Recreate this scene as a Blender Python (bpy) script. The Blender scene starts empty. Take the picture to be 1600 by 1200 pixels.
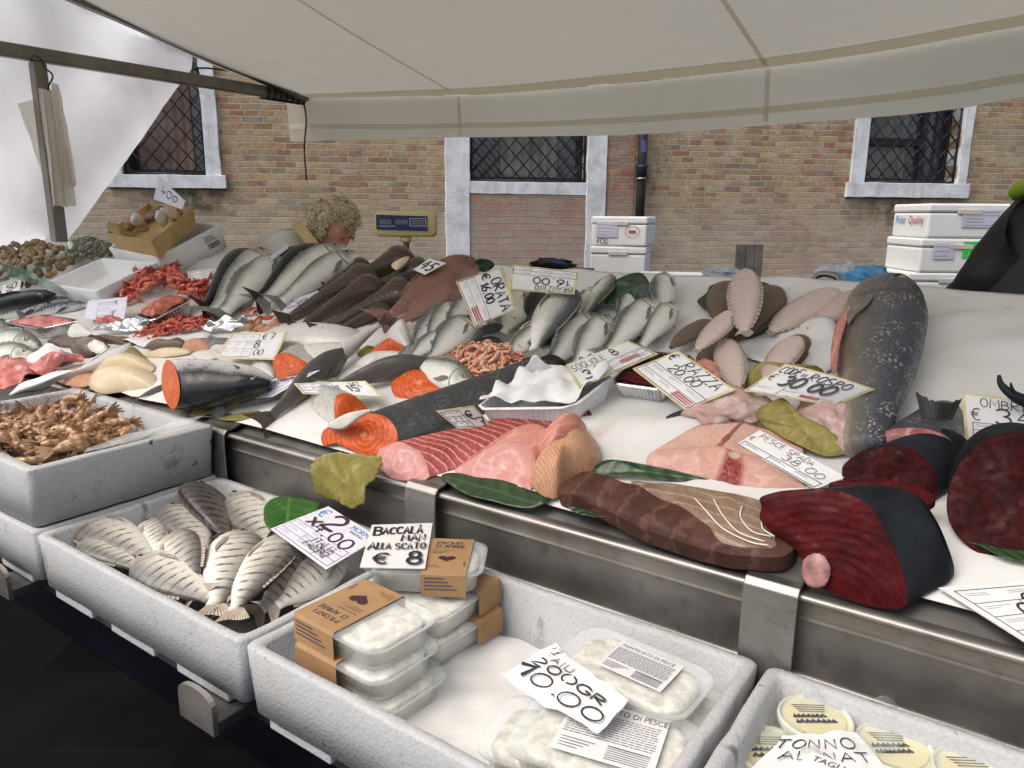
import bpy, bmesh, math, random
from mathutils import Vector, Matrix, noise
rnd = random.Random(7)
R = math.radians
SC = bpy.context.scene
COL = SC.collection
# ---------------------------------------------------------------- camera, world, sun, exposure
H = 1.42
FPX, PITCH, ROLL = 1170.0, R(12.75), R(0.4)
cd = bpy.data.cameras.new('camera'); cam = bpy.data.objects.new('camera', cd); COL.objects.link(cam)
cd.sensor_width = 36; cd.lens = 36 * FPX / 1600; cd.clip_start = 0.02; cd.clip_end = 600
cam.matrix_world = Matrix.Translation((0, 0, H)) @ Matrix.Rotation(R(90) - PITCH, 4, 'X') @ Matrix.Rotation(ROLL, 4, 'Z')
SC.camera = cam
SUN_EL, SUN_AZ = R(56), R(244)          # azimuth: direction the light comes from, from +Y clockwise
w = bpy.data.worlds.new('World'); SC.world = w; w.use_nodes = True
wn = w.node_tree; wn.nodes.clear()
sky = wn.nodes.new('ShaderNodeTexSky'); sky.sky_type = 'NISHITA'; sky.sun_disc = False
sky.sun_elevation = SUN_EL; sky.sun_rotation = SUN_AZ; sky.air_density = 1.0; sky.dust_density = 4.0; sky.ozone_density = 1.0
bg = wn.nodes.new('ShaderNodeBackground'); bg.inputs['Strength'].default_value = 0.15
wo = wn.nodes.new('ShaderNodeOutputWorld')
hs = wn.nodes.new('ShaderNodeHueSaturation'); hs.inputs['Saturation'].default_value = 0.6   # thin overcast
wn.links.new(sky.outputs[0], hs.inputs['Color']); wn.links.new(hs.outputs[0], bg.inputs[0]); wn.links.new(bg.outputs[0], wo.inputs[0])
sd = bpy.data.lights.new('sun', 'SUN'); sd.energy = 0.9; sd.angle = R(50); sd.color = (1.0, 0.93, 0.82)
sun = bpy.data.objects.new('sun', sd); COL.objects.link(sun)
sdir = Vector((math.sin(SUN_AZ) * math.cos(SUN_EL), math.cos(SUN_AZ) * math.cos(SUN_EL), math.sin(SUN_EL)))
sun.rotation_euler = sdir.to_track_quat('Z', 'Y').to_euler(); sun.location = (0, 0, 8)
vs = SC.view_settings; vs.view_transform = 'Standard'; vs.look = 'None'; vs.gamma = 1.0; vs.use_curve_mapping = False
vs.exposure = 0.76
SC.cycles.max_bounces = 8; SC.cycles.diffuse_bounces = 4; SC.cycles.glossy_bounces = 3
SC.cycles.transmission_bounces = 6; SC.cycles.transparent_max_bounces = 12
SC.cycles.caustics_reflective = False; SC.cycles.caustics_refractive = False
SC.cycles.use_denoising = True
# ---------------------------------------------------------------- frames: stall axes, counter plane
A = R(54.9)
U = Vector((math.sin(A), -math.cos(A), 0)); V = Vector((math.cos(A), math.sin(A), 0)); Z = Vector((0, 0, 1))
O = Vector((0, 0, H))
VF, ZF, DEP = 0.951, H - 0.479, 0.85
VB = VF + DEP; SL = (0.479 - 0.153) / DEP
SV = (V + Z * SL).normalized()          # up the counter slope
NN = U.cross(SV).normalized()           # counter normal
def W(u, v, z): return U * u + V * v + Z * z
def zc(v): return ZF + SL * (v - VF)
def ray(px, py):
    X = (px - 800) / FPX; Y = -(py - 600) / FPX
    c, s = math.cos(ROLL), math.sin(ROLL); X, Y = X * c - Y * s, X * s + Y * c
    return Vector((X, math.cos(PITCH) + Y * math.sin(PITCH), -math.sin(PITCH) + Y * math.cos(PITCH)))
def hit(px, py, p0, n):
    d = ray(px, py); return O + d * ((p0 - O).dot(n) / d.dot(n))
def T(px, py, h=0.0): return hit(px, py, W(0, VF, ZF) + NN * h, NN)      # on the counter, h above it
def B(px, py, z): return hit(px, py, Vector((0, 0, z)), Z)
def Kv(px, py, v): return hit(px, py, V * v, V)
def Ku(px, py, u): return hit(px, py, U * u, U)
# ---------------------------------------------------------------- meshes
class MB:
    def __init__(s): s.v = []; s.f = []; s.m = []; s.uv = []
    def vert(s, p, uv=(0, 0)): s.v.append(Vector(p)); s.uv.append(uv); return len(s.v) - 1
    def face(s, ids, m=0): s.f.append(tuple(ids)); s.m.append(m)
    def poly(s, pts, m=0, uvs=None):
        ids = [s.vert(p, uvs[i] if uvs else (0, 0)) for i, p in enumerate(pts)]; s.face(ids, m); return ids
    def grid(s, rows, m=0, cu=False, uvs=None, flip=False):
        n, k = len(rows), len(rows[0]); ids = []
        for i, r in enumerate(rows):
            ids.append([s.vert(p, uvs[i][j] if uvs else (j / max(1, k - 1), i / max(1, n - 1))) for j, p in enumerate(r)])
        for i in range(n - 1):
            for j in range(k if cu else k - 1):
                a, b, c, d = ids[i][j], ids[i][(j + 1) % k], ids[i + 1][(j + 1) % k], ids[i + 1][j]
                s.face((a, d, c, b) if flip else (a, b, c, d), m)
        return ids
    def box(s, c, ax, half, m=0):
        c = Vector(c); x, y, z = [Vector(a) * h for a, h in zip(ax, half)]
        p = [c + x * i + y * j + z * k for k in (-1, 1) for j in (-1, 1) for i in (-1, 1)]
        i0 = len(s.v)
        for q in p: s.vert(q)
        for f in ((0, 2, 3, 1), (4, 5, 7, 6), (0, 1, 5, 4), (2, 6, 7, 3), (1, 3, 7, 5), (0, 4, 6, 2)): s.face([i0 + a for a in f], m)
    def tube(s, pts, r, n=8, m=0, caps=True):
        pts = [Vector(p) for p in pts]; rows = []; up = None
        for i, p in enumerate(pts):
            t = (pts[min(i + 1, len(pts) - 1)] - pts[max(i - 1, 0)]).normalized()
            if up is None: up = t.orthogonal().normalized()
            up = (up - t * up.dot(t)).normalized(); b = t.cross(up)
            rr = r[i] if isinstance(r, (list, tuple)) else r
            rows.append([p + (up * math.cos(a) + b * math.sin(a)) * rr for a in [2 * math.pi * k / n for k in range(n)]])
        uvs = [[(i / max(1, len(pts) - 1), abs(1 - 2 * k / n)) for k in range(n)] for i in range(len(pts))]
        ids = s.grid(rows, m, cu=True, uvs=uvs)
        if caps: s.face(list(reversed(ids[0])), m); s.face(ids[-1], m)
    def blob(s, c, ax, rad, n=10, k=8, m=0, fn=None):
        rows = []; uvs = []
        for i in range(k + 1):
            th = math.pi * i / k
            row = []; ur = []
            for j in range(n):
                ph = 2 * math.pi * j / n
                d = Vector((math.sin(th) * math.cos(ph), math.sin(th) * math.sin(ph), math.cos(th)))
                q = fn(d) if fn else 1.0
                row.append(Vector(c) + (Vector(ax[0]) * d.x * rad[0] + Vector(ax[1]) * d.y * rad[1] + Vector(ax[2]) * d.z * rad[2]) * q)
                ur.append((i / k, j / n))
            rows.append(row); uvs.append(ur)
        s.grid(rows, m, cu=True, uvs=uvs)
def clean(n): return n
def obj(name, mb, mats, parent=None, smooth=True, local=False, bevel=0, seg=2):
    me = bpy.data.meshes.new(name)
    off = Vector((0, 0, 0))
    if parent is not None and not local: off = Vector(parent.location); q = parent
    if parent is not None and not local and parent.parent: off = off + Vector(parent.parent.location)
    me.from_pydata([p - off for p in mb.v], [], mb.f)
    ul = me.uv_layers.new(name='uv')
    for lp in me.loops: ul.data[lp.index].uv = mb.uv[lp.vertex_index]
    for i, p in enumerate(me.polygons): p.material_index = mb.m[i]; p.use_smooth = smooth
    if not isinstance(mats, (list, tuple)): mats = [mats]
    for m in mats: me.materials.append(m)
    bm = bmesh.new(); bm.from_mesh(me)
    bmesh.ops.remove_doubles(bm, verts=bm.verts, dist=1e-6)
    bmesh.ops.recalc_face_normals(bm, faces=bm.faces)
    if bevel: 
        ed = [e for e in bm.edges if len(e.link_faces) == 2 and e.calc_face_angle(0) > 0.6]
        bmesh.ops.bevel(bm, geom=ed, offset=bevel, segments=seg, affect='EDGES', profile=0.5)
    bm.to_mesh(me); bm.free()
    o = bpy.data.objects.new(name, me); COL.objects.link(o)
    if parent is not None: o.parent = parent
    return o
def thing(name, label, cat, loc=(0, 0, 0), group=None, mat=None):
    o = bpy.data.objects.new(name, None); COL.objects.link(o); o.empty_display_size = 0.05
    if mat is not None: o.matrix_world = mat
    else: o.location = loc
    return tag(o, label, cat, group)
def tag(o, label=None, cat=None, group=None, kind=None):
    if label: o['label'] = label
    if cat: o['category'] = cat
    if group: o['group'] = group
    if kind: o['kind'] = kind
    return o
def copy_tree(o, parent=None):
    c = o.copy(); COL.objects.link(c); c.parent = parent
    for ch in list(o.children): copy_tree(ch, c)
    return c
def cat_interp(tab, t):                 # smooth (Catmull-Rom) look-up in a table of (t, a, b, ...)
    n = len(tab)
    for i in range(n - 1):
        if t <= tab[i + 1][0] or i == n - 2:
            p1, p2 = tab[i], tab[i + 1]; p0 = tab[max(0, i - 1)]; p3 = tab[min(n - 1, i + 2)]
            x = (t - p1[0]) / max(1e-9, p2[0] - p1[0]); x = min(1, max(0, x)); out = []
            for k in range(1, len(p1)):
                m1 = (p2[k] - p0[k]) / max(1e-9, p2[0] - p0[0]) * (p2[0] - p1[0])
                m2 = (p3[k] - p1[k]) / max(1e-9, p3[0] - p1[0]) * (p2[0] - p1[0])
                out.append((2*x**3-3*x*x+1)*p1[k] + (x**3-2*x*x+x)*m1 + (-2*x**3+3*x*x)*p2[k] + (x**3-x*x)*m2)
            return out
def smooth_poly(pts, n):                # closed Catmull-Rom through pts, n samples per span
    out = []; k = len(pts)
    for i in range(k):
        p0, p1, p2, p3 = pts[i - 1], pts[i], pts[(i + 1) % k], pts[(i + 2) % k]
        for j in range(n):
            t = j / n
            out.append(0.5 * ((2 * p1) + (p2 - p0) * t + (2 * p0 - 5 * p1 + 4 * p2 - p3) * t * t + (3 * p1 - p0 - 3 * p2 + p3) * t ** 3))
    return out
def smooth_line(pts, n):
    out = []; k = len(pts)
    for i in range(k - 1):
        p0, p1, p2, p3 = pts[max(0, i - 1)], pts[i], pts[i + 1], pts[min(k - 1, i + 2)]
        for j in range(n):
            t = j / n
            out.append(0.5 * ((2 * p1) + (p2 - p0) * t + (2 * p0 - 5 * p1 + 4 * p2 - p3) * t * t + (3 * p1 - p0 - 3 * p2 + p3) * t ** 3))
    out.append(pts[-1]); return out
def nz(p, s=1.0): return noise.noise(Vector(p) * s)
# ---------------------------------------------------------------- materials
def nd(nt, typ, ins=None, **props):
    n = nt.nodes.new(typ)
    for k, v in props.items(): setattr(n, k, v)
    for k, v in (ins or {}).items():
        s = n.inputs[k]
        if isinstance(v, bpy.types.NodeSocket): nt.links.new(v, s)
        else: s.default_value = v
    return n
def c4(c): return (c[0], c[1], c[2], 1.0)
def mth(nt, op, a, b=0.0, c=0.0, clamp=False):
    n = nt.nodes.new('ShaderNodeMath'); n.operation = op; n.use_clamp = clamp
    for i, v in enumerate((a, b, c)):
        if isinstance(v, bpy.types.NodeSocket): nt.links.new(v, n.inputs[i])
        else: n.inputs[i].default_value = v
    return n.outputs[0]
def mixc(nt, fac, a, b, blend='MIX'):
    n = nt.nodes.new('ShaderNodeMix'); n.data_type = 'RGBA'; n.blend_type = blend
    for i, v in ((0, fac), (6, a), (7, b)):
        if isinstance(v, bpy.types.NodeSocket): nt.links.new(v, n.inputs[i])
        else: n.inputs[i].default_value = c4(v) if i else v
    return n.outputs[2]
def ramp(nt, fac, stops, interp='LINEAR'):
    n = nt.nodes.new('ShaderNodeValToRGB'); n.color_ramp.interpolation = interp; e = n.color_ramp.elements
    while len(e) < len(stops): e.new(0.5)
    for i, (p, c) in enumerate(stops): e[i].position = p; e[i].color = c4(c) if isinstance(c, (tuple, list)) else (c, c, c, 1)
    nt.links.new(fac, n.inputs[0]); return n.outputs[0]
def noi(nt, scale, vec=None, detail=3.0, rough=0.55, dist=0.0):
    n = nd(nt, 'ShaderNodeTexNoise', {'Scale': scale, 'Detail': detail, 'Roughness': rough, 'Distortion': dist})
    if vec is not None: nt.links.new(vec, n.inputs['Vector'])
    return n.outputs['Fac']
def newmat(name):
    m = bpy.data.materials.new(name); m.use_nodes = True; nt = m.node_tree; nt.nodes.clear()
    out = nt.nodes.new('ShaderNodeOutputMaterial'); return m, nt, out
def bump(nt, h, strength=0.3, dist=0.002):
    return nd(nt, 'ShaderNodeBump', {'Height': h, 'Strength': strength, 'Distance': dist}).outputs[0]
def princ(nt, out, col, rough=0.5, metal=0.0, spec=0.5, nrm=None, sss=0.0, coat=0.0, rad=(0.01, 0.004, 0.003)):
    p = nt.nodes.new('ShaderNodeBsdfPrincipled')
    def put(k, v):
        if isinstance(v, bpy.types.NodeSocket): nt.links.new(v, p.inputs[k])
        else: p.inputs[k].default_value = v
    put('Base Color', c4(col) if isinstance(col, (tuple, list)) else col); put('Roughness', rough); put('Metallic', metal); put('Specular IOR Level', spec)
    if nrm is not None: put('Normal', nrm)
    if coat: put('Coat Weight', coat); put('Coat Roughness', 0.12)
    if out is not None: nt.links.new(p.outputs[0], out.inputs[0])
    return p
def tex(nt, kind='Object'): return nt.nodes.new('ShaderNodeTexCoord').outputs[kind]
def simple(name, col, rough=0.5, var=0.12, scale=8.0, metal=0.0, bmp=0.0, bscale=40, spec=0.5, coat=0.0):
    m, nt, out = newmat(name); v = tex(nt)
    f = noi(nt, scale, v, 4)
    a = [max(0, c * (1 - var * 1.6)) for c in col]; b = [min(1, c * (1 + var)) for c in col]
    colr = ramp(nt, f, [(0.3, a), (0.7, b)])
    nrm = bump(nt, noi(nt, bscale, v, 3), bmp, 0.003) if bmp else None
    princ(nt, out, colr, rough, metal, spec, nrm, coat=coat); return m
def fabric(name, col, trans=0.35, tcol=None, rough=0.8, scale=2.0, stain=None):
    m, nt, out = newmat(name); v = tex(nt)
    f = noi(nt, scale, v, 5, 0.6)
    c = ramp(nt, f, [(0.3, [x * 0.85 for x in col]), (0.7, col)])
    if stain: c = mixc(nt, ramp(nt, noi(nt, scale * 2.3, v, 5), [(0.6, 0.0), (0.8, 0.5)]), c, stain)
    nrm = bump(nt, noi(nt, 6, v, 4), 0.25, 0.02)
    p = princ(nt, None, c, rough, spec=0.2, nrm=nrm)
    t = nd(nt, 'ShaderNodeBsdfTranslucent', {'Color': c4(tcol or col), 'Normal': nrm})
    mx = nd(nt, 'ShaderNodeMixShader', {0: trans, 1: p.outputs[0], 2: t.outputs[0]})
    nt.links.new(mx.outputs[0], out.inputs[0]); return m
def clear(name, col=(0.9, 0.92, 0.92), alpha=0.25, rough=0.08, edge=0.45):
    m, nt, out = newmat(name)
    p = princ(nt, None, col, rough)
    t = nd(nt, 'ShaderNodeBsdfTransparent', {'Color': (0.97, 0.98, 0.98, 1)})
    lw = nd(nt, 'ShaderNodeLayerWeight', {'Blend': 0.35})
    f = mth(nt, 'ADD', mth(nt, 'MULTIPLY', lw.outputs['Facing'], edge), alpha, clamp=True)
    mx = nd(nt, 'ShaderNodeMixShader', {0: f, 1: t.outputs[0], 2: p.outputs[0]})
    nt.links.new(mx.outputs[0], out.inputs[0]); return m
def fishmat(name, belly, side, back, p1=0.35, p2=0.75, bars=0, barcol=(0.03, 0.03, 0.03), barw=0.5, speck=0.0, head=None, scale=70, rough=0.28, lines=0, gill=0.85, bump_s=0.35, blot=0.25):
    m, nt, out = newmat(name)
    uv = nd(nt, 'ShaderNodeUVMap', uv_map='uv').outputs[0]
    sp = nd(nt, 'ShaderNodeSeparateXYZ', {0: uv}); t, d = sp.outputs[0], sp.outputs[1]
    ob = tex(nt)
    n1 = noi(nt, 14, ob, 4); n2 = noi(nt, 60, ob, 3)
    dd = mth(nt, 'ADD', d, mth(nt, 'MULTIPLY', mth(nt, 'SUBTRACT', n1, 0.5), blot))
    dd = mth(nt, 'ADD', dd, mth(nt, 'MULTIPLY', mth(nt, 'SUBTRACT', n2, 0.5), 0.12))
    col = ramp(nt, dd, [(max(0, p1 - 0.18), belly), (p1 + 0.1, side), (p2, back), (min(1, p2 + 0.2), [c * 0.75 for c in back])])
    if head:
        hf = ramp(nt, mth(nt, 'ADD', t, mth(nt, 'MULTIPLY', mth(nt, 'SUBTRACT', n1, 0.5), 0.1)), [(0.76, 0.0), (0.84, 1.0)])
        up = ramp(nt, dd, [(0.3, 0.1), (0.55, 0.8)])
        col = mixc(nt, mth(nt, 'MULTIPLY', hf, up), col, head)
    if bars:
        oi = nt.nodes.new('ShaderNodeObjectInfo'); a = mth(nt, 'ADD', mth(nt, 'MULTIPLY', t, bars * 6.2832), mth(nt, 'ADD', mth(nt, 'MULTIPLY', n1, 5.5), mth(nt, 'MULTIPLY', oi.outputs['Random'], 6.28)))
        a = mth(nt, 'ADD', a, mth(nt, 'MULTIPLY', d, 2.0))
        s = ramp(nt, mth(nt, 'MULTIPLY', mth(nt, 'ADD', mth(nt, 'SINE', a), 1.0), 0.5), [(barw, 0.0), (min(1, barw + 0.18), 1.0)])
        fade = ramp(nt, dd, [(0.25, 0.0), (0.5, 0.9), (0.95, 0.8)])
        fade = mth(nt, 'MULTIPLY', fade, ramp(nt, t, [(0.02, 0.2), (0.12, 1.0), (0.66, 1.0), (0.76, 0.1)]))
        fade = mth(nt, 'MULTIPLY', fade, ramp(nt, n2, [(0.36, 0.2), (0.58, 1.0)]))
        col = mixc(nt, mth(nt, 'MULTIPLY', s, fade), col, barcol)
    if lines:
        s = mth(nt, 'SINE', mth(nt, 'ADD', mth(nt, 'MULTIPLY', d, lines * 6.2832), mth(nt, 'MULTIPLY', n1, 2.0)))
        col = mixc(nt, mth(nt, 'MULTIPLY', ramp(nt, s, [(0.4, 0.0), (0.9, 0.6)]), 0.3 if lines < 15 else 0.6), col, barcol)
    if speck:
        vo = nd(nt, 'ShaderNodeTexVoronoi', {'Vector': ob, 'Scale': 160.0})
        s = ramp(nt, vo.outputs['Distance'], [(0.25, 1.0), (0.42, 0.0)])
        s = mth(nt, 'MULTIPLY', s, ramp(nt, noi(nt, 30, ob, 3), [(0.45, 0.0), (0.62, speck)]))
        col = mixc(nt, mth(nt, 'MULTIPLY', s, ramp(nt, dd, [(0.25, 0.15), (0.55, 1.0)])), col, barcol)
    if gill:
        e = mth(nt, 'SUBTRACT', d, 0.45); arc = mth(nt, 'SUBTRACT', 0.755, mth(nt, 'MULTIPLY', mth(nt, 'MULTIPLY', e, e), -0.22))
        g = mth(nt, 'ABSOLUTE', mth(nt, 'SUBTRACT', t, arc))
        gm = mth(nt, 'MULTIPLY', ramp(nt, g, [(0.003, 1.0), (0.014, 0.0)]), ramp(nt, d, [(0.08, 0.0), (0.2, 1.0), (0.75, 1.0), (0.85, 0.0)]))
        mo = mth(nt, 'MULTIPLY', ramp(nt, mth(nt, 'ABSOLUTE', mth(nt, 'SUBTRACT', d, mth(nt, 'SUBTRACT', 1.32, t))), [(0.012, 1.0), (0.04, 0.0)]), ramp(nt, t, [(0.93, 0.0), (0.94, 1.0)]))
        col = mixc(nt, mth(nt, 'MULTIPLY', mth(nt, 'MAXIMUM', gm, mo), gill), col, (0.06, 0.03, 0.025))
    # overlapping scales
    sv = nd(nt, 'ShaderNodeCombineXYZ', {0: mth(nt, 'MULTIPLY', t, scale), 1: mth(nt, 'MULTIPLY', d, scale * 0.55)})
    vo = nd(nt, 'ShaderNodeTexVoronoi', {'Vector': sv.outputs[0], 'Scale': 1.0, 'Randomness': 0.55})
    hm = ramp(nt, t, [(0.74, 1.0), (0.8, 0.15)])
    hgt = mth(nt, 'MULTIPLY', mth(nt, 'SUBTRACT', 1.0, vo.outputs['Distance']), hm)
    hgt = mth(nt, 'ADD', hgt, mth(nt, 'MULTIPLY', n2, 0.5))
    col = mixc(nt, mth(nt, 'MULTIPLY', ramp(nt, vo.outputs['Distance'], [(0.35, 0.0), (0.8, 0.16)]), hm), col, (0.12, 0.12, 0.11))
    nrm = bump(nt, hgt, bump_s, 0.0015)
    rr = ramp(nt, n2, [(0.35, rough * 0.6), (0.65, rough * 1.7)])
    princ(nt, out, col, rr, spec=0.55 if side[0] > .4 else 0.36, nrm=nrm); return m
def finmat(name, col, col2=None):
    m, nt, out = newmat(name)
    uv = nd(nt, 'ShaderNodeUVMap', uv_map='uv').outputs[0]; sp = nd(nt, 'ShaderNodeSeparateXYZ', {0: uv})
    s = mth(nt, 'SINE', mth(nt, 'MULTIPLY', sp.outputs[1], 90.0)); v = tex(nt)
    f = mth(nt, 'ADD', mth(nt, 'MULTIPLY', s, 0.25), noi(nt, 30, v, 3))
    c = ramp(nt, f, [(0.25, [x * 0.5 for x in col]), (0.8, col2 or [min(1, x * 1.5) for x in col])])
    princ(nt, out, c, 0.35, nrm=bump(nt, s, 0.4, 0.001)); return m
def fleshmat(name, base, dark, pale, rings=22, cx=0.0, cy=0.0, pf=0.5, rough=0.25, streak=None, blood=None, spiral=1.5):
    """cut flesh: pale rings of connective tissue round (cx, cy) in the cut's own uv (-1..1)"""
    m, nt, out = newmat(name)
    uv = nd(nt, 'ShaderNodeUVMap', uv_map='uv').outputs[0]; sp = nd(nt, 'ShaderNodeSeparateXYZ', {0: uv})
    x = mth(nt, 'SUBTRACT', sp.outputs[0], cx); y = mth(nt, 'SUBTRACT', sp.outputs[1], cy); ob = tex(nt)
    n1 = noi(nt, 18, ob, 4); n2 = noi(nt, 90, ob, 4)
    r = mth(nt, 'SQRT', mth(nt, 'ADD', mth(nt, 'MULTIPLY', x, x), mth(nt, 'MULTIPLY', mth(nt, 'MULTIPLY', y, y), 1.3)))
    an = mth(nt, 'ARCTAN2', y, x)
    ph = mth(nt, 'ADD', mth(nt, 'MULTIPLY', r, rings), mth(nt, 'ADD', mth(nt, 'MULTIPLY', n1, 10.0), mth(nt, 'MULTIPLY', n2, 1.5)))
    ph = mth(nt, 'ADD', ph, mth(nt, 'MULTIPLY', mth(nt, 'ABSOLUTE', an), spiral))
    s = mth(nt, 'SINE', ph)
    col = ramp(nt, n1, [(0.3, dark), (0.65, base)])
    col = mixc(nt, mth(nt, 'MULTIPLY', ramp(nt, s, [(0.68, 0.0), (1.0, 1.0)]), pf), col, pale)
    if streak is not None:      # dark bloodline from the bone outwards
        q = mth(nt, 'ABSOLUTE', mth(nt, 'ADD', x, mth(nt, 'MULTIPLY', mth(nt, 'SUBTRACT', n1, 0.5), 0.25)))
        q = mth(nt, 'SUBTRACT', q, mth(nt, 'MULTIPLY', mth(nt, 'MAXIMUM', mth(nt, 'MULTIPLY', y, -1.0), 0.0), 0.25))
        k = ramp(nt, q, [(0.03, 1.0), (0.12, 0.0)])
        col = mixc(nt, mth(nt, 'MULTIPLY', k, streak), col, blood)
    bone = ramp(nt, r, [(0.05, 0.8), (0.09, 0.0)])
    col = mixc(nt, bone, col, pale)
    gm = nd(nt, 'ShaderNodeMapping', {'Vector': ob, 'Rotation': (0, 0, 0.6), 'Scale': (240, 34, 120)}); gr = noi(nt, 1.0, gm.outputs[0], 3)
    col = mixc(nt, ramp(nt, gr, [(0.5, 0.0), (0.7, 0.5)]), col, dark); col = mixc(nt, ramp(nt, gr, [(0.3, 0.3), (0.42, 0.0)]), col, pale)
    edge = ramp(nt, n2, [(0.4, 0.0), (0.8, 0.25)])
    col = mixc(nt, edge, col, dark)
    nrm = bump(nt, mth(nt, 'ADD', mth(nt, 'MULTIPLY', s, 0.5), n2), 0.35, 0.0012)
    princ(nt, out, col, ramp(nt, n2, [(0.35, rough * 0.7), (0.7, rough * 1.9)]), spec=0.2 if base[0] > .2 else 0.1, nrm=nrm); return m
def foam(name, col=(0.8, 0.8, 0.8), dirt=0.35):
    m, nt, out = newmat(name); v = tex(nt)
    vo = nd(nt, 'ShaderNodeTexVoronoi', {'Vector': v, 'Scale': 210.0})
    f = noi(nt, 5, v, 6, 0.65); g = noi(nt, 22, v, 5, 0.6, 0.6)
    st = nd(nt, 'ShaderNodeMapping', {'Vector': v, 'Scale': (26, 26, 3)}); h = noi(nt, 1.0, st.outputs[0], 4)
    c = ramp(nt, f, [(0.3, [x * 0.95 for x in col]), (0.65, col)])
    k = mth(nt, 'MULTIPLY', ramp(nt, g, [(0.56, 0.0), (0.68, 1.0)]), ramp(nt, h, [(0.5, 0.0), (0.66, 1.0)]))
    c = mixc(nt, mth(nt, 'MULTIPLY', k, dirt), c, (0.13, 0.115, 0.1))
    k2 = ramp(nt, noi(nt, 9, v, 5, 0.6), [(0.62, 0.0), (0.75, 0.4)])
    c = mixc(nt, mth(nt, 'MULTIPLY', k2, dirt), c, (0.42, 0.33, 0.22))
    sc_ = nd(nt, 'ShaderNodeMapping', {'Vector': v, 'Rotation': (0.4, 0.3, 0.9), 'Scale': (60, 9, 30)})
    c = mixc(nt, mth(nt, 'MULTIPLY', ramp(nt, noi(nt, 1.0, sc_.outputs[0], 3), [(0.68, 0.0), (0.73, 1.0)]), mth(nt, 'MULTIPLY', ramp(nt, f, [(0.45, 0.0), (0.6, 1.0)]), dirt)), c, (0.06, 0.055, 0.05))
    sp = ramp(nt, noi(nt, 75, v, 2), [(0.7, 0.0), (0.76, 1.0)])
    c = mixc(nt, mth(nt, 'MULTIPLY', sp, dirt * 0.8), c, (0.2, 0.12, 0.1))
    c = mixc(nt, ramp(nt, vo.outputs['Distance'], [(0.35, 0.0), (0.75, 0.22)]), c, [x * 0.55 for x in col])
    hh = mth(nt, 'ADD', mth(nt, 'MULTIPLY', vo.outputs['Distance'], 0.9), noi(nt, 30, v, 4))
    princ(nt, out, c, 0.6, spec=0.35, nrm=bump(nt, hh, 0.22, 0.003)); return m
def steel(name, col=(0.4, 0.375, 0.345), rough=0.42):
    m, nt, out = newmat(name); v = tex(nt)
    mp = nd(nt, 'ShaderNodeMapping', {'Vector': v, 'Rotation': (0, 0, -A + R(90)), 'Scale': (3, 90, 120)})
    b = noi(nt, 1.0, mp.outputs[0], 4); f = noi(nt, 7, v, 5); sm = noi(nt, 30, v, 4)
    c = ramp(nt, f, [(0.25, [x * 0.55 for x in col]), (0.7, col)])
    c = mixc(nt, ramp(nt, sm, [(0.58, 0.0), (0.7, 0.4)]), c, (0.16, 0.14, 0.12))
    rr = mth(nt, 'ADD', rough, mth(nt, 'MULTIPLY', mth(nt, 'SUBTRACT', f, 0.4), 0.5))
    princ(nt, out, c, rr, metal=0.9, nrm=bump(nt, b, 0.08, 0.002)); return m
M = {}
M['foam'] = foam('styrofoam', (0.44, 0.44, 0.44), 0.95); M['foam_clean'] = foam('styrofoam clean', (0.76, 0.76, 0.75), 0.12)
M['steel'] = steel('brushed steel'); M['steel_dark'] = steel('dull steel', (0.22, 0.21, 0.2), 0.42)
M['paper'] = simple('paper', (0.68, 0.665, 0.645), 0.6, 0.05, 20)
M['paper_lilac'] = simple('lilac and shaded printed paper', (0.66, 0.64, 0.72), 0.55, 0.06, 20)  # lilac cards, and the shadow tone of one low card
M['card_yellow'] = simple('yellowed card', (0.6, 0.52, 0.28), 0.55, 0.2, 30)
M['ink'] = simple('marker ink', (0.012, 0.011, 0.02), 0.5, 0.1)
M['ink_brown'] = simple('brown marker ink', (0.05, 0.02, 0.03), 0.5, 0.1)
M['ink_blue'] = simple('blue print', (0.05, 0.25, 0.55), 0.5, 0.1)
M['print'] = simple('printed ink', (0.06, 0.06, 0.09), 0.6, 0.1)
M['print_grey'] = simple('fine print', (0.3, 0.3, 0.34), 0.6, 0.1)
M['print_red'] = simple('red print', (0.4, 0.06, 0.07), 0.6, 0.1)
M['kraft'] = simple('kraft board', (0.33, 0.19, 0.085), 0.75, 0.1, 25, bmp=0.15, bscale=120)
M['heart'] = simple('printed heart', (0.045, 0.015, 0.02), 0.6, 0.1)
M['cream'] = simple('whipped cod', (0.66, 0.62, 0.53), 0.5, 0.26, 55, bmp=1.0, bscale=70)
M['tub'] = clear('clear tub', alpha=0.07)
M['film'] = clear('thin plastic film', (0.85, 0.87, 0.9), 0.02, 0.12, 0.28)
M['mesh_green'] = simple('green net', (0.03, 0.16, 0.1), 0.5, 0.1)
M['foil'] = simple('crumpled foil', (0.62, 0.62, 0.62), 0.25, 0.15, 30, metal=0.95, bmp=0.7, bscale=35)
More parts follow.
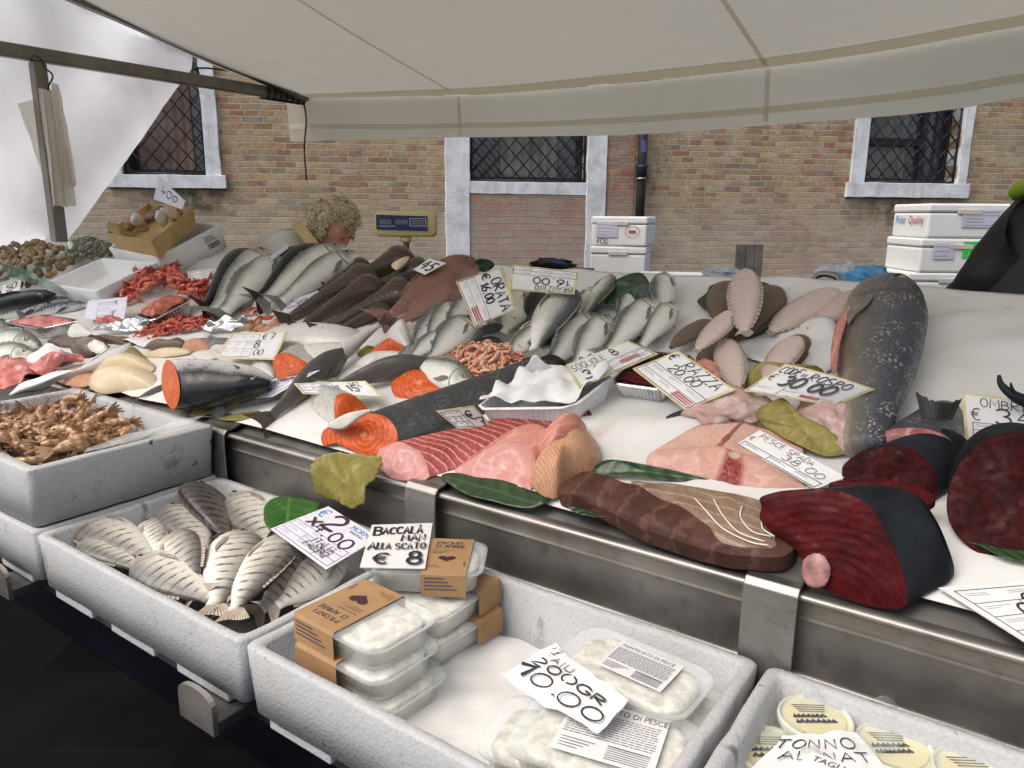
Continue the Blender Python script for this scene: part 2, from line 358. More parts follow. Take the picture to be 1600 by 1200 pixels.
def leafmat(name, a, b):
    m, nt, out = newmat(name); uv = nd(nt, 'ShaderNodeUVMap', uv_map='uv').outputs[0]; sp = nd(nt, 'ShaderNodeSeparateXYZ', {0: uv}); v = tex(nt)
    ay = mth(nt, 'ABSOLUTE', sp.outputs[1]); s = mth(nt, 'SINE', mth(nt, 'ADD', mth(nt, 'MULTIPLY', mth(nt, 'SUBTRACT', sp.outputs[0], mth(nt, 'MULTIPLY', ay, 0.8)), 22.0), mth(nt, 'MULTIPLY', noi(nt, 9, v, 3), 3.0)))
    vein = mth(nt, 'MAXIMUM', ramp(nt, s, [(0.93, 0.0), (1.0, 0.5)]), ramp(nt, ay, [(0.01, 0.8), (0.035, 0.0)]))
    c = ramp(nt, noi(nt, 13, v, 5), [(0.3, [x * 0.55 for x in a]), (0.7, a)]); c = mixc(nt, vein, c, b)
    princ(nt, out, c, 0.38, nrm=bump(nt, mth(nt, 'ADD', s, noi(nt, 30, v, 4)), 0.25, 0.003)); return m
M['leaf'] = leafmat('green leaf', (0.022, 0.055, 0.018), (0.04, 0.085, 0.03))
M['leaf_bright'] = leafmat('bright green leaf', (0.035, 0.13, 0.015), (0.07, 0.2, 0.035))
def leafdry(name, c1, c2, c3):
    m, nt, out = newmat(name); v = tex(nt)
    n1 = noi(nt, 22, v, 6, 0.68, 1.2); n2 = noi(nt, 110, v, 5, 0.7, 2.0)
    c = ramp(nt, n1, [(0.3, c1), (0.55, c2), (0.72, c3)])
    c = mixc(nt, ramp(nt, n2, [(0.55, 0), (0.75, 0.5)]), c, [x * 0.45 for x in c1])
    princ(nt, out, c, 0.55, nrm=bump(nt, mth(nt, 'ADD', n1, n2), 0.5, 0.003)); return m
M['leaf_yellow'] = leafdry('wilted yellow leaf', (0.15, 0.12, 0.02), (0.27, 0.22, 0.05), (0.4, 0.36, 0.16))
M['bone_white'] = simple('wet white', (0.7, 0.66, 0.58), 0.35, 0.1, 20)
# fish skins
M['bass'] = fishmat('sea bass skin', (0.84, 0.81, 0.73), (0.7, 0.68, 0.58), (0.085, 0.095, 0.085), 0.46, 0.9, scale=85, head=(0.15, 0.14, 0.11), speck=0.15, barcol=(0.12, 0.12, 0.11))
M['bass_dark'] = fishmat('dark sea bass skin', (0.5, 0.5, 0.48), (0.09, 0.1, 0.11), (0.012, 0.015, 0.018), 0.1, 0.42, scale=90, head=(0.025, 0.025, 0.03))
M['bream'] = fishmat('sea bream skin', (0.84, 0.8, 0.72), (0.68, 0.66, 0.58), (0.075, 0.08, 0.085), 0.44, 0.88, scale=60, head=(0.06, 0.05, 0.05), lines=9, barcol=(0.14, 0.13, 0.12))
M['bream_dark'] = fishmat('dark bream skin', (0.42, 0.42, 0.4), (0.16, 0.165, 0.165), (0.05, 0.052, 0.055), 0.2, 0.6, scale=60, head=(0.03, 0.028, 0.028), lines=9, barcol=(0.08, 0.08, 0.08))
M['mormora'] = fishmat('striped bream skin', (0.82, 0.79, 0.71), (0.62, 0.58, 0.49), (0.17, 0.155, 0.14), 0.36, 0.85, bars=12.5, barcol=(0.06, 0.052, 0.048), barw=0.74, scale=60, head=(0.33, 0.27, 0.22), gill=0.6)
M['mormora_dark'] = fishmat('dark striped bream skin', (0.45, 0.4, 0.33), (0.24, 0.21, 0.18), (0.1, 0.085, 0.08), 0.2, 0.7, bars=12, barcol=(0.02, 0.016, 0.015), barw=0.55, scale=60, head=(0.11, 0.09, 0.08))
M['monk'] = fishmat('monkfish skin', (0.2, 0.15, 0.1), (0.12, 0.075, 0.052), (0.075, 0.045, 0.031), 0.2, 0.6, scale=30, speck=0.5, barcol=(0.15, 0.11, 0.08), rough=0.2, gill=0, bump_s=0.7, blot=0.8)
M['gurnard'] = fishmat('red gurnard skin', (0.5, 0.32, 0.24), (0.33, 0.17, 0.12), (0.24, 0.11, 0.075), 0.25, 0.75, lines=26, barcol=(0.1, 0.045, 0.03), scale=110, head=(0.16, 0.07, 0.05), gill=0.4, bump_s=0.2)
M['mackerel'] = fishmat('mackerel skin', (0.62, 0.6, 0.55), (0.35, 0.37, 0.38), (0.025, 0.035, 0.045), 0.35, 0.62, bars=18, barcol=(0.015, 0.02, 0.02), barw=0.5, scale=120, head=(0.08, 0.08, 0.07))
M['sole_pale'] = fishmat('pale sole underside', (0.5, 0.36, 0.32), (0.62, 0.5, 0.44), (0.55, 0.41, 0.36), 0.2, 0.8, scale=130, gill=0.15, bump_s=0.12, blot=0.5, rough=0.32)
M['sole_brown'] = fishmat('brown sole topside', (0.14, 0.09, 0.06), (0.12, 0.082, 0.055), (0.14, 0.09, 0.06), 0.2, 0.8, scale=130, speck=0.4, barcol=(0.05, 0.035, 0.025), gill=0.1, bump_s=0.25, blot=0.6)
M['ombrina'] = fishmat('shi drum skin', (0.4, 0.33, 0.26), (0.15, 0.125, 0.1), (0.05, 0.057, 0.075), 0.15, 0.72, scale=46, speck=0.9, barcol=(0.42, 0.36, 0.28), gill=0.5, bump_s=0.8, blot=0.35)
M['salmon'] = fishmat('salmon skin', (0.62, 0.6, 0.55), (0.3, 0.3, 0.29), (0.016, 0.018, 0.022), 0.42, 0.66, scale=80, speck=1.0, barcol=(0.01, 0.01, 0.01), gill=0.0, bump_s=0.25, rough=0.22)
M['salmon_pale'] = fishmat('salmon belly skin', (0.62, 0.6, 0.55), (0.6, 0.57, 0.5), (0.35, 0.35, 0.33), 0.3, 0.95, scale=60, speck=0.7, barcol=(0.1, 0.1, 0.09), gill=0.0, bump_s=0.2)
M['salmon_grey'] = fishmat('grey salmon back', (0.3, 0.3, 0.29), (0.1, 0.1, 0.1), (0.05, 0.05, 0.05), 0.2, 0.5, scale=70, speck=0.5, barcol=(0.2, 0.2, 0.19), gill=0, bump_s=0.25, rough=0.24)
M['tuna_skin'] = simple('tuna skin', (0.016, 0.019, 0.024), 0.48, 0.6, 9, bmp=0.2, bscale=70, spec=0.14)
M['dogfish'] = fishmat('grey dogfish skin', (0.2, 0.17, 0.15), (0.12, 0.1, 0.088), (0.1, 0.085, 0.075), 0.2, 0.6, scale=140, gill=0.0, bump_s=0.12, rough=0.35)
M['eye_white'] = simple('fish iris', (0.26, 0.24, 0.18), 0.15, 0.2); M['eye_black'] = simple('fish pupil', (0.008, 0.008, 0.009), 0.06, 0.1)
M['fin_grey'] = finmat('grey fin', (0.19, 0.18, 0.155)); M['fin_dark'] = finmat('dark fin', (0.03, 0.028, 0.025)); M['fin_pale'] = finmat('pale fin', (0.36, 0.3, 0.24))
M['fin_brown'] = finmat('brown fin', (0.08, 0.055, 0.04)); M['fin_red'] = finmat('reddish fin', (0.26, 0.13, 0.1))
M['flesh_salmon'] = fleshmat('salmon flesh', (0.6, 0.1, 0.016), (0.48, 0.06, 0.01), (0.72, 0.3, 0.13), 52, 0.15, 0.05, 0.4)
M['flesh_tuna'] = fleshmat('tuna flesh', (0.085, 0.006, 0.007), (0.035, 0.003, 0.004), (0.14, 0.018, 0.017), 46, 0.1, -0.9, 0.2, 0.4)
M['flesh_tuna2'] = fleshmat('dark tuna flesh', (0.05, 0.005, 0.005), (0.018, 0.003, 0.003), (0.12, 0.016, 0.014), 9, 0.1, -0.1, 0.25, 0.45)
M['flesh_loin'] = fleshmat('brown tuna loin flesh', (0.088, 0.042, 0.031), (0.05, 0.022, 0.017), (0.16, 0.085, 0.062), 26, -1.6, 0.4, 0.5, 0.45)
M['flesh_belly'] = fleshmat('pale tuna belly flesh', (0.25, 0.175, 0.12), (0.16, 0.085, 0.055), (0.38, 0.31, 0.23), 44, -0.4, 2.4, 0.55, 0.25)
M['flesh_sword'] = fleshmat('swordfish flesh', (0.56, 0.33, 0.26), (0.5, 0.25, 0.2), (0.62, 0.44, 0.36), 22, 0.12, 0.2, 0.4, 0.25, 1.0, (0.22, 0.02, 0.02))
M['flesh_swordtop'] = fleshmat('swordfish top flesh', (0.6, 0.38, 0.3), (0.5, 0.27, 0.21), (0.66, 0.5, 0.42), 9, 0.4, 1.5, 0.35)
M['flesh_pale'] = fleshmat('pale pink flesh', (0.56, 0.29, 0.26), (0.5, 0.2, 0.18), (0.64, 0.45, 0.41), 18, 0.0, 0.0, 0.4)
M['flesh_red'] = fleshmat('red striped flesh', (0.36, 0.075, 0.07), (0.24, 0.04, 0.04), (0.58, 0.34, 0.28), 170, -3.0, 0.0, 0.9, spiral=9.0)
M['flesh_pink'] = fleshmat('coral flesh', (0.55, 0.24, 0.18), (0.5, 0.18, 0.14), (0.68, 0.44, 0.36), 34, 0.0, -1.5, 0.5)
M['flesh_tan'] = fleshmat('tan fillet flesh', (0.5, 0.27, 0.16), (0.38, 0.17, 0.09), (0.62, 0.44, 0.32), 95, -2.0, 1.0, 0.6, spiral=6.0)
M['flesh_white'] = fleshmat('white fillet flesh', (0.66, 0.55, 0.38), (0.58, 0.45, 0.28), (0.72, 0.64, 0.5), 14, 0.0, 2.0, 0.4)
M['flesh_monk'] = fleshmat('monkfish tail flesh', (0.52, 0.37, 0.32), (0.42, 0.25, 0.22), (0.62, 0.52, 0.48), 6, 0.3, 0.0, 0.5)
M['flesh_ombrina'] = fleshmat('pale red cut flesh', (0.42, 0.22, 0.2), (0.26, 0.07, 0.07), (0.55, 0.42, 0.4), 10, 0.3, 0.2, 0.5)
M['meat_red'] = simple('red mince', (0.5, 0.13, 0.08), 0.3, 0.35, 60, bmp=0.8, bscale=60)
M['meat_pink'] = simple('pink fish strips', (0.55, 0.16, 0.14), 0.25, 0.4, 30, bmp=0.6, bscale=40)
def crust(name, c1, c2, c3):
    m, nt, out = newmat(name); v = tex(nt)
    uv = nd(nt, 'ShaderNodeUVMap', uv_map='uv').outputs[0]; sp = nd(nt, 'ShaderNodeSeparateXYZ', {0: uv})
    s = mth(nt, 'SINE', mth(nt, 'MULTIPLY', sp.outputs[0], 44.0))
    oi = nt.nodes.new('ShaderNodeObjectInfo')
    c = ramp(nt, mth(nt, 'ADD', mth(nt, 'MULTIPLY', noi(nt, 60, v, 3), 0.7), mth(nt, 'MULTIPLY', oi.outputs['Random'], 0.35)), [(0.3, c1), (0.5, c2), (0.75, c3)])
    c = mixc(nt, ramp(nt, s, [(0.6, 0.0), (1.0, 0.45)]), c, c3)
    princ(nt, out, c, 0.3, nrm=bump(nt, s, 0.5, 0.002), coat=0.3); return m
M['shrimp_pink'] = crust('boiled shrimp', (0.56, 0.18, 0.08), (0.68, 0.3, 0.16), (0.76, 0.5, 0.36))
M['shrimp_red'] = crust('red prawn shell', (0.42, 0.035, 0.02), (0.55, 0.07, 0.035), (0.6, 0.18, 0.1))
M['shrimp_brown'] = crust('raw prawn shell', (0.17, 0.07, 0.032), (0.34, 0.17, 0.075), (0.47, 0.3, 0.16))
def shell(name, c1, c2, c3):
    m, nt, out = newmat(name); v = tex(nt); oi = nt.nodes.new('ShaderNodeObjectInfo')
    wv = nd(nt, 'ShaderNodeTexWave', {'Vector': v, 'Scale': 60.0, 'Distortion': 3.0, 'Detail': 2.0}, bands_direction='Y')
    c = ramp(nt, mth(nt, 'ADD', mth(nt, 'MULTIPLY', wv.outputs['Fac'], 0.35), mth(nt, 'MULTIPLY', oi.outputs['Random'], 0.65)), [(0.1, c1), (0.5, c2), (0.9, c3)])
    princ(nt, out, c, 0.45, nrm=bump(nt, wv.outputs['Fac'], 0.4, 0.002)); return m
M['snail'] = shell('brown snail shell', (0.1, 0.065, 0.028), (0.26, 0.17, 0.07), (0.42, 0.3, 0.15))
M['clam'] = shell('grey green clam shell', (0.05, 0.055, 0.035), (0.13, 0.13, 0.085), (0.25, 0.24, 0.17))
M['wood_crate'] = simple('thin pale wood', (0.5, 0.34, 0.14), 0.65, 0.15, 12, bmp=0.2, bscale=30)
M['black'] = simple('black plastic', (0.012, 0.012, 0.013), 0.5, 0.3)
M['jacket'] = simple('black jacket cloth', (0.012, 0.012, 0.014), 0.6, 0.3, 12, bmp=0.3, bscale=60)
M['lime'] = simple('lime hat', (0.32, 0.5, 0.03), 0.7, 0.1)
M['coat'] = simple('white coat', (0.62, 0.58, 0.5), 0.8, 0.1, 8, bmp=0.3, bscale=25)
M['apron'] = simple('yellow apron', (0.5, 0.36, 0.14), 0.5, 0.1, 8)
def skinmat():
    m, nt, out = newmat('skin'); v = tex(nt); f = noi(nt, 22, v, 4)
    c = ramp(nt, f, [(0.35, (0.6, 0.25, 0.17)), (0.65, (0.7, 0.38, 0.28))])
    princ(nt, out, c, 0.45, nrm=bump(nt, noi(nt, 120, v, 3), 0.2, 0.002)); return m
M['skin'] = skinmat()
M['hair'] = simple('grey blond hair', (0.76, 0.63, 0.42), 0.55, 0.3, 40)
M['scale_case'] = simple('cream plastic', (0.66, 0.55, 0.24), 0.4, 0.06, 8)
M['scale_panel'] = simple('blue panel', (0.02, 0.03, 0.16), 0.25, 0.1)
M['lcd'] = simple('grey display', (0.15, 0.17, 0.16), 0.2, 0.1)
# ---------------------------------------------------------------- ground
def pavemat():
    m, nt, out = newmat('dark wet paving with shade'); v = tex(nt)
    br = nd(nt, 'ShaderNodeTexBrick', {'Vector': v, 'Color1': (0.006, 0.006, 0.007, 1), 'Color2': (0.012, 0.011, 0.011, 1), 'Mortar': (0.012, 0.012, 0.012, 1), 'Scale': 1.0, 'Brick Width': 0.6, 'Row Height': 0.35, 'Mortar Size': 0.01})  # stall shade over dark stone put into these near black colours
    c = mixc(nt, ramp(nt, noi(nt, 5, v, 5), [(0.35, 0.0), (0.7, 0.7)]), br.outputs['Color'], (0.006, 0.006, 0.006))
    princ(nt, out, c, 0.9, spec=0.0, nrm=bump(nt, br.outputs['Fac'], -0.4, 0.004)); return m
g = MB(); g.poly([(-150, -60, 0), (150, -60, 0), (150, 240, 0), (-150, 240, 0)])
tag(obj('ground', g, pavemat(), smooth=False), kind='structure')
# ---------------------------------------------------------------- brick building behind
WA = R(8.5); WX = Vector((math.cos(WA), math.sin(WA), 0)); WN = Vector((math.sin(WA), -math.cos(WA), 0)); W0 = Vector((0, 8.1, 0))
def Wp(s, z, o=0.0): return W0 + WX * s + Z * z + WN * o       # o: proud of the wall face
def Ws(px, py):
    p = hit(px, py, W0, WN) - W0; return p.dot(WX), p.z
def brickmat(name, cols_a, cols_b, bw=0.2, rh=0.06, scale_off=0.0, mortar=(0.52, 0.45, 0.36), dirt=0.5):
    m, nt, out = newmat(name)
    uv = nd(nt, 'ShaderNodeUVMap', uv_map='uv').outputs[0]
    wob = nd(nt, 'ShaderNodeTexNoise', {'Vector': uv, 'Scale': 3.0, 'Detail': 3.0})
    wv = nd(nt, 'ShaderNodeVectorMath', {0: wob.outputs['Color'], 1: (0.5, 0.5, 0.5)}, operation='SUBTRACT')
    wv2 = nd(nt, 'ShaderNodeVectorMath', {0: wv.outputs[0], 'Scale': 0.03}, operation='SCALE')
    vec = nd(nt, 'ShaderNodeVectorMath', {0: uv, 1: wv2.outputs[0]}, operation='ADD').outputs[0]
    fine = nd(nt, 'ShaderNodeTexNoise', {'Vector': uv, 'Scale': 28.0, 'Detail': 3.0})
    fv = nd(nt, 'ShaderNodeVectorMath', {0: nd(nt, 'ShaderNodeVectorMath', {0: fine.outputs['Color'], 1: (0.5, 0.5, 0.5)}, operation='SUBTRACT').outputs[0], 'Scale': 0.007}, operation='SCALE')
    vec = nd(nt, 'ShaderNodeVectorMath', {0: vec, 1: fv.outputs[0]}, operation='ADD').outputs[0]
    br = nd(nt, 'ShaderNodeTexBrick', {'Vector': vec, 'Color1': (0, 0, 0, 1), 'Color2': (1, 1, 1, 1), 'Mortar': (0.5, 0.5, 0.5, 1), 'Scale': 1.0, 'Brick Width': bw, 'Row Height': rh, 'Mortar Size': 0.0065, 'Mortar Smooth': 0.6, 'Bias': 0.0}, offset=0.45, squash=0.7, squash_frequency=3)
    tint = br.outputs['Color']; fac = br.outputs['Fac']
    n1 = noi(nt, 1.1, uv, 4); n2 = noi(nt, 35, uv, 5, 0.65); n3 = noi(nt, 6, uv, 4)
    tt = mth(nt, 'ADD', tint, mth(nt, 'MULTIPLY', mth(nt, 'SUBTRACT', n2, 0.5), 0.14))
    def rm(cols): return ramp(nt, tt, [(i / len(cols) + 0.02, c) for i, c in enumerate(cols)], 'LINEAR')
    c = mixc(nt, ramp(nt, n1, [(0.42, 0.0), (0.58, 1.0)]), rm(cols_a), rm(cols_b))
    pt = noi(nt, 0.8, nd(nt, 'ShaderNodeVectorMath', {0: uv, 1: (7.3, 3.1, 0)}, operation='ADD').outputs[0], 3)
    c = mixc(nt, mth(nt, 'MULTIPLY', ramp(nt, pt, [(0.55, 0.0), (0.66, 0.55)]), ramp(nt, tint, [(0.35, 0.2), (0.6, 1.0)])), c, (0.36, 0.12, 0.07))
    c = mixc(nt, ramp(nt, pt, [(0.3, 0.45), (0.42, 0.0)]), c, (0.36, 0.33, 0.24))
    c = mixc(nt, ramp(nt, n2, [(0.35, 0.45), (0.6, 0.0)]), c, (0.12, 0.085, 0.06))
    c = mixc(nt, ramp(nt, n3, [(0.5, 0.0), (0.72, 0.5)]), c, (0.5, 0.43, 0.33))
    sep = nd(nt, 'ShaderNodeSeparateXYZ', {0: uv})
    lowm = mth(nt, 'MULTIPLY', ramp(nt, mth(nt, 'ADD', sep.outputs[1], mth(nt, 'MULTIPLY', n3, 0.7)), [(0.5, 0.55), (1.0, 0.45)]), 1.0)
    low = ramp(nt, mth(nt, 'MULTIPLY', mth(nt, 'ADD', sep.outputs[1], mth(nt, 'MULTIPLY', mth(nt, 'SUBTRACT', n3, 0.5), 0.9)), 0.5), [(0.62, 0.42), (0.86, 0.0)])
    c = mixc(nt, low, c, (0.46, 0.4, 0.33))
    mc = ramp(nt, n2, [(0.3, [x * 0.55 for x in mortar]), (0.7, mortar)])
    mc = mixc(nt, ramp(nt, noi(nt, 4, uv, 4), [(0.5, 0.0), (0.66, 0.55)]), mc, [x * 0.35 for x in mortar])
    c = mixc(nt, fac, c, mc)
    dk = noi(nt, 2.2, uv, 5, 0.65, 0.5)
    c = mixc(nt, ramp(nt, dk, [(0.55, 0.0), (0.75, dirt)]), c, (0.05, 0.05, 0.028))
    sp2 = nd(nt, 'ShaderNodeSeparateXYZ', {0: uv}); moss = None
    for (mx_, mz_, w_) in MOSS:      # green black stains that ran down from the sills
        a_ = mth(nt, 'MULTIPLY', mth(nt, 'SUBTRACT', sp2.outputs[0], mx_), 1.0 / w_); b_ = mth(nt, 'MULTIPLY', mth(nt, 'SUBTRACT', sp2.outputs[1], mz_), 1.0 / 0.28)
        g_ = mth(nt, 'SUBTRACT', 1.0, mth(nt, 'ADD', mth(nt, 'MULTIPLY', a_, a_), mth(nt, 'MULTIPLY', b_, b_)), clamp=True); moss = g_ if moss is None else mth(nt, 'MAXIMUM', moss, g_)
    if moss is not None: c = mixc(nt, mth(nt, 'MULTIPLY', moss, ramp(nt, noi(nt, 7, uv, 5, 0.7), [(0.35, 0.0), (0.6, 0.95)])), c, (0.06, 0.065, 0.03))
    h = mth(nt, 'ADD', mth(nt, 'MULTIPLY', mth(nt, 'SUBTRACT', 1.0, fac), 1.0), mth(nt, 'MULTIPLY', n2, 0.7))
    h = mth(nt, 'ADD', h, mth(nt, 'MULTIPLY', tint, 0.35))
    princ(nt, out, c, 0.85, spec=0.2, nrm=bump(nt, h, 0.5, 0.008)); return m
MOSS = [(Ws(300, 310)[0], Ws(300, 312)[1], .5), (Ws(1400, 330)[0], Ws(1400, 325)[1], .5), (Ws(1010, 275)[0], Ws(1010, 275)[1], .16)]
PINK = [(0.32, 0.20, 0.12), (0.42, 0.29, 0.17), (0.46, 0.35, 0.21), (0.36, 0.22, 0.14), (0.48, 0.38, 0.24), (0.3, 0.12, 0.075), (0.42, 0.33, 0.2), (0.44, 0.3, 0.18), (0.2, 0.17, 0.13), (0.34, 0.16, 0.095)]
TAN = [(0.46, 0.32, 0.145), (0.52, 0.39, 0.19), (0.38, 0.23, 0.12), (0.51, 0.41, 0.23), (0.35, 0.26, 0.15), (0.46, 0.35, 0.19), (0.27, 0.115, 0.065), (0.44, 0.33, 0.17), (0.27, 0.23, 0.15), (0.35, 0.19, 0.105)]
RED = [(0.36, 0.18, 0.11), (0.29, 0.2, 0.15), (0.38, 0.15, 0.08), (0.27, 0.18, 0.13), (0.35, 0.23, 0.16), (0.33, 0.13, 0.085)]
M['brick'] = brickmat('old brickwork', PINK, TAN)
MOSS = []
M['brick_red'] = brickmat('red brick infill', RED, RED, 0.25, 0.07, mortar=(0.4, 0.34, 0.3), dirt=0.2)
def stonemat():
    m, nt, out = newmat('istrian stone'); v = tex(nt)
    f = noi(nt, 6, v, 6, 0.65); cr = nd(nt, 'ShaderNodeTexVoronoi', {'Vector': v, 'Scale': 7.0}, feature='DISTANCE_TO_EDGE')
    vv = nd(nt, 'ShaderNodeVectorMath', {0: v, 1: nd(nt, 'ShaderNodeTexNoise', {'Vector': v, 'Scale': 9.0}).outputs['Color']}, operation='ADD')
    nt.links.new(vv.outputs[0], cr.inputs['Vector'])
    c = ramp(nt, f, [(0.25, (0.42, 0.42, 0.42)), (0.6, (0.72, 0.73, 0.74))])
    k = mth(nt, 'MULTIPLY', ramp(nt, cr.outputs['Distance'], [(0.004, 1.0), (0.02, 0.0)]), ramp(nt, noi(nt, 3, v, 3), [(0.5, 0.0), (0.6, 0.7)]))
    c = mixc(nt, k, c, (0.12, 0.12, 0.12))
    st = nd(nt, 'ShaderNodeMapping', {'Vector': v, 'Scale': (10, 10, 1.2)})
    c = mixc(nt, ramp(nt, noi(nt, 1, st.outputs[0], 5), [(0.55, 0.0), (0.75, 0.35)]), c, (0.22, 0.19, 0.14))
    princ(nt, out, c, 0.8, spec=0.25, nrm=bump(nt, f, 0.5, 0.01)); return m
M['stone'] = stonemat()
M['iron'] = simple('wrought iron', (0.03, 0.032, 0.04), 0.55, 0.3, 20, metal=0.3)
M['pane'] = simple('dark window glass', (0.05, 0.055, 0.065), 0.08, 0.3, 1.5, spec=0.8)
M['curtain_cloth'] = simple('window curtain', (0.2, 0.19, 0.17), 0.8, 0.3, 3)
M['curtain_pink'] = simple('pinkish blind', (0.26, 0.17, 0.13), 0.8, 0.25, 3)
bld = thing('brick_building', 'old patched brick building with lattice windows behind the stall', 'building', tuple(W0))
def rectpx(x0, y0, x1, y1):
    a = Ws(x0, y1); b = Ws(x1, y0); c = Ws(x0, y0); return [a[0], a[1], b[0], c[1]]
TOPZ = 3.05
L = Ws(193, 272); L2 = Ws(323, 276); Mi = Ws(734, 283); M2 = Ws(916, 283); Rr = Ws(1349, 285); R2 = Ws(1493, 288)
opens = [(L[0], L2[0], L[1], TOPZ), (Mi[0], M2[0], Mi[1], TOPZ), (Rr[0], R2[0], Rr[1], TOPZ)]
door_l, door_r = Ws(697, 400)[0], Ws(948, 250)[0]
wl = MB()
xs = sorted(set([-16, 22] + [o[0] for o in opens] + [o[1] for o in opens])); zs = sorted(set([0.0, TOPZ, 6.2] + [o[2] for o in opens]))
def quadw(s0, s1, z0, z1, o=0.0):
    wl.poly([Wp(s0, z0, o), Wp(s1, z0, o), Wp(s1, z1, o), Wp(s0, z1, o)], 0, [(s0, z0), (s1, z0), (s1, z1), (s0, z1)])
for i in range(len(xs) - 1):
    for j in range(len(zs) - 1):
        cx, cz = (xs[i] + xs[i + 1]) / 2, (zs[j] + zs[j + 1]) / 2
        if any(o[0] < cx < o[1] and o[2] < cz < o[3] for o in opens): continue
        quadw(xs[i], xs[i + 1], zs[j], zs[j + 1])
for (s0, s1, z0, z1) in opens:          # reveals
    for a, b in (((s0, z0), (s0, z1)), ((s1, z1), (s1, z0)), ((s1, z0), (s0, z0)), ((s0, z1), (s1, z1))):
        wl.poly([Wp(a[0], a[1]), Wp(b[0], b[1]), Wp(b[0], b[1], -0.34), Wp(a[0], a[1], -0.34)], 0, [(0, a[1]), (0, b[1]), (.34, b[1]), (.34, a[1])])
wl.poly([Wp(-16, 0, -6), Wp(22, 0, -6), Wp(22, 6.2, -6), Wp(-16, 6.2, -6)]); wl.poly([Wp(-16, 6.2, 0), Wp(22, 6.2, 0), Wp(22, 6.2, -6), Wp(-16, 6.2, -6)])
obj('wall', wl, M['brick'], bld, smooth=False)
def slab(mb, s0, s1, z0, z1, o0, o1):
    mb.box((Wp((s0 + s1) / 2, (z0 + z1) / 2, (o0 + o1) / 2)), (WX, Z, WN), ((s1 - s0) / 2, (z1 - z0) / 2, (o1 - o0) / 2))
def rough_stone(mb, k=0.006):
    for i, p in enumerate(mb.v): mb.v[i] = p + Vector((nz(p, 7), nz(p + Vector((3, 0, 0)), 7), nz(p + Vector((0, 5, 0)), 7))) * k
def slab_sub(s0, s1, z0, z1, o0, o1):
    mb = MB(); n = max(2, int((s1 - s0) / 0.09)); k = max(2, int((z1 - z0) / 0.09))
    prof = [(-1, o0), (-1, o1 - 0.012), (-0.94, o1), (0.94, o1), (1, o1 - 0.012), (1, o0)]
    vert = (z1 - z0) > (s1 - s0); L_ = k if vert else n; rows = []
    for i in range(L_ + 1):
        t = i / L_; row = []
        for q, o in prof:
            s = (s0 + s1) / 2 + q * (s1 - s0) / 2 if vert else s0 + t * (s1 - s0)
            z = z0 + t * (z1 - z0) if vert else (z0 + z1) / 2 + q * (z1 - z0) / 2
            e = 0.008 * nz((s * 6, z * 6, o * 3 + q * 2)); row.append(Wp(s + (e if vert else 0), z + (0 if vert else e), o + e * 0.5))
        rows.append(row)
    ids = mb.grid(rows); mb.face(ids[0]); mb.face(ids[-1]); return mb
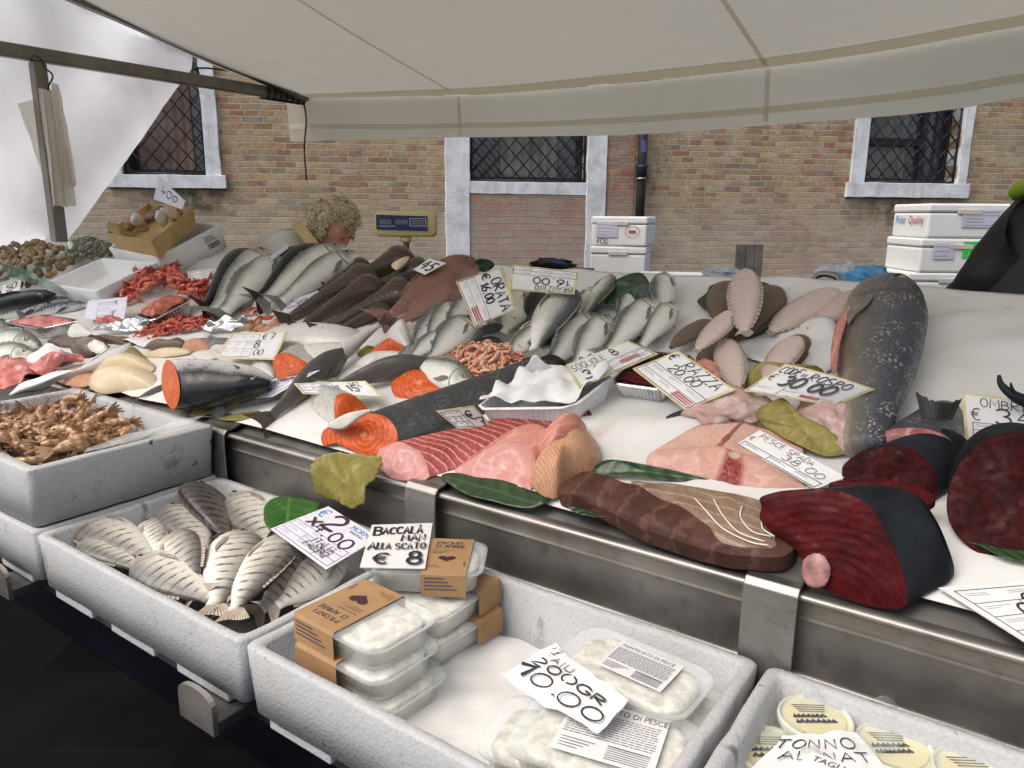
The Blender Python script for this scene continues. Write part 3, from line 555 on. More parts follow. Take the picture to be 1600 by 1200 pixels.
for (wi, (s0, s1, z0, z1)) in enumerate(opens):
    fr = bpy.data.objects.new('window', None); COL.objects.link(fr); fr.parent = bld
    jw = [(Ws(172, 250)[0], Ws(345, 250)[0], Ws(170, 293)[1]), (door_l, door_r, Ws(735, 303)[1]), (Ws(1328, 270)[0], Ws(1513, 240)[0], Ws(1400, 309)[1])][wi]
    zb = 0.0 if wi == 1 else z0 - 0.0
    obj('stone_jamb', slab_sub(jw[0], s0, zb, z1 + 0.2, -0.3, 0.03), M['stone'], fr, smooth=False)
    obj('stone_jamb', slab_sub(s1, jw[1], zb, z1 + 0.2, -0.3, 0.03), M['stone'], fr, smooth=False)
    ext = 0.0 if wi == 1 else 0.04
    a, b = (s0, s1) if wi == 1 else (jw[0] - ext, jw[1] + ext)
    obj('stone_sill', slab_sub(a, b, jw[2], z0 - 0.002, -0.3, 0.05 if wi != 1 else 0.02), M['stone'], fr, smooth=False)
    obj('stone_lintel', slab_sub(s0, s1, z1, z1 + 0.2, -0.3, 0.028), M['stone'], fr, smooth=False)
    pn = MB(); pn.poly([Wp(s0, z0, -0.24), Wp(s1, z0, -0.24), Wp(s1, z1, -0.24), Wp(s0, z1, -0.24)]); obj('pane', pn, M['pane'], fr, smooth=False)
    cw = MB(); rows = []
    rng = [(0.12, 0.8), (0.28, 0.78), (0.05, 0.55)][wi]
    for i in range(2):
        rows.append([Wp(s0 + (s1 - s0) * (rng[0] + (rng[1] - rng[0]) * q / 24), [z0 + 0.06, z1][i], -0.225 + 0.012 * math.sin(q * 1.7)) for q in range(25)])
    cw.grid(rows); obj('curtain', cw, M['curtain_pink'] if wi == 0 else M['curtain_cloth'], fr)
    fm = MB()
    for (x0, x1, y0, y1) in ((s0, s0 + 0.05, z0, z1), (s1 - 0.05, s1, z0, z1), (s0 + 0.05, s1 - 0.05, z0, z0 + 0.05)): slab(fm, x0, x1, y0, y1, -0.235, -0.19)
    if wi == 2: slab(fm, s0 + 0.05, s1 - 0.35, z0 + 0.42, z0 + 0.5, -0.235, -0.19); slab(fm, s1 - 0.36, s1 - 0.29, z0 + 0.05, z1, -0.235, -0.188)
    obj('casement', fm, M['iron'], fr, smooth=False)
    gm = MB(); sp_ = [0.165, 0.155, 0.17][wi]; k = 1.15 if wi == 0 else 1.1
    hgt = z1 - z0; wd = s1 - s0
    for sg in (1, -1):
        c = -hgt - wd
        while c < hgt + wd:
            t0, t1 = 0.0, hgt / k                      # line s = c + sg*t, z = k*t
            lo, hi = (max(0, -c), min(t1, wd - c)) if sg == 1 else (max(0, c - wd), min(t1, c))
            if hi - lo > 0.03:
                p, q = Wp(s0 + c + sg * lo, z0 + k * lo, -0.03 - 0.012 * (sg > 0)), Wp(s0 + c + sg * hi, z0 + k * hi, -0.03 - 0.012 * (sg > 0))
                gm.tube([p, q], 0.0075, 6)
            c += sp_
    for (a, b) in (((s0 + .012, z0), (s0 + .012, z1)), ((s1 - .012, z0), (s1 - .012, z1)), ((s0, z0 + .012), (s1, z0 + .012))): gm.tube([Wp(a[0], a[1], -0.035), Wp(b[0], b[1], -0.035)], 0.014, 6)
    obj('lattice_grille', gm, M['iron'], fr)
inf = MB(); s0, s1 = Mi[0] + 0.002, M2[0] - 0.002; zt = Ws(735, 303)[1] - 0.002
inf.poly([Wp(s0, 0, 0.012), Wp(s1, 0, 0.012), Wp(s1, zt, 0.012), Wp(s0, zt, 0.012)], 0, [(s0, 0), (s1, 0), (s1, zt), (s0, zt)])
obj('brick_infill', inf, M['brick_red'], bld, smooth=False)
strip = MB(); a_, b_ = door_r + 0.01, Ws(992, 250)[0]
strip.poly([Wp(a_, 0, 0.01), Wp(b_, 0, 0.01), Wp(b_, 4, 0.01), Wp(a_, 4, 0.01)], 0, [(a_ + 5, 0), (b_ + 5, 0), (b_ + 5, 4), (a_ + 5, 4)])
obj('brick_pier', strip, M['brick_red'], bld, smooth=False)
ps = Ws(997, 300)[0]; dp = MB(); dp.tube([Wp(ps, 0.0, 0.09), Wp(ps, 4.5, 0.09)], 0.05, 16); dpo = obj('drain_pipe', dp, simple('rusty iron pipe', (0.035, 0.03, 0.03), 0.45, 0.4, 6), bld)
zj = Ws(997, 262)[1]; cj = MB(); cj.tube([Wp(ps, zj - 0.14, 0.09), Wp(ps, zj - 0.02, 0.09), Wp(ps, zj, 0.09), Wp(ps, zj + 0.02, 0.09)], [0.052, 0.058, 0.068, 0.066], 16); obj('pipe_socket', cj, M['iron'], dpo)
zj = Ws(997, 280)[1]; cj = MB(); cj.tube([Wp(ps, zj - 0.012, 0.09), Wp(ps, zj + 0.012, 0.09)], 0.055, 16); obj('pipe_band', cj, M['steel'], dpo)
zj = Ws(1000, 230)[1]; st = MB(); st.grid([[Wp(ps + 0.0525 * math.sin(q), zj + dz, 0.09 + 0.0525 * math.cos(q)) for q in (-0.6, -0.2, 0.2, 0.6)] for dz in (-0.06, 0.06)]); obj('sticker', st, simple('purple sticker', (0.12, 0.07, 0.28), 0.4, 0.4, 60), dpo)
# ---------------------------------------------------------------- canopy
CV = 3.4; CP = Kv(470, 152, CV); CU, CZ = CP.dot(U), CP.z
rp = Ku(115, 0, CU); RS = (rp.z - CZ) / (CV - rp.dot(V))      # roof rise per metre towards the viewer
RV = 1.55; RZ = CZ + RS * (CV - RV)
M['canvas'] = fabric('canopy canvas', (0.68, 0.655, 0.585), 0.27, (0.76, 0.72, 0.62), stain=(0.42, 0.36, 0.26))
M['canvas_white'] = fabric('white side sheet', (0.9, 0.91, 0.97), 0.83, (0.92, 0.94, 1.0), scale=1.2)
M['seam'] = fabric('seam tape', (0.76, 0.71, 0.6), 0.68, (0.92, 0.86, 0.72))
canopy = thing('stall_canopy', 'off white canvas market canopy stretched over the whole fish stall', 'canopy', tuple(CP))
UR = 3.2
def edge_tab(pts, v): return [((q := Kv(x, y, v)).dot(U), q.z) for x, y in pts]
ETOP = edge_tab(((440, 152), (715, 149), (960, 131), (1200, 105), (1400, 76), (1600, 40)), CV)
EBOT = edge_tab(((420, 216), (715, 214), (1000, 208), (1300, 187), (1500, 168), (1600, 150)), CV)
for T_ in (ETOP, EBOT): T_ += [(T_[-1][0] + 1.2, T_[-1][1] + 0.03), (T_[-1][0] + 3.2, T_[-1][1] + 0.05)]; T_.insert(0, (T_[0][0] - .5, T_[0][1]))
def ez(T_, u): return cat_interp(T_, max(T_[0][0], min(T_[-1][0], u)))[0]
def esag(u, v): return (ez(ETOP, u) - CZ - 0.03) * math.exp(-max(0, CV - v) / 0.9)
def roofz(v): return CZ + RS * (CV - v) if v >= RV else RZ - 0.28 * (RV - v)
rows = []
for i in range(31):
    v = CV - (CV - 0.5) * i / 30; row = []
    for j in range(61):
        u = CU + 0.02 + (UR - CU) * j / 60
        sag = -0.05 * math.sin(math.pi * min(1, max(0, (CV - v) / (CV - RV)))) + 0.02 * nz((u * 0.9, v * 0.9, 3))
        row.append(W(u, v, roofz(v) + 0.03 + sag + esag(u, v)))
    rows.append(row)
rm_ = MB(); rm_.grid(rows); obj('roof_sheet', rm_, M['canvas'], canopy)
def edge_dip(u): return 0.07 * math.sin(math.pi * (u - CU) / (UR - CU)) ** 2
va = MB(); rows = []
for i in range(9):
    row = []
    for j in range(81):
        u = CU - 0.16 + (UR - CU + 0.16) * j / 80; t = i / 8
        zt = ez(ETOP, u) + 0.002; h = zt - ez(EBOT, u) + 0.012 * nz((u * 1.5, 1, 0)) + 0.02 * math.exp(-((j / 80.0) * 9) ** 2)
        row.append(W(u, CV + 0.012 + 0.02 * t + 0.02 * t * math.sin(u * 5) * 0.6, zt - h * t))
    rows.append(row)
va.grid(rows); M['valance'] = fabric('valance canvas', (0.95, 0.89, 0.73), 0.86, (1.0, 0.95, 0.76), stain=(0.5, 0.42, 0.28)); obj('valance', va, M['valance'], canopy)
def tape(name, pts, wid, nrm_dir, par):
    mb = MB(); a, b = [], []
    for p in pts: a.append(p - wid / 2); b.append(p + wid / 2)
    mb.grid([a, b]); return obj(name, mb, M['seam'], par)
n_ = 60
def roofpt(u, v, d=0.006):
    sag = -0.05 * math.sin(math.pi * min(1, max(0, (CV - v) / (CV - RV)))) + 0.02 * nz((u * 0.9, v * 0.9, 3)); return W(u, v, roofz(v) + 0.03 + sag - d + esag(u, v))
for (px, py) in ((715, 150), (1200, 106), (1700, 60)):
    u0 = Kv(px, py, CV).dot(U)
    mb = MB(); mb.grid([[roofpt(u0 + e, CV - 0.03 - (CV - 0.4) * q / 24) for q in range(25)] for e in (-0.011, 0.011)]); obj('seam', mb, M['seam'], canopy)
    mb = MB(); mb.grid([[W(u0 + e, CV + 0.006 + 0.02 * q / 8 - 0.002, ez(ETOP, u0) - 0.005 - (ez(ETOP, u0) - ez(EBOT, u0) - 0.02) * q / 8) for q in range(9)] for e in (-0.011, 0.011)]); obj('seam', mb, M['seam'], canopy)
mb = MB(); mb.grid([[roofpt(CU + 0.05 + (UR - CU - 0.1) * q / 60, vv) for q in range(61)] for vv in (CV - 0.015, CV - 0.10)]); obj('seam', mb, M['seam'], canopy)
mb = MB(); rows = [[], []]
for q in range(61):
    u = CU - 0.14 + (UR - CU) * q / 60
    for i, t in enumerate((0.66, 0.78)): rows[i].append(W(u, CV + 0.006 + 0.02 * t + 0.02 * t * math.sin(u * 5) * 0.6, ez(ETOP, u) - (ez(ETOP, u) - ez(EBOT, u)) * t))
mb.grid(rows); obj('seam', mb, M['seam'], canopy)
M['beam'] = simple('grey aluminium beam', (0.24, 0.22, 0.19), 0.45, 0.15, 6, metal=0.5)
def bar(mb, a, b, wv, wz):
    d = (b - a); l = d.length; d.normalize(); x = d.cross(Z).normalized(); y = x.cross(d)
    mb.box((a + b) / 2, (d, x, y), (l / 2, wv / 2, wz / 2))
bm_ = MB(); bar(bm_, W(CU, CV + 0.02, CZ), W(CU, 0.5, CZ), 0.05, 0.065); obj('cross_beam', bm_, M['beam'], canopy, smooth=False, bevel=0.006)
bm_ = MB(); bar(bm_, W(CU + 0.06, CV, CZ + 0.0), W(CU + 0.06, RV, RZ - 0.0), 0.05, 0.065); obj('rafter', bm_, M['beam'], canopy, smooth=False, bevel=0.006)
bm_ = MB(); bar(bm_, W(CU + 0.06, RV, RZ), W(CU + 0.06, 0.52, roofz(0.52)), 0.05, 0.065); obj('rafter', bm_, M['beam'], canopy, smooth=False, bevel=0.006)
pt = Ku(57, 88, CU); PV = pt.dot(V)
bm_ = MB(); bm_.box(W(CU, PV, CZ / 2 - 0.017), (U, V, Z), (0.03, 0.03, CZ / 2 - 0.017)); obj('post', bm_, M['beam'], canopy, smooth=False, bevel=0.005)
bm_ = MB(); bm_.box(W(UR - 0.05, PV, CZ / 2 - 0.017), (U, V, Z), (0.03, 0.03, CZ / 2 - 0.017)); obj('post', bm_, M['beam'], canopy, smooth=False, bevel=0.005)
bm_ = MB(); bar(bm_, W(UR - 0.05, CV + 0.02, CZ), W(UR - 0.05, 0.5, CZ), 0.05, 0.065); obj('cross_beam', bm_, M['beam'], canopy, smooth=False, bevel=0.006)
bm_ = MB(); bar(bm_, W(CU, 0.5, roofz(0.5)), W(UR, 0.5, roofz(0.5)), 0.05, 0.06); obj('front_beam', bm_, M['beam'], canopy, smooth=False, bevel=0.006)
rp_ = MB(); q = W(CU + 0.02, CV, CZ - 0.02)
rp_.tube(smooth_line([q, q + Vector((0.02, -.02, -0.12)), q + Vector((0.0, -.03, -0.3)), q + Vector((0.005, -.03, -0.5))], 6), 0.006, 6)
for k in range(7): rp_.tube(smooth_line([W(CU - 0.035, CV - 0.02 - 0.045 * k, CZ - 0.036), W(CU, CV - 0.03 - 0.045 * k, CZ - 0.042), W(CU + 0.035, CV - 0.045 * k, CZ - 0.036), W(CU + 0.035, CV - 0.045 * k, CZ + 0.04)], 3), 0.006, 6)
obj('tie_cord', rp_, M['black'], canopy)
hk = MB(); h0 = Ku(300, 108, CU); hk.tube(smooth_line([h0, h0 + Z * 0.02 + V * 0.1, h0 + V * 0.35 + Z * 0.03], 6), 0.005, 6); hk.tube(smooth_line([h0, h0 - Z * 0.05, h0 + V * 0.04 - Z * 0.04, h0 + V * 0.03 + Z * 0.02], 4), 0.006, 6); obj('hook', hk, M['black'], canopy)
# white side sheet hung on the gable end
CU2 = CU - 0.10
a = Ku(300, 106, CU2); b = Ku(105, 372, CU2); c_ = Ku(60, 440, CU2)
cu = MB(); rows = []
for i in range(41):
    t = i / 40; zz = RZ + 0.04 - (RZ + 0.04 - 0.25) * t
    if zz > a.z: vr = a.dot(V) + (roofz(a.dot(V)) - zz) * 0.0
    vr = a.dot(V) if zz > a.z else a.dot(V) + (b.dot(V) - a.dot(V)) * (a.z - zz) / (a.z - b.z)
    vr = max(vr, b.dot(V) - 0.1)
    row = []
    for j in range(41):
        v = 0.0 + (vr - 0.0) * j / 40
        zz2 = min(zz, roofz(v) + 0.03)
        f = 0.05 * nz((v * 2.2, zz * 1.2, 0)) + 0.02 * nz((v * 9 + zz * 5, zz * 3, 4)) + 0.018 * math.sin((v - zz * 0.8) * 9) * (j / 40) ** 3
        row.append(W(CU2 + f, v, zz2))
    rows.append(row)
cu.grid(rows)
tag(obj('side_sheet', cu, M['canvas_white']), 'bluish white plastic sheet closing the left end of the stall', 'sheet')
# ---------------------------------------------------------------- counter
UL, UE = -4.6, 1.6
cnt = thing('fish_counter', 'stainless steel fish counter with sloping display top and bent clips', 'counter', tuple(W(-1.5, VF, 0)))
t_ = MB(); t_.poly([W(UL, VF + 0.004, ZF - 0.012), W(UE, VF + 0.004, ZF - 0.012), W(UE, VB, zc(VB) - 0.012), W(UL, VB, zc(VB) - 0.012)])
t_.poly([W(UL, VF + 0.004, ZF - 0.04), W(UE, VF + 0.004, ZF - 0.04), W(UE, VB, zc(VB) - 0.05), W(UL, VB, zc(VB) - 0.05)])
t_.poly([W(UL, VB, zc(VB) - 0.012), W(UE, VB, zc(VB) - 0.012), W(UE, VB, zc(VB) - 0.05), W(UL, VB, zc(VB) - 0.05)])
obj('display_top', t_, M['steel'], cnt, smooth=False)
fp = MB(); prof = [(VF + 0.03, ZF - 0.006), (VF + 0.004, ZF - 0.001), (VF - 0.003, ZF - 0.003), (VF - 0.006, ZF - 0.008), (VF - 0.003, ZF - 0.012), (VF + 0.006, ZF - 0.014), (VF + 0.009, ZF - 0.02), (VF + 0.009, ZF - 0.118), (VF + 0.01, ZF - 0.124), (VF - 0.006, ZF - 0.126), (VF - 0.01, ZF - 0.134), (VF - 0.006, ZF - 0.142), (VF + 0.02, ZF - 0.146), (VF + 0.02, ZF - 0.26)]
fp.grid([[W(u, v, z) for v, z in prof] for u in [UL + (UE - UL) * i / 40 for i in range(41)]])
obj('front_panel', fp, M['steel'], cnt)
cl1, cl2, cl3 = B(345, 668, ZF).dot(U), B(676, 756, ZF).dot(U), B(1215, 905, ZF).dot(U)
for cu_, wd in ((cl1, 0.05), (cl2, 0.036), (cl3, 0.036), (cl1 - 0.62, 0.04), (cl3 + 0.62, 0.04)):
    c = MB(); pr = [(VF + 0.05, ZF + 0.004 + SL * 0.05), (VF + 0.01, ZF + 0.008), (VF - 0.006, ZF + 0.007), (VF - 0.014, ZF - 0.002), (VF - 0.016, ZF - 0.02), (VF - 0.016, ZF - 0.175)]
    pr2 = [(v + 0.004, z - 0.004) for v, z in pr]
    r1 = [[W(cu_ + e * wd, v, z) for v, z in smooth_p] for e, smooth_p in ((-1, pr), (1, pr))]
    r2 = [[W(cu_ + e * wd, v, z) for v, z in pr2] for e in (1, -1)]
    c.grid(r1 + r2 + [r1[0]]); obj('bent_clip', c, M['steel'], cnt, smooth=False, bevel=0.0015)
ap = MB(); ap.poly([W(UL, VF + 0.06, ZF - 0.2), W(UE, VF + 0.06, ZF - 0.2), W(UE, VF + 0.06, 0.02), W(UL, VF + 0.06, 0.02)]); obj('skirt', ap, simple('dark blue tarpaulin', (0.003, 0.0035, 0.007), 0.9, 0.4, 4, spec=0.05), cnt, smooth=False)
for u in (-4.2, -2.9, -1.6, -0.3, 1.0):
    for v in (VF + 0.1, VB - 0.08):
        l = MB(); l.box(W(u, v, (zc(v) - 0.05) / 2), (U, V, Z), (0.02, 0.02, (zc(v) - 0.05) / 2)); obj('leg', l, M['steel_dark'], cnt, smooth=False)
ZR = H - 0.58; BH = 0.118; ZB = ZR - BH                      # rim, height and base of the row of foam boxes
V0, V1 = 0.545, 0.932
for px, py in ((372, 1075), (32, 900)):
    u = B(px, py, ZB).dot(U)
    l = MB(); l.box(W(u, (V0 - 0.03 + VF + 0.06) / 2, ZB - 0.012), (U, V, Z), (0.042, (VF + 0.06 - V0 + 0.03) / 2, 0.010)); obj('bracket_arm', l, M['steel_dark'], cnt, smooth=False, bevel=0.003)
    l = MB(); rows = []
    for vv in (V0 - 0.034, V0 - 0.026):
        rows.append([W(u + 0.042 * math.cos(t), vv, ZB + 0.012 + 0.028 * max(0, math.sin(t)) ** 0.6 if True else 0) for t in [math.pi * q / 12 for q in range(13)]] + [W(u - 0.042, vv, ZB - 0.022), W(u + 0.042, vv, ZB - 0.022)])
    l.grid(rows, cu=True); l.face(range(15)); l.face(range(15, 30)); obj('bracket_lip', l, M['steel'], cnt, smooth=False)
for vv in (V0 + 0.06, V1 - 0.05):
    l = MB(); bar(l, W(UL, vv, ZB - 0.034), W(UE, vv, ZB - 0.034), 0.03, 0.02); obj('shelf_rail', l, M['steel_dark'], cnt, smooth=False)
# white plastic sheet over the display top
sh = MB(); rows = []
def wrinkle(u, v):
    t = (v - VF) / DEP
    a = 0.004 * math.sin(u * 17 + 3 * nz((u * 2, v * 2, 0))) * nz((u * 1.3, v * 3, 5))
    b = max(0, nz((u * 1.5 + v * 4, v * 5 - u * 2.5, 9))) ** 2 * 0.05
    c = max(0, nz((u * 6 - v * 9, v * 4 + u * 1.2, 2))) ** 2 * 0.03
    return 0.003 + abs(a) + (b + c) * (0.25 + 0.75 * t)
for i in range(91):
    t = i / 90; row = []
    for j in range(421):
        u = UL + 0.05 + (UE - UL - 0.1) * j / 420
        e = 0.03 + 0.012 * nz((u * 4, 0, 1)) + 0.035 * max(0, (u + 0.25)) + (0.05 if -0.25 < u < -0.1 else 0)
        v = VF + e + (DEP - e + 0.004) * t
        p = W(u, v, zc(v)) + NN * wrinkle(u, v)
        row.append(p)
    rows.append(row)
for dz in (0.02, 0.06, 0.14, 0.3): rows.append([W(UL + 0.05 + (UE - UL - 0.1) * j / 420, VB + 0.012 + 0.012 * math.sin(j * 0.5) * dz * 3, zc(VB) - dz + 0.01) for j in range(421)])
sh.grid(rows)
def sheetmat():
    m, nt, out = newmat('white plastic cover'); v = tex(nt)
    f = noi(nt, 3, v, 5, 0.6); c = ramp(nt, f, [(0.3, (0.64, 0.62, 0.58)), (0.7, (0.75, 0.735, 0.71))])
    c = mixc(nt, ramp(nt, noi(nt, 6, v, 5, 0.7, 0.8), [(0.6, 0.0), (0.74, 0.55)]), c, (0.5, 0.34, 0.27))
    c = mixc(nt, ramp(nt, noi(nt, 40, v, 3), [(0.7, 0.0), (0.76, 0.6)]), c, (0.3, 0.2, 0.15))
    princ(nt, out, c, ramp(nt, f, [(0.3, 0.22), (0.7, 0.5)]), spec=0.45, nrm=bump(nt, noi(nt, 16, v, 4, 0.6, 1.0), 0.3, 0.004)); return m
M['sheet'] = sheetmat()
tag(obj('table_cover', sh, M['sheet']), 'wet white plastic cover spread over the sloping fish counter', 'table cover')
# ---------------------------------------------------------------- fish
PROF = {
 'bass': [(0, .042, .042, .018), (.1, .046, .046, .026), (.3, .085, .08, .055), (.55, .125, .115, .075), (.72, .12, .115, .08), (.82, .098, .1, .068), (.9, .068, .075, .05), (.96, .04, .05, .034), (1, .016, .022, .016)],
 'bream': [(0, .045, .045, .018), (.08, .05, .05, .026), (.28, .125, .11, .055), (.52, .185, .155, .08), (.70, .19, .155, .088), (.81, .16, .13, .076), (.9, .11, .098, .055), (.96, .065, .065, .036), (1, .025, .03, .016)],
 'mackerel': [(0, .02, .02, .014), (.1, .03, .03, .025), (.35, .075, .075, .06), (.65, .09, .09, .07), (.85, .07, .07, .055), (.95, .035, .04, .03), (1, .004, .006, .005)],
 'monk': [(0, .03, .03, .02), (.15, .04, .04, .035), (.4, .065, .06, .06), (.6, .09, .07, .085), (.78, .12, .08, .14), (.9, .12, .08, .17), (.97, .08, .06, .14), (1, .03, .03, .09)],
 'sole': [(0, .04, .04, .012), (.08, .09, .09, .018), (.3, .18, .18, .032), (.6, .215, .21, .042), (.82, .18, .17, .04), (.94, .11, .1, .032), (1, .02, .02, .01)],
 'big': [(0, .07, .07, .05), (.15, .085, .085, .06), (.4, .115, .115, .085), (.65, .135, .135, .1), (.8, .13, .13, .1), (.9, .1, .105, .085), (.97, .06, .075, .06), (1, .015, .03, .02)],
 'salmonhead': [(0, .21, .2, .16), (.2, .215, .2, .165), (.5, .19, .18, .15), (.75, .14, .14, .115), (.9, .085, .095, .075), (.97, .05, .06, .045), (1, .012, .02, .012)],
}
def fish_local(kind, L, bend=0.0, n=34, m=22, seed=0, sag=0.0):
    mb = MB(); rows = []; uvs = []; tab = PROF[kind]
    for i in range(n + 1):
        t = i / n; t = t if i < n else 1.0
        t = 1 - (1 - t) ** 1.15
        a, b, wd = cat_interp(tab, t); x = (t - 0.5) * L
        cy = bend * L * (0.25 - (t - 0.5) ** 2) * 2; row = []; ur = []
        for j in range(m):
            th = 2 * math.pi * j / m; cs, sn = math.cos(th), math.sin(th)
            y = (a if cs > 0 else b) * L * cs * (abs(cs) ** -0.12 if abs(cs) > 1e-4 else 1); z = wd * L * sn * (abs(sn) ** -0.1 if abs(sn) > 1e-4 else 1)
            if 0.74 < t < 0.93 and abs(sn) > 0.4: z *= 1 + 0.06 * math.sin((t - 0.74) / 0.19 * math.pi)
            e = 1 + 0.03 * nz((t * 5, cs * 1.3 + seed, sn * 1.3))
            row.append(Vector((x, cy + y * e, z * e))); ur.append((t, 0.5 + 0.5 * cs))
        rows.append(row); uvs.append(ur)
    ids = mb.grid(rows, 0, cu=True, uvs=uvs, flip=True); mb.face(ids[0]); mb.face(list(reversed(ids[-1])))
    return mb
def spine_y(bend, L, t): return bend * L * (0.25 - (t - 0.5) ** 2) * 2
def tail_local(L, bend, size=0.2, fork=0.35, th=0.004, spread=0.17, rag=0.0):
    mb = MB(); k = 13; y0 = spine_y(bend, L, 0); top = []; 
    for side in (1, -1):
        rows = []; uvs = []
        for i in range(7):
            s = i / 6; row = []; ur = []
            for j in range(k):
                q = -1 + 2 * j / (k - 1)
                ln = size * (1 - fork * (1 - abs(q) ** 1.3)) * (1 + rag * nz((q * 6, 0, 2)))
                row.append(Vector((-0.5 * L + 0.02 * L - s * ln * L, y0 + q * L * (0.036 + (spread - 0.036) * s ** 0.9), side * th * L * (1 - 0.85 * s) + 0.012 * L * s * math.sin(q * 4))))
                ur.append((s, j / (k - 1)))
            rows.append(row); uvs.append(ur)
        mb.grid(rows, 0, uvs=uvs, flip=(side < 0))
    return mb
def fin_local(pts, z0=0.0, th=0.0015):
    mb = MB(); n = len(pts) // 2
    for side in (1, -1):
        mb.grid([[Vector((p[0], p[1], z0 + side * th)) for p in pts[:n]], [Vector((p[0], p[1], z0 + side * th * 0.3)) for p in pts[n:]]], uvs=[[(0, q / (n - 1)) for q in range(n)], [(1, q / (n - 1)) for q in range(n)]], flip=side < 0)
    return mb
def eye_local(par, c, r, flat=0.45, sgn=1):
    mb = MB(); mb.blob(c, (Vector((1, 0, 0)), Vector((0, 1, 0)), Vector((0, 0, sgn))), (r, r, r * flat), 14, 8, 0)
    mb.blob(c + Vector((0, 0, sgn * r * flat * 0.62)), (Vector((1, 0, 0)), Vector((0, 1, 0)), Vector((0, 0, sgn))), (r * 0.6, r * 0.6, r * flat * 0.5), 12, 6, 1)
    return obj('eye', mb, [M['eye_white'], M['eye_black']], par, local=True)
def frame(Pt, Ph, sgn, roll, n=None, lean=0.42):
    n = n or NN; X = (Ph - Pt); L = X.length; X.normalize(); c = (Pt + Ph) / 2
    n2 = (n - X * n.dot(X)).normalized(); e = (O - c).normalized(); e = (e - X * e.dot(X)).normalized()
    f = (n2 * (1 - lean) + e * lean).normalized()          # a piled fish tips its flank towards the open side of the stall
    side = n2.cross(X).normalized() * sgn; D = X.cross(f).normalized()
    if D.dot(side) < 0: D = -D
    Y = D * math.cos(roll) + f * math.sin(roll); Zl = X.cross(Y)
    m = Matrix.Identity(4)
    for i, a in enumerate((X, Y, Zl)):
        for j in range(3): m[j][i] = a[j]
    for j in range(3): m[j][3] = c[j]
    return m, L, Y, Zl
def fish(name, label, cat, head, tail, kind, mat, sgn=1, roll=10, bend=0.0, group=None, fin='fin_grey', h=None, tailfin=True, ht=None, dorsal=True, pect=True, eyes=True, tsize=0.2, fork=0.35, seed=0, surf=None, rag=0.0, spread=0.17, fat=1.0, lean=0.42, hard=False, fringe=False):
    """head / tail: pixel of snout tip and tail root as seen lying on the counter; h: height of the body's axis above it"""
    P = surf or T
    if fat != 1:
        PROF[kind + str(fat)] = [(q[0], q[1] * fat, q[2] * fat, q[3] * fat) for q in PROF[kind]]; kind = kind + str(fat)
    n_ = NN if surf is None else Z
    mw = max(q[3] for q in PROF[kind]); md = max(max(q[1], q[2]) for q in PROF[kind])
    m, L0, Y_, Z_ = frame(P(*tail, 0.02), P(*head, 0.02), sgn, R(roll), n_, lean)
    base = math.hypot(mw * Z_.dot(n_), md * Y_.dot(n_)) * L0 * 0.9
    hh = base if h is None else max(h, base) if not hard else h; htl = hh * 0.75 if ht is None else ht
    m, L, Y_, Z_ = frame(P(tail[0], tail[1], htl), P(head[0], head[1], hh), sgn, R(roll), n_, lean)
    root = thing(name, label, cat, group=group, mat=m)
    obj('body', fish_local(kind, L, bend, seed=seed), M[mat], root, local=True)
    f = M[fin]
    if tailfin: obj('tail_fin', tail_local(L, bend, tsize, fork, rag=rag, spread=spread), f, root, local=True)
    tab = PROF[kind]
    def top(t): return spine_y(bend, L, t) + cat_interp(tab, t)[0] * L
    def bot(t): return spine_y(bend, L, t) - cat_interp(tab, t)[1] * L
    if dorsal:
        ts = [0.22 + 0.46 * q / 12 for q in range(13)]
        lo = [((t - .5) * L, top(t) - 0.012 * L) for t in ts]; hi = [((t - .5) * L - 0.03 * L, top(t) + L * 0.03 * (0.85 + 0.15 * math.sin(q * 2.9)) * math.sin(math.pi * (q + 1) / 14) ** 0.5) for q, t in enumerate(ts)]
        obj('dorsal_fin', fin_local(lo + hi), f, root, local=True)
        ts = [0.16 + 0.14 * q / 6 for q in range(7)]
        lo = [((t - .5) * L, bot(t) + 0.012 * L) for t in ts]; hi = [((t - .5) * L - 0.03 * L, bot(t) - L * 0.03 * math.sin(math.pi * (q + 1) / 8) ** 0.5) for q, t in enumerate(ts)]
        obj('anal_fin', fin_local(lo + hi), f, root, local=True)
    if fringe:
        for nm, fu, sg_ in (('dorsal_fin', top, 1), ('anal_fin', bot, -1)):
            ts = [0.06 + 0.84 * q / 24 for q in range(25)]
            lo = [((t - .5) * L, fu(t) - sg_ * 0.012 * L) for t in ts]; hi = [((t - .5) * L - .015 * L, fu(t) + sg_ * L * 0.017 * math.sin(math.pi * (q + 1) / 26) ** 0.6) for q, t in enumerate(ts)]
            obj(nm, fin_local(lo + hi), f, root, local=True)
    if pect:
        t0 = 0.735; wd = cat_interp(tab, t0)[2] * L; k = 7
        for s_ in (1, -1):
            mb = MB(); rows = []; uvs = []
            for i in range(6):
                s = i / 5; row = []; ur = []
                for j in range(k):
                    q = -1 + 2 * j / (k - 1)
                    row.append(Vector(((t0 - .5) * L - s * 0.2 * L * (1 - 0.3 * abs(q) * s), spine_y(bend, L, t0) - 0.03 * L + q * (0.012 + 0.05 * s - 0.052 * s * s) * L - 0.05 * s * L, s_ * (wd * (1.02 - 0.12 * s) + 0.012 * L * math.sin(s * 2.6))))); ur.append((s, j / (k - 1)))
                rows.append(row); uvs.append(ur)
            mb.grid(rows, uvs=uvs); obj('pectoral_fin', mb, f, root, local=True)
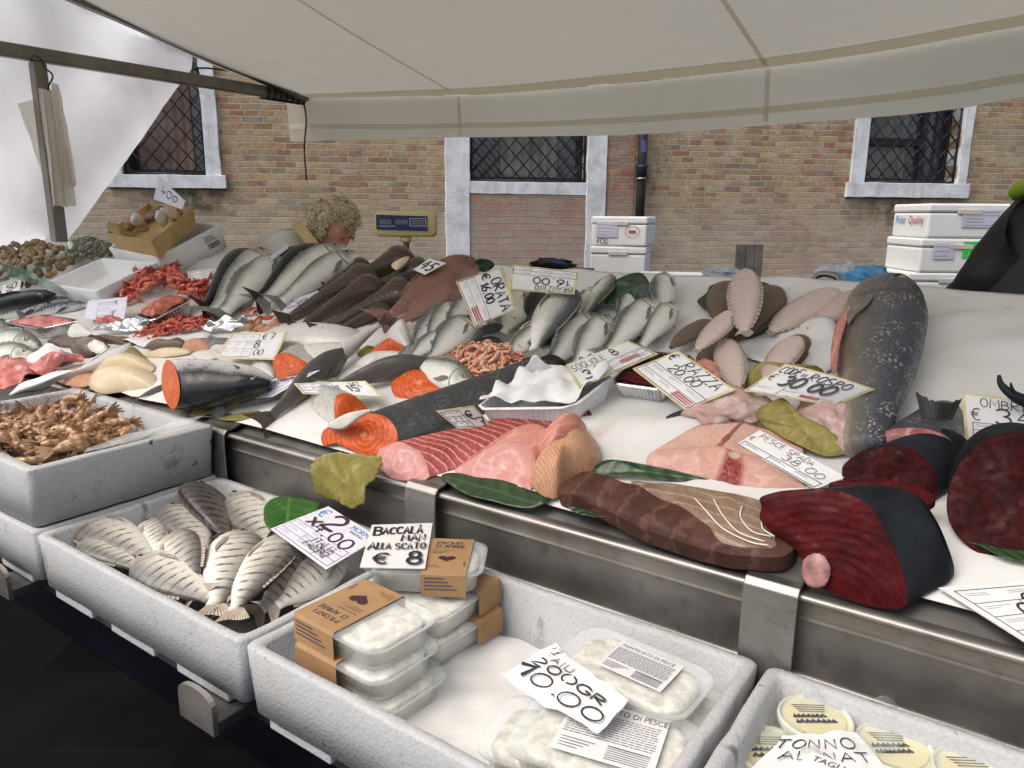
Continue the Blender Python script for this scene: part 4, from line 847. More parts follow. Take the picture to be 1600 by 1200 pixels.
    if eyes:
        te = 0.875; a, b, wd = cat_interp(tab, te)
        for s_ in (1, -1): eye_local(root, Vector(((te - .5) * L, spine_y(bend, L, te) + a * L * 0.38, s_ * wd * L * 0.9)), L * (0.034 if kind[:5] == 'bream' else 0.026), sgn=s_)
    return root
# ---------------------------------------------------------------- flat and cut pieces
def fan(outline, rings=6, dome=0.0, n=None, th=0.003, wav=0.0, wsc=14, power=2.0, seed=0, uvbox=None):
    """solid spread out from its middle to an outline of points: a domed or wavy slice, th thick at the rim"""
    n = n or NN; c = sum(outline, Vector((0, 0, 0))) / len(outline); mb = MB(); k = len(outline)
    ex = max(outline, key=lambda p: (p - c).length) - c; rad = ex.length; ex.normalize(); ey = n.cross(ex)
    for side in (1, 0):
        rows = []; uvs = []
        for i in range(rings + 1):
            r = i / rings; row = []; ur = []
            for p in outline:
                q = c + (p - c) * r; z = dome * (1 - r ** power) if side else 0
                wv = wav * nz(q + Vector((seed, 0, 0)), wsc) * (0.35 + 0.65 * r)
                row.append(q + n * (z + (th if side else 0) + wv + abs(wav) * 0.5)); d = q - c; ur.append((d.dot(ex) / rad, d.dot(ey) / rad))
            rows.append(row); uvs.append(ur)
        ids = mb.grid(rows[1:], 0, cu=True, uvs=uvs[1:], flip=not side)
        cv = mb.vert(rows[0][0], (0, 0))
        for j in range(k): mb.face((cv, ids[0][j], ids[0][(j + 1) % k]) if side else (cv, ids[0][(j + 1) % k], ids[0][j]))
        if side: topr = ids[-1]
        else:
            for j in range(k): mb.face((topr[j], ids[-1][j], ids[-1][(j + 1) % k], topr[(j + 1) % k]))
    return mb
def ragged(pts, k, amp, f=40):
    out = []; c = sum(pts, Vector((0, 0, 0))) / len(pts)
    for p in smooth_poly(pts, k): out.append(c + (p - c) * (1 + amp * nz(p, f)))
    return out
def flat(name, label, cat, px, mat, h=0.004, dome=0.0, th=0.002, wav=0.0, group=None, kind=None, rag=0.0, power=2.0, surf=None, k=6, seed=0, wsc=14, smooth=True, parent=None, rings=6):
    P = surf or T; n = NN if surf is None else Z
    pts = [P(p[0], p[1], p[2] if len(p) > 2 else h) for p in px]
    o = obj(name, fan(ragged(pts, k, rag) if k > 1 else pts, rings, dome, n, th, wav, wsc, power, seed), M[mat], parent, smooth=smooth)
    if th >= .01 or dome > .02: o.data.set_sharp_from_angle(angle=0.75)
    if label: tag(o, label, cat, group, kind)
    return o
def chunk(name, label, cat, face, base, yaw, tilt, depth, skin, flesh, taper=0.95, group=None, skin_name='skin', k=5, bulge=0.0, lift=0.0, rise=0.0, h0=0.0, rough=0.03, uvrot=0.0, back=None, extr=None, segs=8):
    """thick cut piece: face = outline of the cut end (pixels) lying in a plane through the point under pixel base, that looks yaw degrees right
    of the viewer and tilt degrees up; the piece runs back from it for depth metres. Its body and its cut face are two parts"""
    p0 = T(base[0], base[1], h0)
    nf = Vector((math.sin(R(yaw)) * math.cos(R(tilt)), -math.cos(R(yaw)) * math.cos(R(tilt)), math.sin(R(tilt))))
    pts = smooth_poly([hit(x, y, p0, nf) for x, y in face], k)
    pts = [p + NN * max(0, 0.002 - (p - p0).dot(NN)) * 0.0 for p in pts]
    c = sum(pts, Vector((0, 0, 0))) / len(pts)
    if extr: d = (T(*extr) - T(*base)).normalized()
    else: d = (-nf - NN * (-nf).dot(NN)).normalized()
    d = (d + NN * rise).normalized()
    rx = max(abs((p - c).dot(nf.cross(Z).normalized())) for p in pts); ex = nf.cross(Z).normalized() * -1; ey = ex.cross(nf).normalized() * -1
    if ey.z < 0: ey = -ey
    root = thing(name, label, cat, tuple(p0), group)
    mb = MB(); rows = []; uvs = []
    for i in range(segs + 1):
        t = i / segs; s = 1 + (taper - 1) * t + bulge * math.sin(math.pi * min(1, t * 1.2)); row = []; ur = []
        if i == segs and back is None: s *= 0.97
        low = min(p.dot(NN) for p in pts)
        for j, p in enumerate(pts):
            q = c + (p - c) * s + d * depth * t
            q += NN * (low + (p.dot(NN) - low) * s - q.dot(NN)) * (0 if rise else 1)
            q += (p - c).normalized() * rough * 0.2 * rx * nz(q, 22) if i else Vector((0, 0, 0))
            row.append(q); ur.append((t * 0.7, 0.5 + 0.5 * max(-1, min(1, (p - c).dot(ey) / max(1e-6, rx)))))
        rows.append(row); uvs.append(ur)
    ids = mb.grid(rows, 0, cu=True, uvs=uvs)
    if back is None: mb.face(ids[-1])
    obj('skin_side' if skin_name == 'skin' else skin_name, mb, M[skin], root)
    fm = MB(); rr = []; ru = []
    for i in range(1, 13):
        r = i / 12; row = []; ur = []
        for p in pts:
            q = c + (p - c) * (r * (1.004 if i == 12 else 1)); e = nz(q, 28) * 0.006 * (1 - r ** 4) + nz(q, 90) * 0.002 * (1 - r ** 4) + 0.005 * (1 - r ** 6)
            row.append(q + nf * (e - (0.0006 if i == 12 else 0))); dd = q - c; a, b = dd.dot(ex) / rx, dd.dot(ey) / rx
            ca, sa = math.cos(uvrot), math.sin(uvrot); ur.append((a * ca - b * sa, a * sa + b * ca))
        rr.append(row); ru.append(ur)
    ids = fm.grid(rr, 0, cu=True, uvs=ru); cv = fm.vert(c + nf * 0.005, (0, 0)); n_ = len(pts)
    for j in range(n_): fm.face((cv, ids[0][j], ids[0][(j + 1) % n_]))
    obj('cut_face', fm, M[flesh], root)
    return root, rows, d, c
# ---------------------------------------------------------------- writing
def arc(cx, cy, rx, ry, a0, a1, n=10): return [(cx + rx * math.cos(R(a0 + (a1 - a0) * i / n)), cy + ry * math.sin(R(a0 + (a1 - a0) * i / n))) for i in range(n + 1)]
OO = arc(.3, .5, .3, .5, 80, 436, 16)
GL = {'A': [[(0, 0), (.3, 1), (.6, 0)], [(.1, .36), (.5, .36)]], 'B': [[(0, 0), (0, 1)], [(0, 1)] + arc(.2, .77, .3, .23, 80, -90, 7) + [(0.02, .54)] + arc(.2, .27, .36, .27, 90, -90, 8) + [(0, 0)]],
 'C': [arc(.33, .5, .33, .5, 45, 315, 12)], 'D': [[(0, 0), (0, 1)], [(0, 1)] + arc(.1, .5, .48, .5, 85, -85, 10) + [(0, 0)]], 'E': [[(.5, 1), (0, 1), (0, 0), (.5, 0)], [(0, .52), (.4, .52)]],
 'F': [[(.5, 1), (0, 1), (0, 0)], [(0, .52), (.4, .52)]], 'G': [arc(.33, .5, .33, .5, 45, 330, 12) + [(.62, .42), (.38, .42)]], 'H': [[(0, 0), (0, 1)], [(.5, 0), (.5, 1)], [(0, .5), (.5, .5)]],
 'I': [[(.1, 0), (.1, 1)]], 'K': [[(0, 0), (0, 1)], [(.5, 1), (.03, .45), (.55, 0)]], 'L': [[(0, 1), (0, 0), (.45, 0)]], 'M': [[(0, 0), (.05, 1), (.35, .35), (.65, 1), (.7, 0)]], 'N': [[(0, 0), (0, 1), (.5, 0), (.5, 1)]],
 'O': [OO], 'P': [[(0, 0), (0, 1)], [(0, 1)] + arc(.2, .75, .3, .25, 80, -90, 7) + [(0, .5)]], 'Q': [OO, [(.35, .25), (.62, -.05)]], 'R': [[(0, 0), (0, 1)], [(0, 1)] + arc(.2, .75, .3, .25, 80, -90, 7) + [(.05, .5), (.55, 0)]],
 'S': [arc(.28, .75, .26, .25, 40, 260, 8) + arc(.28, .25, .28, .25, 80, -140, 8)], 'T': [[(0, 1), (.6, 1)], [(.3, 1), (.3, 0)]], 'U': [[(0, 1), (0, .3)] + arc(.26, .28, .26, .28, 180, 360, 8) + [(.52, 1)]], 'V': [[(0, 1), (.28, 0), (.56, 1)]],
 'X': [[(0, 1), (.5, 0)], [(.5, 1), (0, 0)]], 'Z': [[(0, 1), (.52, 1), (0, 0), (.55, 0)]], '0': [OO], '1': [[(.05, .75), (.28, 1), (.28, 0)]], '2': [arc(.27, .72, .27, .28, 170, -35, 9) + [(0, 0), (.58, 0)]],
 '3': [arc(.25, .76, .25, .24, 150, -80, 8) + arc(.25, .27, .3, .27, 80, -150, 8)], '4': [[(.3, 1), (0, .38), (.55, .38)], [(.42, .7), (.38, 0)]], '5': [[(.5, 1), (.1, 1), (.06, .55)] + arc(.25, .3, .28, .3, 110, -140, 9)],
 '6': [[(.45, 1), (.12, .6)] + arc(.27, .27, .27, .27, 160, -200, 12)], '7': [[(0, 1), (.52, 1), (.2, 0)], [(.12, .5), (.45, .5)]], '8': [arc(.28, .75, .22, .24, 270, -80, 12), arc(.28, .26, .29, .26, 90, -262, 12)], '9': [arc(.27, .72, .25, .27, 0, 355, 12), [(.52, .72), (.42, 0)]],
 '€': [arc(.38, .5, .34, .5, 55, 305, 12), [(-.05, .6), (.5, .6)], [(-.05, .42), (.45, .42)]], '.': [[(.08, .0), (.14, .06)]], ',': [[(.12, .05), (.03, -.15)]], "'": [[(.1, 1.05), (.05, .8)]], '`': [[(.0, 1.25), (.18, 1.1)]], '-': [[(0, .5), (.4, .5)]], '/': [[(0, 0), (.4, 1)]], '?': [[(.1, .9), (.4, .9)]]}
GW = {'I': .2, '.': .22, ',': .2, "'": .2, 'M': .7, '`': 0.05, '1': .36, 'E': .5, 'L': .45, 'F': .5, '-': .45}
def strokes(text, x, y, hgt, asp, jit=0.035, slant=0.0, sp=0.2, sx=1.0, x1=None):
    if x1 is not None:
        e = max(p[0] for st in strokes(text, 0, y, hgt, asp, jit, slant, sp, 1.0) for p in st); sx = (x1 - x) / e
    out = []; cx = x; rj = random.Random(hash(text) % 9973 if False else sum(ord(c) * (i + 3) for i, c in enumerate(text)))
    for ch in text:
        if ch == ' ': cx += 0.45 * hgt * sx / asp; continue
        small = 1.0
        if ch.islower(): small = 0.72; ch = ch.upper()
        if ch not in GL: continue
        dy = rj.uniform(-1, 1) * jit; sc = (1 + rj.uniform(-1, 1) * jit * 2) * small; sk = slant + rj.uniform(-1, 1) * jit
        if ch == '`': cx -= 0.55 * hgt * sx / asp
        for st in GL[ch]:
            out.append([(cx + (px * sc + py * sk) * hgt * sx / asp, y + (py * sc + dy) * hgt) for px, py in st])
        cx += (GW.get(ch, .58) * sc + sp) * hgt * sx / asp
    return out
def ribbon(mb, pts, wd, fn, off, m=0):
    """stroke of width wd (metres) along pts, laid on the surface fn(x, y, lift)"""
    q = [fn(a, b, off) for a, b in pts]; e = [fn(a, b, off + 0.01) - p for (a, b), p in zip(pts, q)]
    A_, B_ = [], []
    for i in range(len(q)):
        t = q[min(i + 1, len(q) - 1)] - q[max(i - 1, 0)]
        if t.length < 1e-9: t = Vector((1, 0, 0))
        s = e[i].normalized().cross(t.normalized()); s = s.normalized() * wd / 2 * (0.85 + 0.3 * abs(math.sin(i * 1.3 + off * 9000)))
        if i == 0: q[i] = q[i] - t.normalized() * wd * 0.3
        A_.append(q[i] + s); B_.append(q[i] - s)
    mb.grid([A_, B_], m)
def printed(text, x, y, hgt, asp, fn, off, mb, m=0, rot=0, wide=1.0):
    cu = bpy.data.curves.new('text', 'FONT'); cu.body = text; cu.size = 1.0; cu.resolution_u = 3
    o = bpy.data.objects.new('text', cu); COL.objects.link(o); bpy.context.view_layer.update()
    me = o.evaluated_get(bpy.context.evaluated_depsgraph_get()).to_mesh()
    ca, sa = math.cos(rot), math.sin(rot); i0 = len(mb.v)
    for v in me.vertices:
        a, b = v.co.x * hgt * wide / 0.72, v.co.y * hgt / 0.72; mb.vert(fn(x + (a * ca - b * sa) / asp, y + a * sa + b * ca, off))
    for p in me.polygons: mb.face([i0 + k for k in p.vertices], m)
    o.to_mesh_clear(); bpy.data.objects.remove(o); bpy.data.curves.remove(cu)
def quadfn(c, bow=0.0):
    tl, tr, br, bl = c; n = (tr - tl).cross(bl - tl).normalized() * -1
    if n.dot(O - tl) < 0: n = -n
    w_ = ((tr - tl).length + (br - bl).length) / 2; h_ = ((bl - tl).length + (br - tr).length) / 2
    def fn(x, y, off=0.0):
        p = (bl * (1 - x) + br * x) * (1 - y) + (tl * (1 - x) + tr * x) * y
        return p + n * (off + bow * 4 * x * (1 - x))
    return fn, w_, h_
def form(mb, fn, x0, x1, y0, y1, n, sc, m=1, seed=0, cells=True):
    """printed form of a price card: ruled lines, cells, small print"""
    r = random.Random(seed + 5)
    def ln(a, b, w_=0.0012, mm=1): ribbon(mb, [a, ((a[0] + b[0]) / 2, (a[1] + b[1]) / 2), b], w_, fn, 0.0006 + 0.00004 * len(mb.f) * 0.02, mm)
    ln((x0, y0), (x1, y0)); ln((x0, y1), (x1, y1)); ln((x0, y0), (x0, y1)); ln((x1, y0), (x1, y1))
    if cells:
        for i in range(1, n):
            y = y0 + (y1 - y0) * i / n; ln((x0, y), (x1, y), 0.001)
        ln((x0 + (x1 - x0) * .36, y0 + (y1 - y0) / n), (x0 + (x1 - x0) * .36, y1 - (y1 - y0) / n), 0.001); ln((x0 + (x1 - x0) * .7, y0), (x0 + (x1 - x0) * .7, y1 - (y1 - y0) / n), 0.001)
        for i in range(n):
            for k in range(3):
                a = x0 + (x1 - x0) * (0.04 + 0.33 * k); y = y0 + (y1 - y0) * (i + 0.72) / n
                for l in range(2): ln((a, y - l * 0.03), (a + (x1 - x0) * r.uniform(.1, .24), y - l * 0.03), 0.0009, 2)
def price_card(label, corners, texts, frm=None, board='card_yellow', paper='paper', ink='ink', bow=0.0, margin=(0.035, 0.05), name='price_card', cat='price card', group='price cards on the fish', surf=None, redcell=None, prints=(), th=0.0016, wmul=1.0, extra=None, ragged_=0.0):
    P = surf or T
    c = [P(x, y, h) for x, y, h in corners]; fn, w_, h_ = quadfn(c, bow); asp = w_ / h_
    root = thing(name, label, cat, tuple(sum(c, Vector((0, 0, 0))) / 4), group)
    mb = MB(); nx = 24
    for off, fl in ((0.0, False), (-th, True)):
        mb.grid([[fn(i / nx, y, off) for i in range(nx + 1)] for y in (0, .25, .5, .75, 1)], 0, flip=fl)
    for y in (0, 1): mb.grid([[fn(i / nx, y, 0) for i in range(nx + 1)], [fn(i / nx, y, -th) for i in range(nx + 1)]])
    for x in (0, 1): mb.grid([[fn(x, j / 4, 0) for j in range(5)], [fn(x, j / 4, -th) for j in range(5)]])
    if ragged_:
        for i, p in enumerate(mb.v): mb.v[i] = p + Vector((nz(p, 45), nz(p + Vector((7, 0, 0)), 45), nz(p + Vector((0, 9, 0)), 30))) * ragged_
    obj('card', mb, M[board], root, smooth=False)
    if paper:
        pb = MB(); mx, my = margin
        pb.grid([[fn(mx + (1 - 2 * mx) * i / nx, y, 0.0004) for i in range(nx + 1)] for y in (my, .5, 1 - my)]); obj('paper_sheet', pb, M[paper], root, smooth=False)
    pm = MB()
    if frm: form(pm, fn, frm[0], frm[1], frm[2], frm[3], frm[4], h_, seed=len(label))
    if redcell:
        x0, x1, y0, y1 = redcell
        for i in range(3):
            y = y0 + (y1 - y0) * (i + .5) / 3; ribbon(pm, [(x0, y), ((x0 + x1) / 2, y), (x1, y)], h_ * (y1 - y0) / 5, fn, 0.0008, 3)
    for (tx, x, y, hg, col) in prints: printed(tx, x, y, hg, asp, fn, 0.0009, pm, {'k': 1, 'g': 2, 'r': 3, 'b': 4}[col])
    if pm.f: obj('printed_form', pm, [M['print'], M['print'], M['print_grey'], M['print_red'], M['ink_blue']], root, smooth=False)
    hm = MB(); k = 0
    for t in texts:
        tx, x, y, hg = t[:4]; sw = t[4] if len(t) > 4 else 0.09; kw = {'x1': t[5]} if len(t) > 5 else {}
        for st in strokes(tx, x, y, hg, asp, **kw):
            if len(st) > 2: st2 = [(p.x, p.y) for p in smooth_line([Vector((a, b, 0)) for a, b in st], 2)] if len(st) > 6 else st
            else: st2 = [st[0], ((st[0][0] + st[1][0]) / 2, (st[0][1] + st[1][1]) / 2), st[1]]
            ribbon(hm, st2, hg * h_ * sw * wmul, fn, 0.0012 + 0.00006 * k); k += 1
    if hm.f: obj('handwriting', hm, M[ink], root, smooth=False)
    return root, fn, asp
# ---------------------------------------------------------------- foam boxes and trays
def foam_box(name, label, c, down, wall, mat='foam', cat='box', group=None, taper=0.94, notches=0, floor=0.022, notch_h=0.025):
    """open box: c = four rim corners in order (front left, front right, back right, back left), down = vector rim to base"""
    ctr = sum(c, Vector((0, 0, 0))) / 4; root = thing(name, label, cat, tuple(ctr + down), group)
    mb = MB(); dn = down.normalized(); hgt = down.length
    def ring(k, s, dz, inset=0.0):
        out = []
        for i in range(4):
            p, a, b = c[i], c[(i + 1) % 4], c[i - 1]; e1 = (a - p).normalized(); e2 = (b - p).normalized()
            q = p + (e1 + e2) * inset; q = ctr + (q - ctr) * s; rc = min(0.012, hgt * .2)
            for t in (0, .35, .65, 1): out.append(q + (e2 * (1 - t) ** 1.6 + e1 * t ** 1.6) * rc + dn * dz)
        return out
    prof = [ring(0, taper, hgt), ring(0, taper * .5 + .5, hgt * .5), ring(0, 1, 0.0035), ring(0, 1, 0.0, 0.003), ring(0, 1, 0.0, wall - 0.005), ring(0, 1, 0.006, wall), ring(0, taper, hgt - floor, wall + 0.004)]
    rows = []
    for r in prof:
        rr = []
        for i in range(16):
            a, b = r[i], r[(i + 1) % 16]
            n = 10 if i % 4 == 3 else 1
            for q in range(n): 
                p = a + (b - a) * q / n; rr.append(p + Vector((nz(p, 22), nz(p + Vector((4, 0, 0)), 22), nz(p + Vector((0, 6, 0)), 22))) * 0.0016)
        rows.append(rr)
    ids = mb.grid(rows, 0, cu=True); mb.face(ids[0]); mb.face(ids[-1])
    obj('shell', mb, M[mat], root)
    return root, ctr
def rim(u0, u1, v0, v1, z): return [W(u0, v0, z), W(u1, v0, z), W(u1, v1, z), W(u0, v1, z)]
b1u0, b12, b2u1 = B(53, 835, ZR).dot(U), B(385, 1003, ZR).dot(U), B(1189, 1030, ZR).dot(U)
rows_ = [(b1u0 - 0.625, b1u0 - 0.006), (b1u0, b12 - 0.003), (b12 + 0.003, b2u1), (b2u1 + 0.012, b2u1 + 0.622)]
LB = ['lower white foam box under the box of brown prawns', 'white foam box filled with striped bream', 'white foam box with deli tubs beside the striped bream', 'white foam box of round lidded tubs at the lower right']
for (u0, u1), lb in zip(rows_, LB):
    vb = V1 - (0.0 if u0 < b1u0 + .1 else 0.006)
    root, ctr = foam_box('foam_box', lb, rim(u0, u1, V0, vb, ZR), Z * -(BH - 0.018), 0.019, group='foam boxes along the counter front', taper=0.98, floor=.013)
    n = 3; wd = (u1 - u0)
    for k in range(n):                                         # feet with gaps between them
        a = u0 + 0.012 + k * (wd - 0.024) / n + 0.012; b = u0 + 0.012 + (k + 1) * (wd - 0.024) / n - 0.024
        for vc in (V0 + 0.038, vb - 0.05):
            ft = MB(); ft.box(W((a + b) / 2, vc, ZB + 0.009), (U, V, Z), ((b - a) / 2 - .014, 0.032, 0.009)); obj('foot', ft, M['foam'], root, smooth=False, bevel=0.003)
# taller box of prawns on the lower left box
ub = B(325, 657, ZR + 0.1).dot(U); ZT = hit(36, 737, V * V0, V).z
ptop = hit(331, 742, U * (b1u0 - 0.01), U)
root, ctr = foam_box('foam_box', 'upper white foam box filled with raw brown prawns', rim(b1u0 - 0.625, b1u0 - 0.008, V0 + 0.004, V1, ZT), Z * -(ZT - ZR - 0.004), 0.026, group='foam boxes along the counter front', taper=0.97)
BT = ZT
# film over the back edge of the prawn box
fl_pts = [B(330, 655, ZT + .004), B(222, 688, ZT + .006), B(130, 712, ZT + .01), B(180, 690, ZT - 0.01), B(290, 658, ZT + .004)]
tag(obj('plastic_film', fan(ragged(fl_pts, 5, 0.03), 5, 0.0, Z, 0.0006, 0.012, 22), M['film']), 'loose clear plastic film lying over the rim of the prawn box', 'film')
# ---------------------------------------------------------------- shrimps, prawns, shells (one mesh of each kind, then copies)
def shrimp_mesh(L, curl, fat, seed=0, head=False, legs=True):
    mb = MB(); pts = []; rr = []; n = 15; r = L / max(0.2, curl)
    for i in range(n):
        t = i / (n - 1); a = (t - .5) * curl
        pts.append(Vector((math.sin(a) * r, (math.cos(a) - math.cos(curl / 2)) * r, 0)))
        base = (0.35 + 0.65 * math.sin(math.pi * min(1, (1 - t) * 0.62 + 0.32)) ** 0.9) * fat * (1 - 0.3 * t * t) * (0.93 + 0.07 * math.cos(t * 44))
        if head and t < .4: base *= 1.1 + 0.25 * math.sin(t / .4 * math.pi)
        rr.append(base * (0.5 if i == 0 else 1) * (0.45 if i == n - 1 else 1))
    mb.tube(pts, rr, 10)
    tdir = (pts[-1] - pts[-2]).normalized(); sd_ = Vector((0, 0, 1))
    for q in (-1, -.35, .35, 1):
        a = pts[-1]; b = a + tdir * fat * 2.6 + sd_ * q * fat * 1.3
        mb.grid([[a - sd_ * .2 * fat + sd_ * q * fat * .25, a + sd_ * .2 * fat + sd_ * q * fat * .25], [(a + b) / 2 - sd_ * fat * .38 + sd_ * q * .05 * fat, (a + b) / 2 + sd_ * fat * .38 + sd_ * q * .05 * fat], [b - sd_ * fat * .2, b + sd_ * fat * .2]])
    if legs:
        for i in range(2, 11, 2):
            inw = Vector((0, -1, 0)); p = pts[i]
            for s in (-1, 1): mb.tube([p + inw * rr[i] * .8, p + inw * rr[i] * 1.9 + sd_ * s * fat * .5 + Vector((fat * .4, 0, 0))], fat * 0.09, 4)
    if head:
        h = pts[0]; d = (pts[0] - pts[1]).normalized()
        mb.tube([h, h + d * fat * 2.2 + Vector((0, fat * .5, 0))], [fat * .35, fat * .03], 5)
        for s in (-1, 1): mb.tube(smooth_line([h, h + d * fat * 2 + sd_ * s * fat, h + d * fat * 2.2 + sd_ * s * fat * 2.2 + Vector((0, -fat * .3, 0)), h + d * fat * .5 + sd_ * s * fat * 3.4 + Vector((0, -fat * .8, 0))], 4), fat * 0.045, 4)
        for s in (-1, 1): mb.blob(h + sd_ * s * fat * .45 + Vector((0, fat * .2, 0)), (Vector((1, 0, 0)), Vector((0, 1, 0)), sd_), (fat * .22,) * 3, 6, 5)
    return mb
def scatter(protos, spots, label, cat, group, tiltmax=0.6, up=None, rr=None):
    r = rr or random.Random(len(spots)); used = set(); up = up or NN
    q0 = up.to_track_quat('Z', 'Y').to_matrix().to_4x4()
    for p in spots:
        k = r.randrange(len(protos)); o = protos[k] if k not in used else protos[k].copy()
        if k in used: COL.objects.link(o)
        used.add(k); s = r.uniform(.85, 1.15)
        o.matrix_world = Matrix.Translation(p) @ q0 @ Matrix.Rotation(r.uniform(0, 6.28), 4, 'Z') @ Matrix.Rotation(r.uniform(-tiltmax, tiltmax), 4, 'X') @ Matrix.Rotation(r.uniform(-tiltmax, tiltmax), 4, 'Y') @ Matrix.Scale(s, 4)
        tag(o, label, cat, group)
    for k, o in enumerate(protos):
        if k not in used: bpy.data.objects.remove(o)
def inpoly(x, y, poly):
    c = False; j = len(poly) - 1
    for i in range(len(poly)):
        (xi, yi), (xj, yj) = poly[i], poly[j]
        if (yi > y) != (yj > y) and x < (xj - xi) * (y - yi) / (yj - yi) + xi: c = not c
        j = i
    return c
def pile(poly, n, mind, hfun, seed, surf=T):
    r = random.Random(seed); xs_ = [p[0] for p in poly]; ys_ = [p[1] for p in poly]; out = []; tries = 0
    while len(out) < n and tries < n * 60:
        tries += 1; x, y = r.uniform(min(xs_), max(xs_)), r.uniform(min(ys_), max(ys_))
        if not inpoly(x, y, poly): continue
        b0 = surf(x, y, 0.01); h = hfun(x, y, r); p = b0 + NN * h if surf is T else b0 + Z * h
        if any((p - q).length < mind for q in out): continue
        out.append(p)
    return out
def protos(name, mat, meshes): return [obj(name, m, M[mat]) for m in meshes]
pp = protos('pink_shrimp', 'shrimp_pink', [shrimp_mesh(0.05, c, f, legs=False) for c, f in ((3.6, .0052), (4.4, .0054), (3.0, .005), (2.4, .0048))])
def mound(cx, cy, rx, ry, hh): return lambda x, y, r: max(0.0, hh * (1 - ((x - cx) / rx) ** 2 - ((y - cy) / ry) ** 2)) - r.uniform(0, .006) + .006
PP = [(700, 572), (722, 556), (742, 546), (770, 548), (796, 558), (822, 574), (818, 588), (800, 598), (786, 604), (760, 606), (738, 598), (718, 586)]
scatter(pp, pile(PP, 200, 0.0092, mound(762, 580, 66, 36, .036), 3) , 'small boiled pink shrimp in the heap at the middle of the counter', 'shrimp', 'boiled pink shrimps heaped at the middle of the counter', 0.7)
rp1 = protos('red_prawn', 'shrimp_red', [shrimp_mesh(0.072, c, f, legs=False) for c, f in ((2.0, .0095), (1.2, .0088), (2.7, .010), (3.3, .009))])
PR = [(195, 462), (212, 445), (240, 430), (262, 421), (282, 428), (296, 446), (330, 452), (342, 452), (330, 470), (300, 472), (262, 466), (230, 470), (205, 476)]
scatter(rp1, pile(PR, 90, 0.015, mound(255, 455, 75, 34, .05), 4), 'red prawn in the heap beside the white tray', 'prawn', 'red prawns heaped beside the white tray', 0.5)
rp2 = protos('red_shrimp', 'shrimp_red', [shrimp_mesh(0.05, c, f, legs=False) for c, f in ((2.2, .0052), (1.2, .005), (3.0, .0055))])
PR2 = [(212, 526), (240, 514), (262, 505), (300, 500), (318, 494), (350, 500), (345, 508), (310, 516), (280, 524), (240, 530)]
scatter(rp2, pile(PR2, 90, 0.009, mound(275, 515, 90, 18, .014), 5) + [T(x, y, .008) for x, y in ((396, 458), (399, 465), (395, 483), (404, 487), (410, 492), (424, 496), (390, 490), (404, 502), (416, 498), (300, 410), (296, 414))], 'small red shrimp scattered on the white cover near the foil trays', 'shrimp', 'small red shrimps scattered near the foil trays', 0.4)
rp3 = protos('brown_prawn', 'shrimp_brown', [shrimp_mesh(0.11, c, f, head=True) for c, f in ((1.6, .0105), (2.4, .011), (0.9, .010), (3.0, .0108))])
zq = ZT - 0.045
SB = lambda x, y, h=0: B(x, y, zq + h)
PB = [(-60, 640), (0, 648), (40, 640), (90, 636), (140, 648), (185, 668), (190, 684), (150, 702), (90, 718), (30, 728), (-60, 700)]
scatter(rp3, [p for p in pile(PB, 190, 0.0165, mound(70, 682, 160, 60, .012), 6, SB) if b1u0 - .56 < p.dot(U) < b1u0 - .07 and V0 + .075 < p.dot(V) < V1 - .07], 'raw brown prawn in the heaped foam box', 'prawn', 'raw brown prawns in the upper foam box', 0.55, Z)
def shell_mesh(seed, snail=True):
    mb = MB(); r = random.Random(seed)
    if snail: mb.blob((0, 0, 0), (Vector((1, 0, 0)), Vector((0, 1, 0)), Z), (.013, .0115, .016), 12, 10, fn=lambda d: 1 + .1 * math.sin(d.z * 12 + math.atan2(d.y, d.x)) - .25 * max(0, d.z) ** 2 + .06 * nz(d * 2 + Vector((seed, 0, 0))))
    else: mb.blob((0, 0, 0), (Vector((1, 0, 0)), Vector((0, 1, 0)), Z), (.017, .015, .0095), 14, 10, fn=lambda d: (1 - .18 * max(0, d.y)) * (1 + .03 * math.sin(d.y * 26)) * (0.93 if abs(d.z) < .12 else 1))
    return mb
sn = protos('sea_snail', 'snail', [shell_mesh(k) for k in range(3)])
PS = [(-40, 470), (-30, 415), (10, 400), (40, 390), (70, 388), (100, 392), (116, 402), (120, 425), (100, 445), (60, 462), (20, 468)]
scatter(sn, pile(PS, 190, 0.0185, mound(50, 428, 90, 55, .075), 8), 'brown sea snail in the net bag heaped at the far left', 'sea snail', 'brown sea snails heaped in a net', 1.5)
cl = protos('clam', 'clam', [shell_mesh(k, False) for k in range(2)])
PC = [(108, 410), (114, 394), (132, 388), (160, 386), (178, 390), (180, 404), (160, 414), (130, 418)]
scatter(cl, pile(PC, 80, 0.019, mound(142, 402, 46, 26, .055), 9), 'grey green clam in the heap behind the white tray', 'clam', 'grey green clams heaped behind the white tray', 1.5)
nb = MB(); cpx = T(38, 415, 0.0)
for k in range(-8, 9):
    for ax_ in ((1, 1), (1, -1)):
        pts = []
        for q in range(15):
            x = -45 + 150 * q / 14 + k * 9 * ax_[1]; y = 392 + 70 * (q / 14 if ax_[1] > 0 else 1 - q / 14) + k * 3
            hh = .085 * max(0, 1 - ((x - 45) / 100) ** 2 - ((y - 428) / 58) ** 2) + .014
            if -60 < x < 112: pts.append(T(x, y, hh + .006))
        if len(pts) > 3: nb.tube(smooth_line(pts, 2), 0.0006, 4)
tag(obj('net_bag', nb, M['mesh_green']), 'thin green net stretched over the heap of brown sea snails', 'net bag')
flat('plastic_tie', 'bright green plastic bag knot between the snails and the clams', 'bag', [(110, 392, .05), (116, 384, .06), (126, 384, .06), (128, 390, .055), (118, 396, .05)], 'mesh_green', dome=.012, wav=.012, wsc=40)
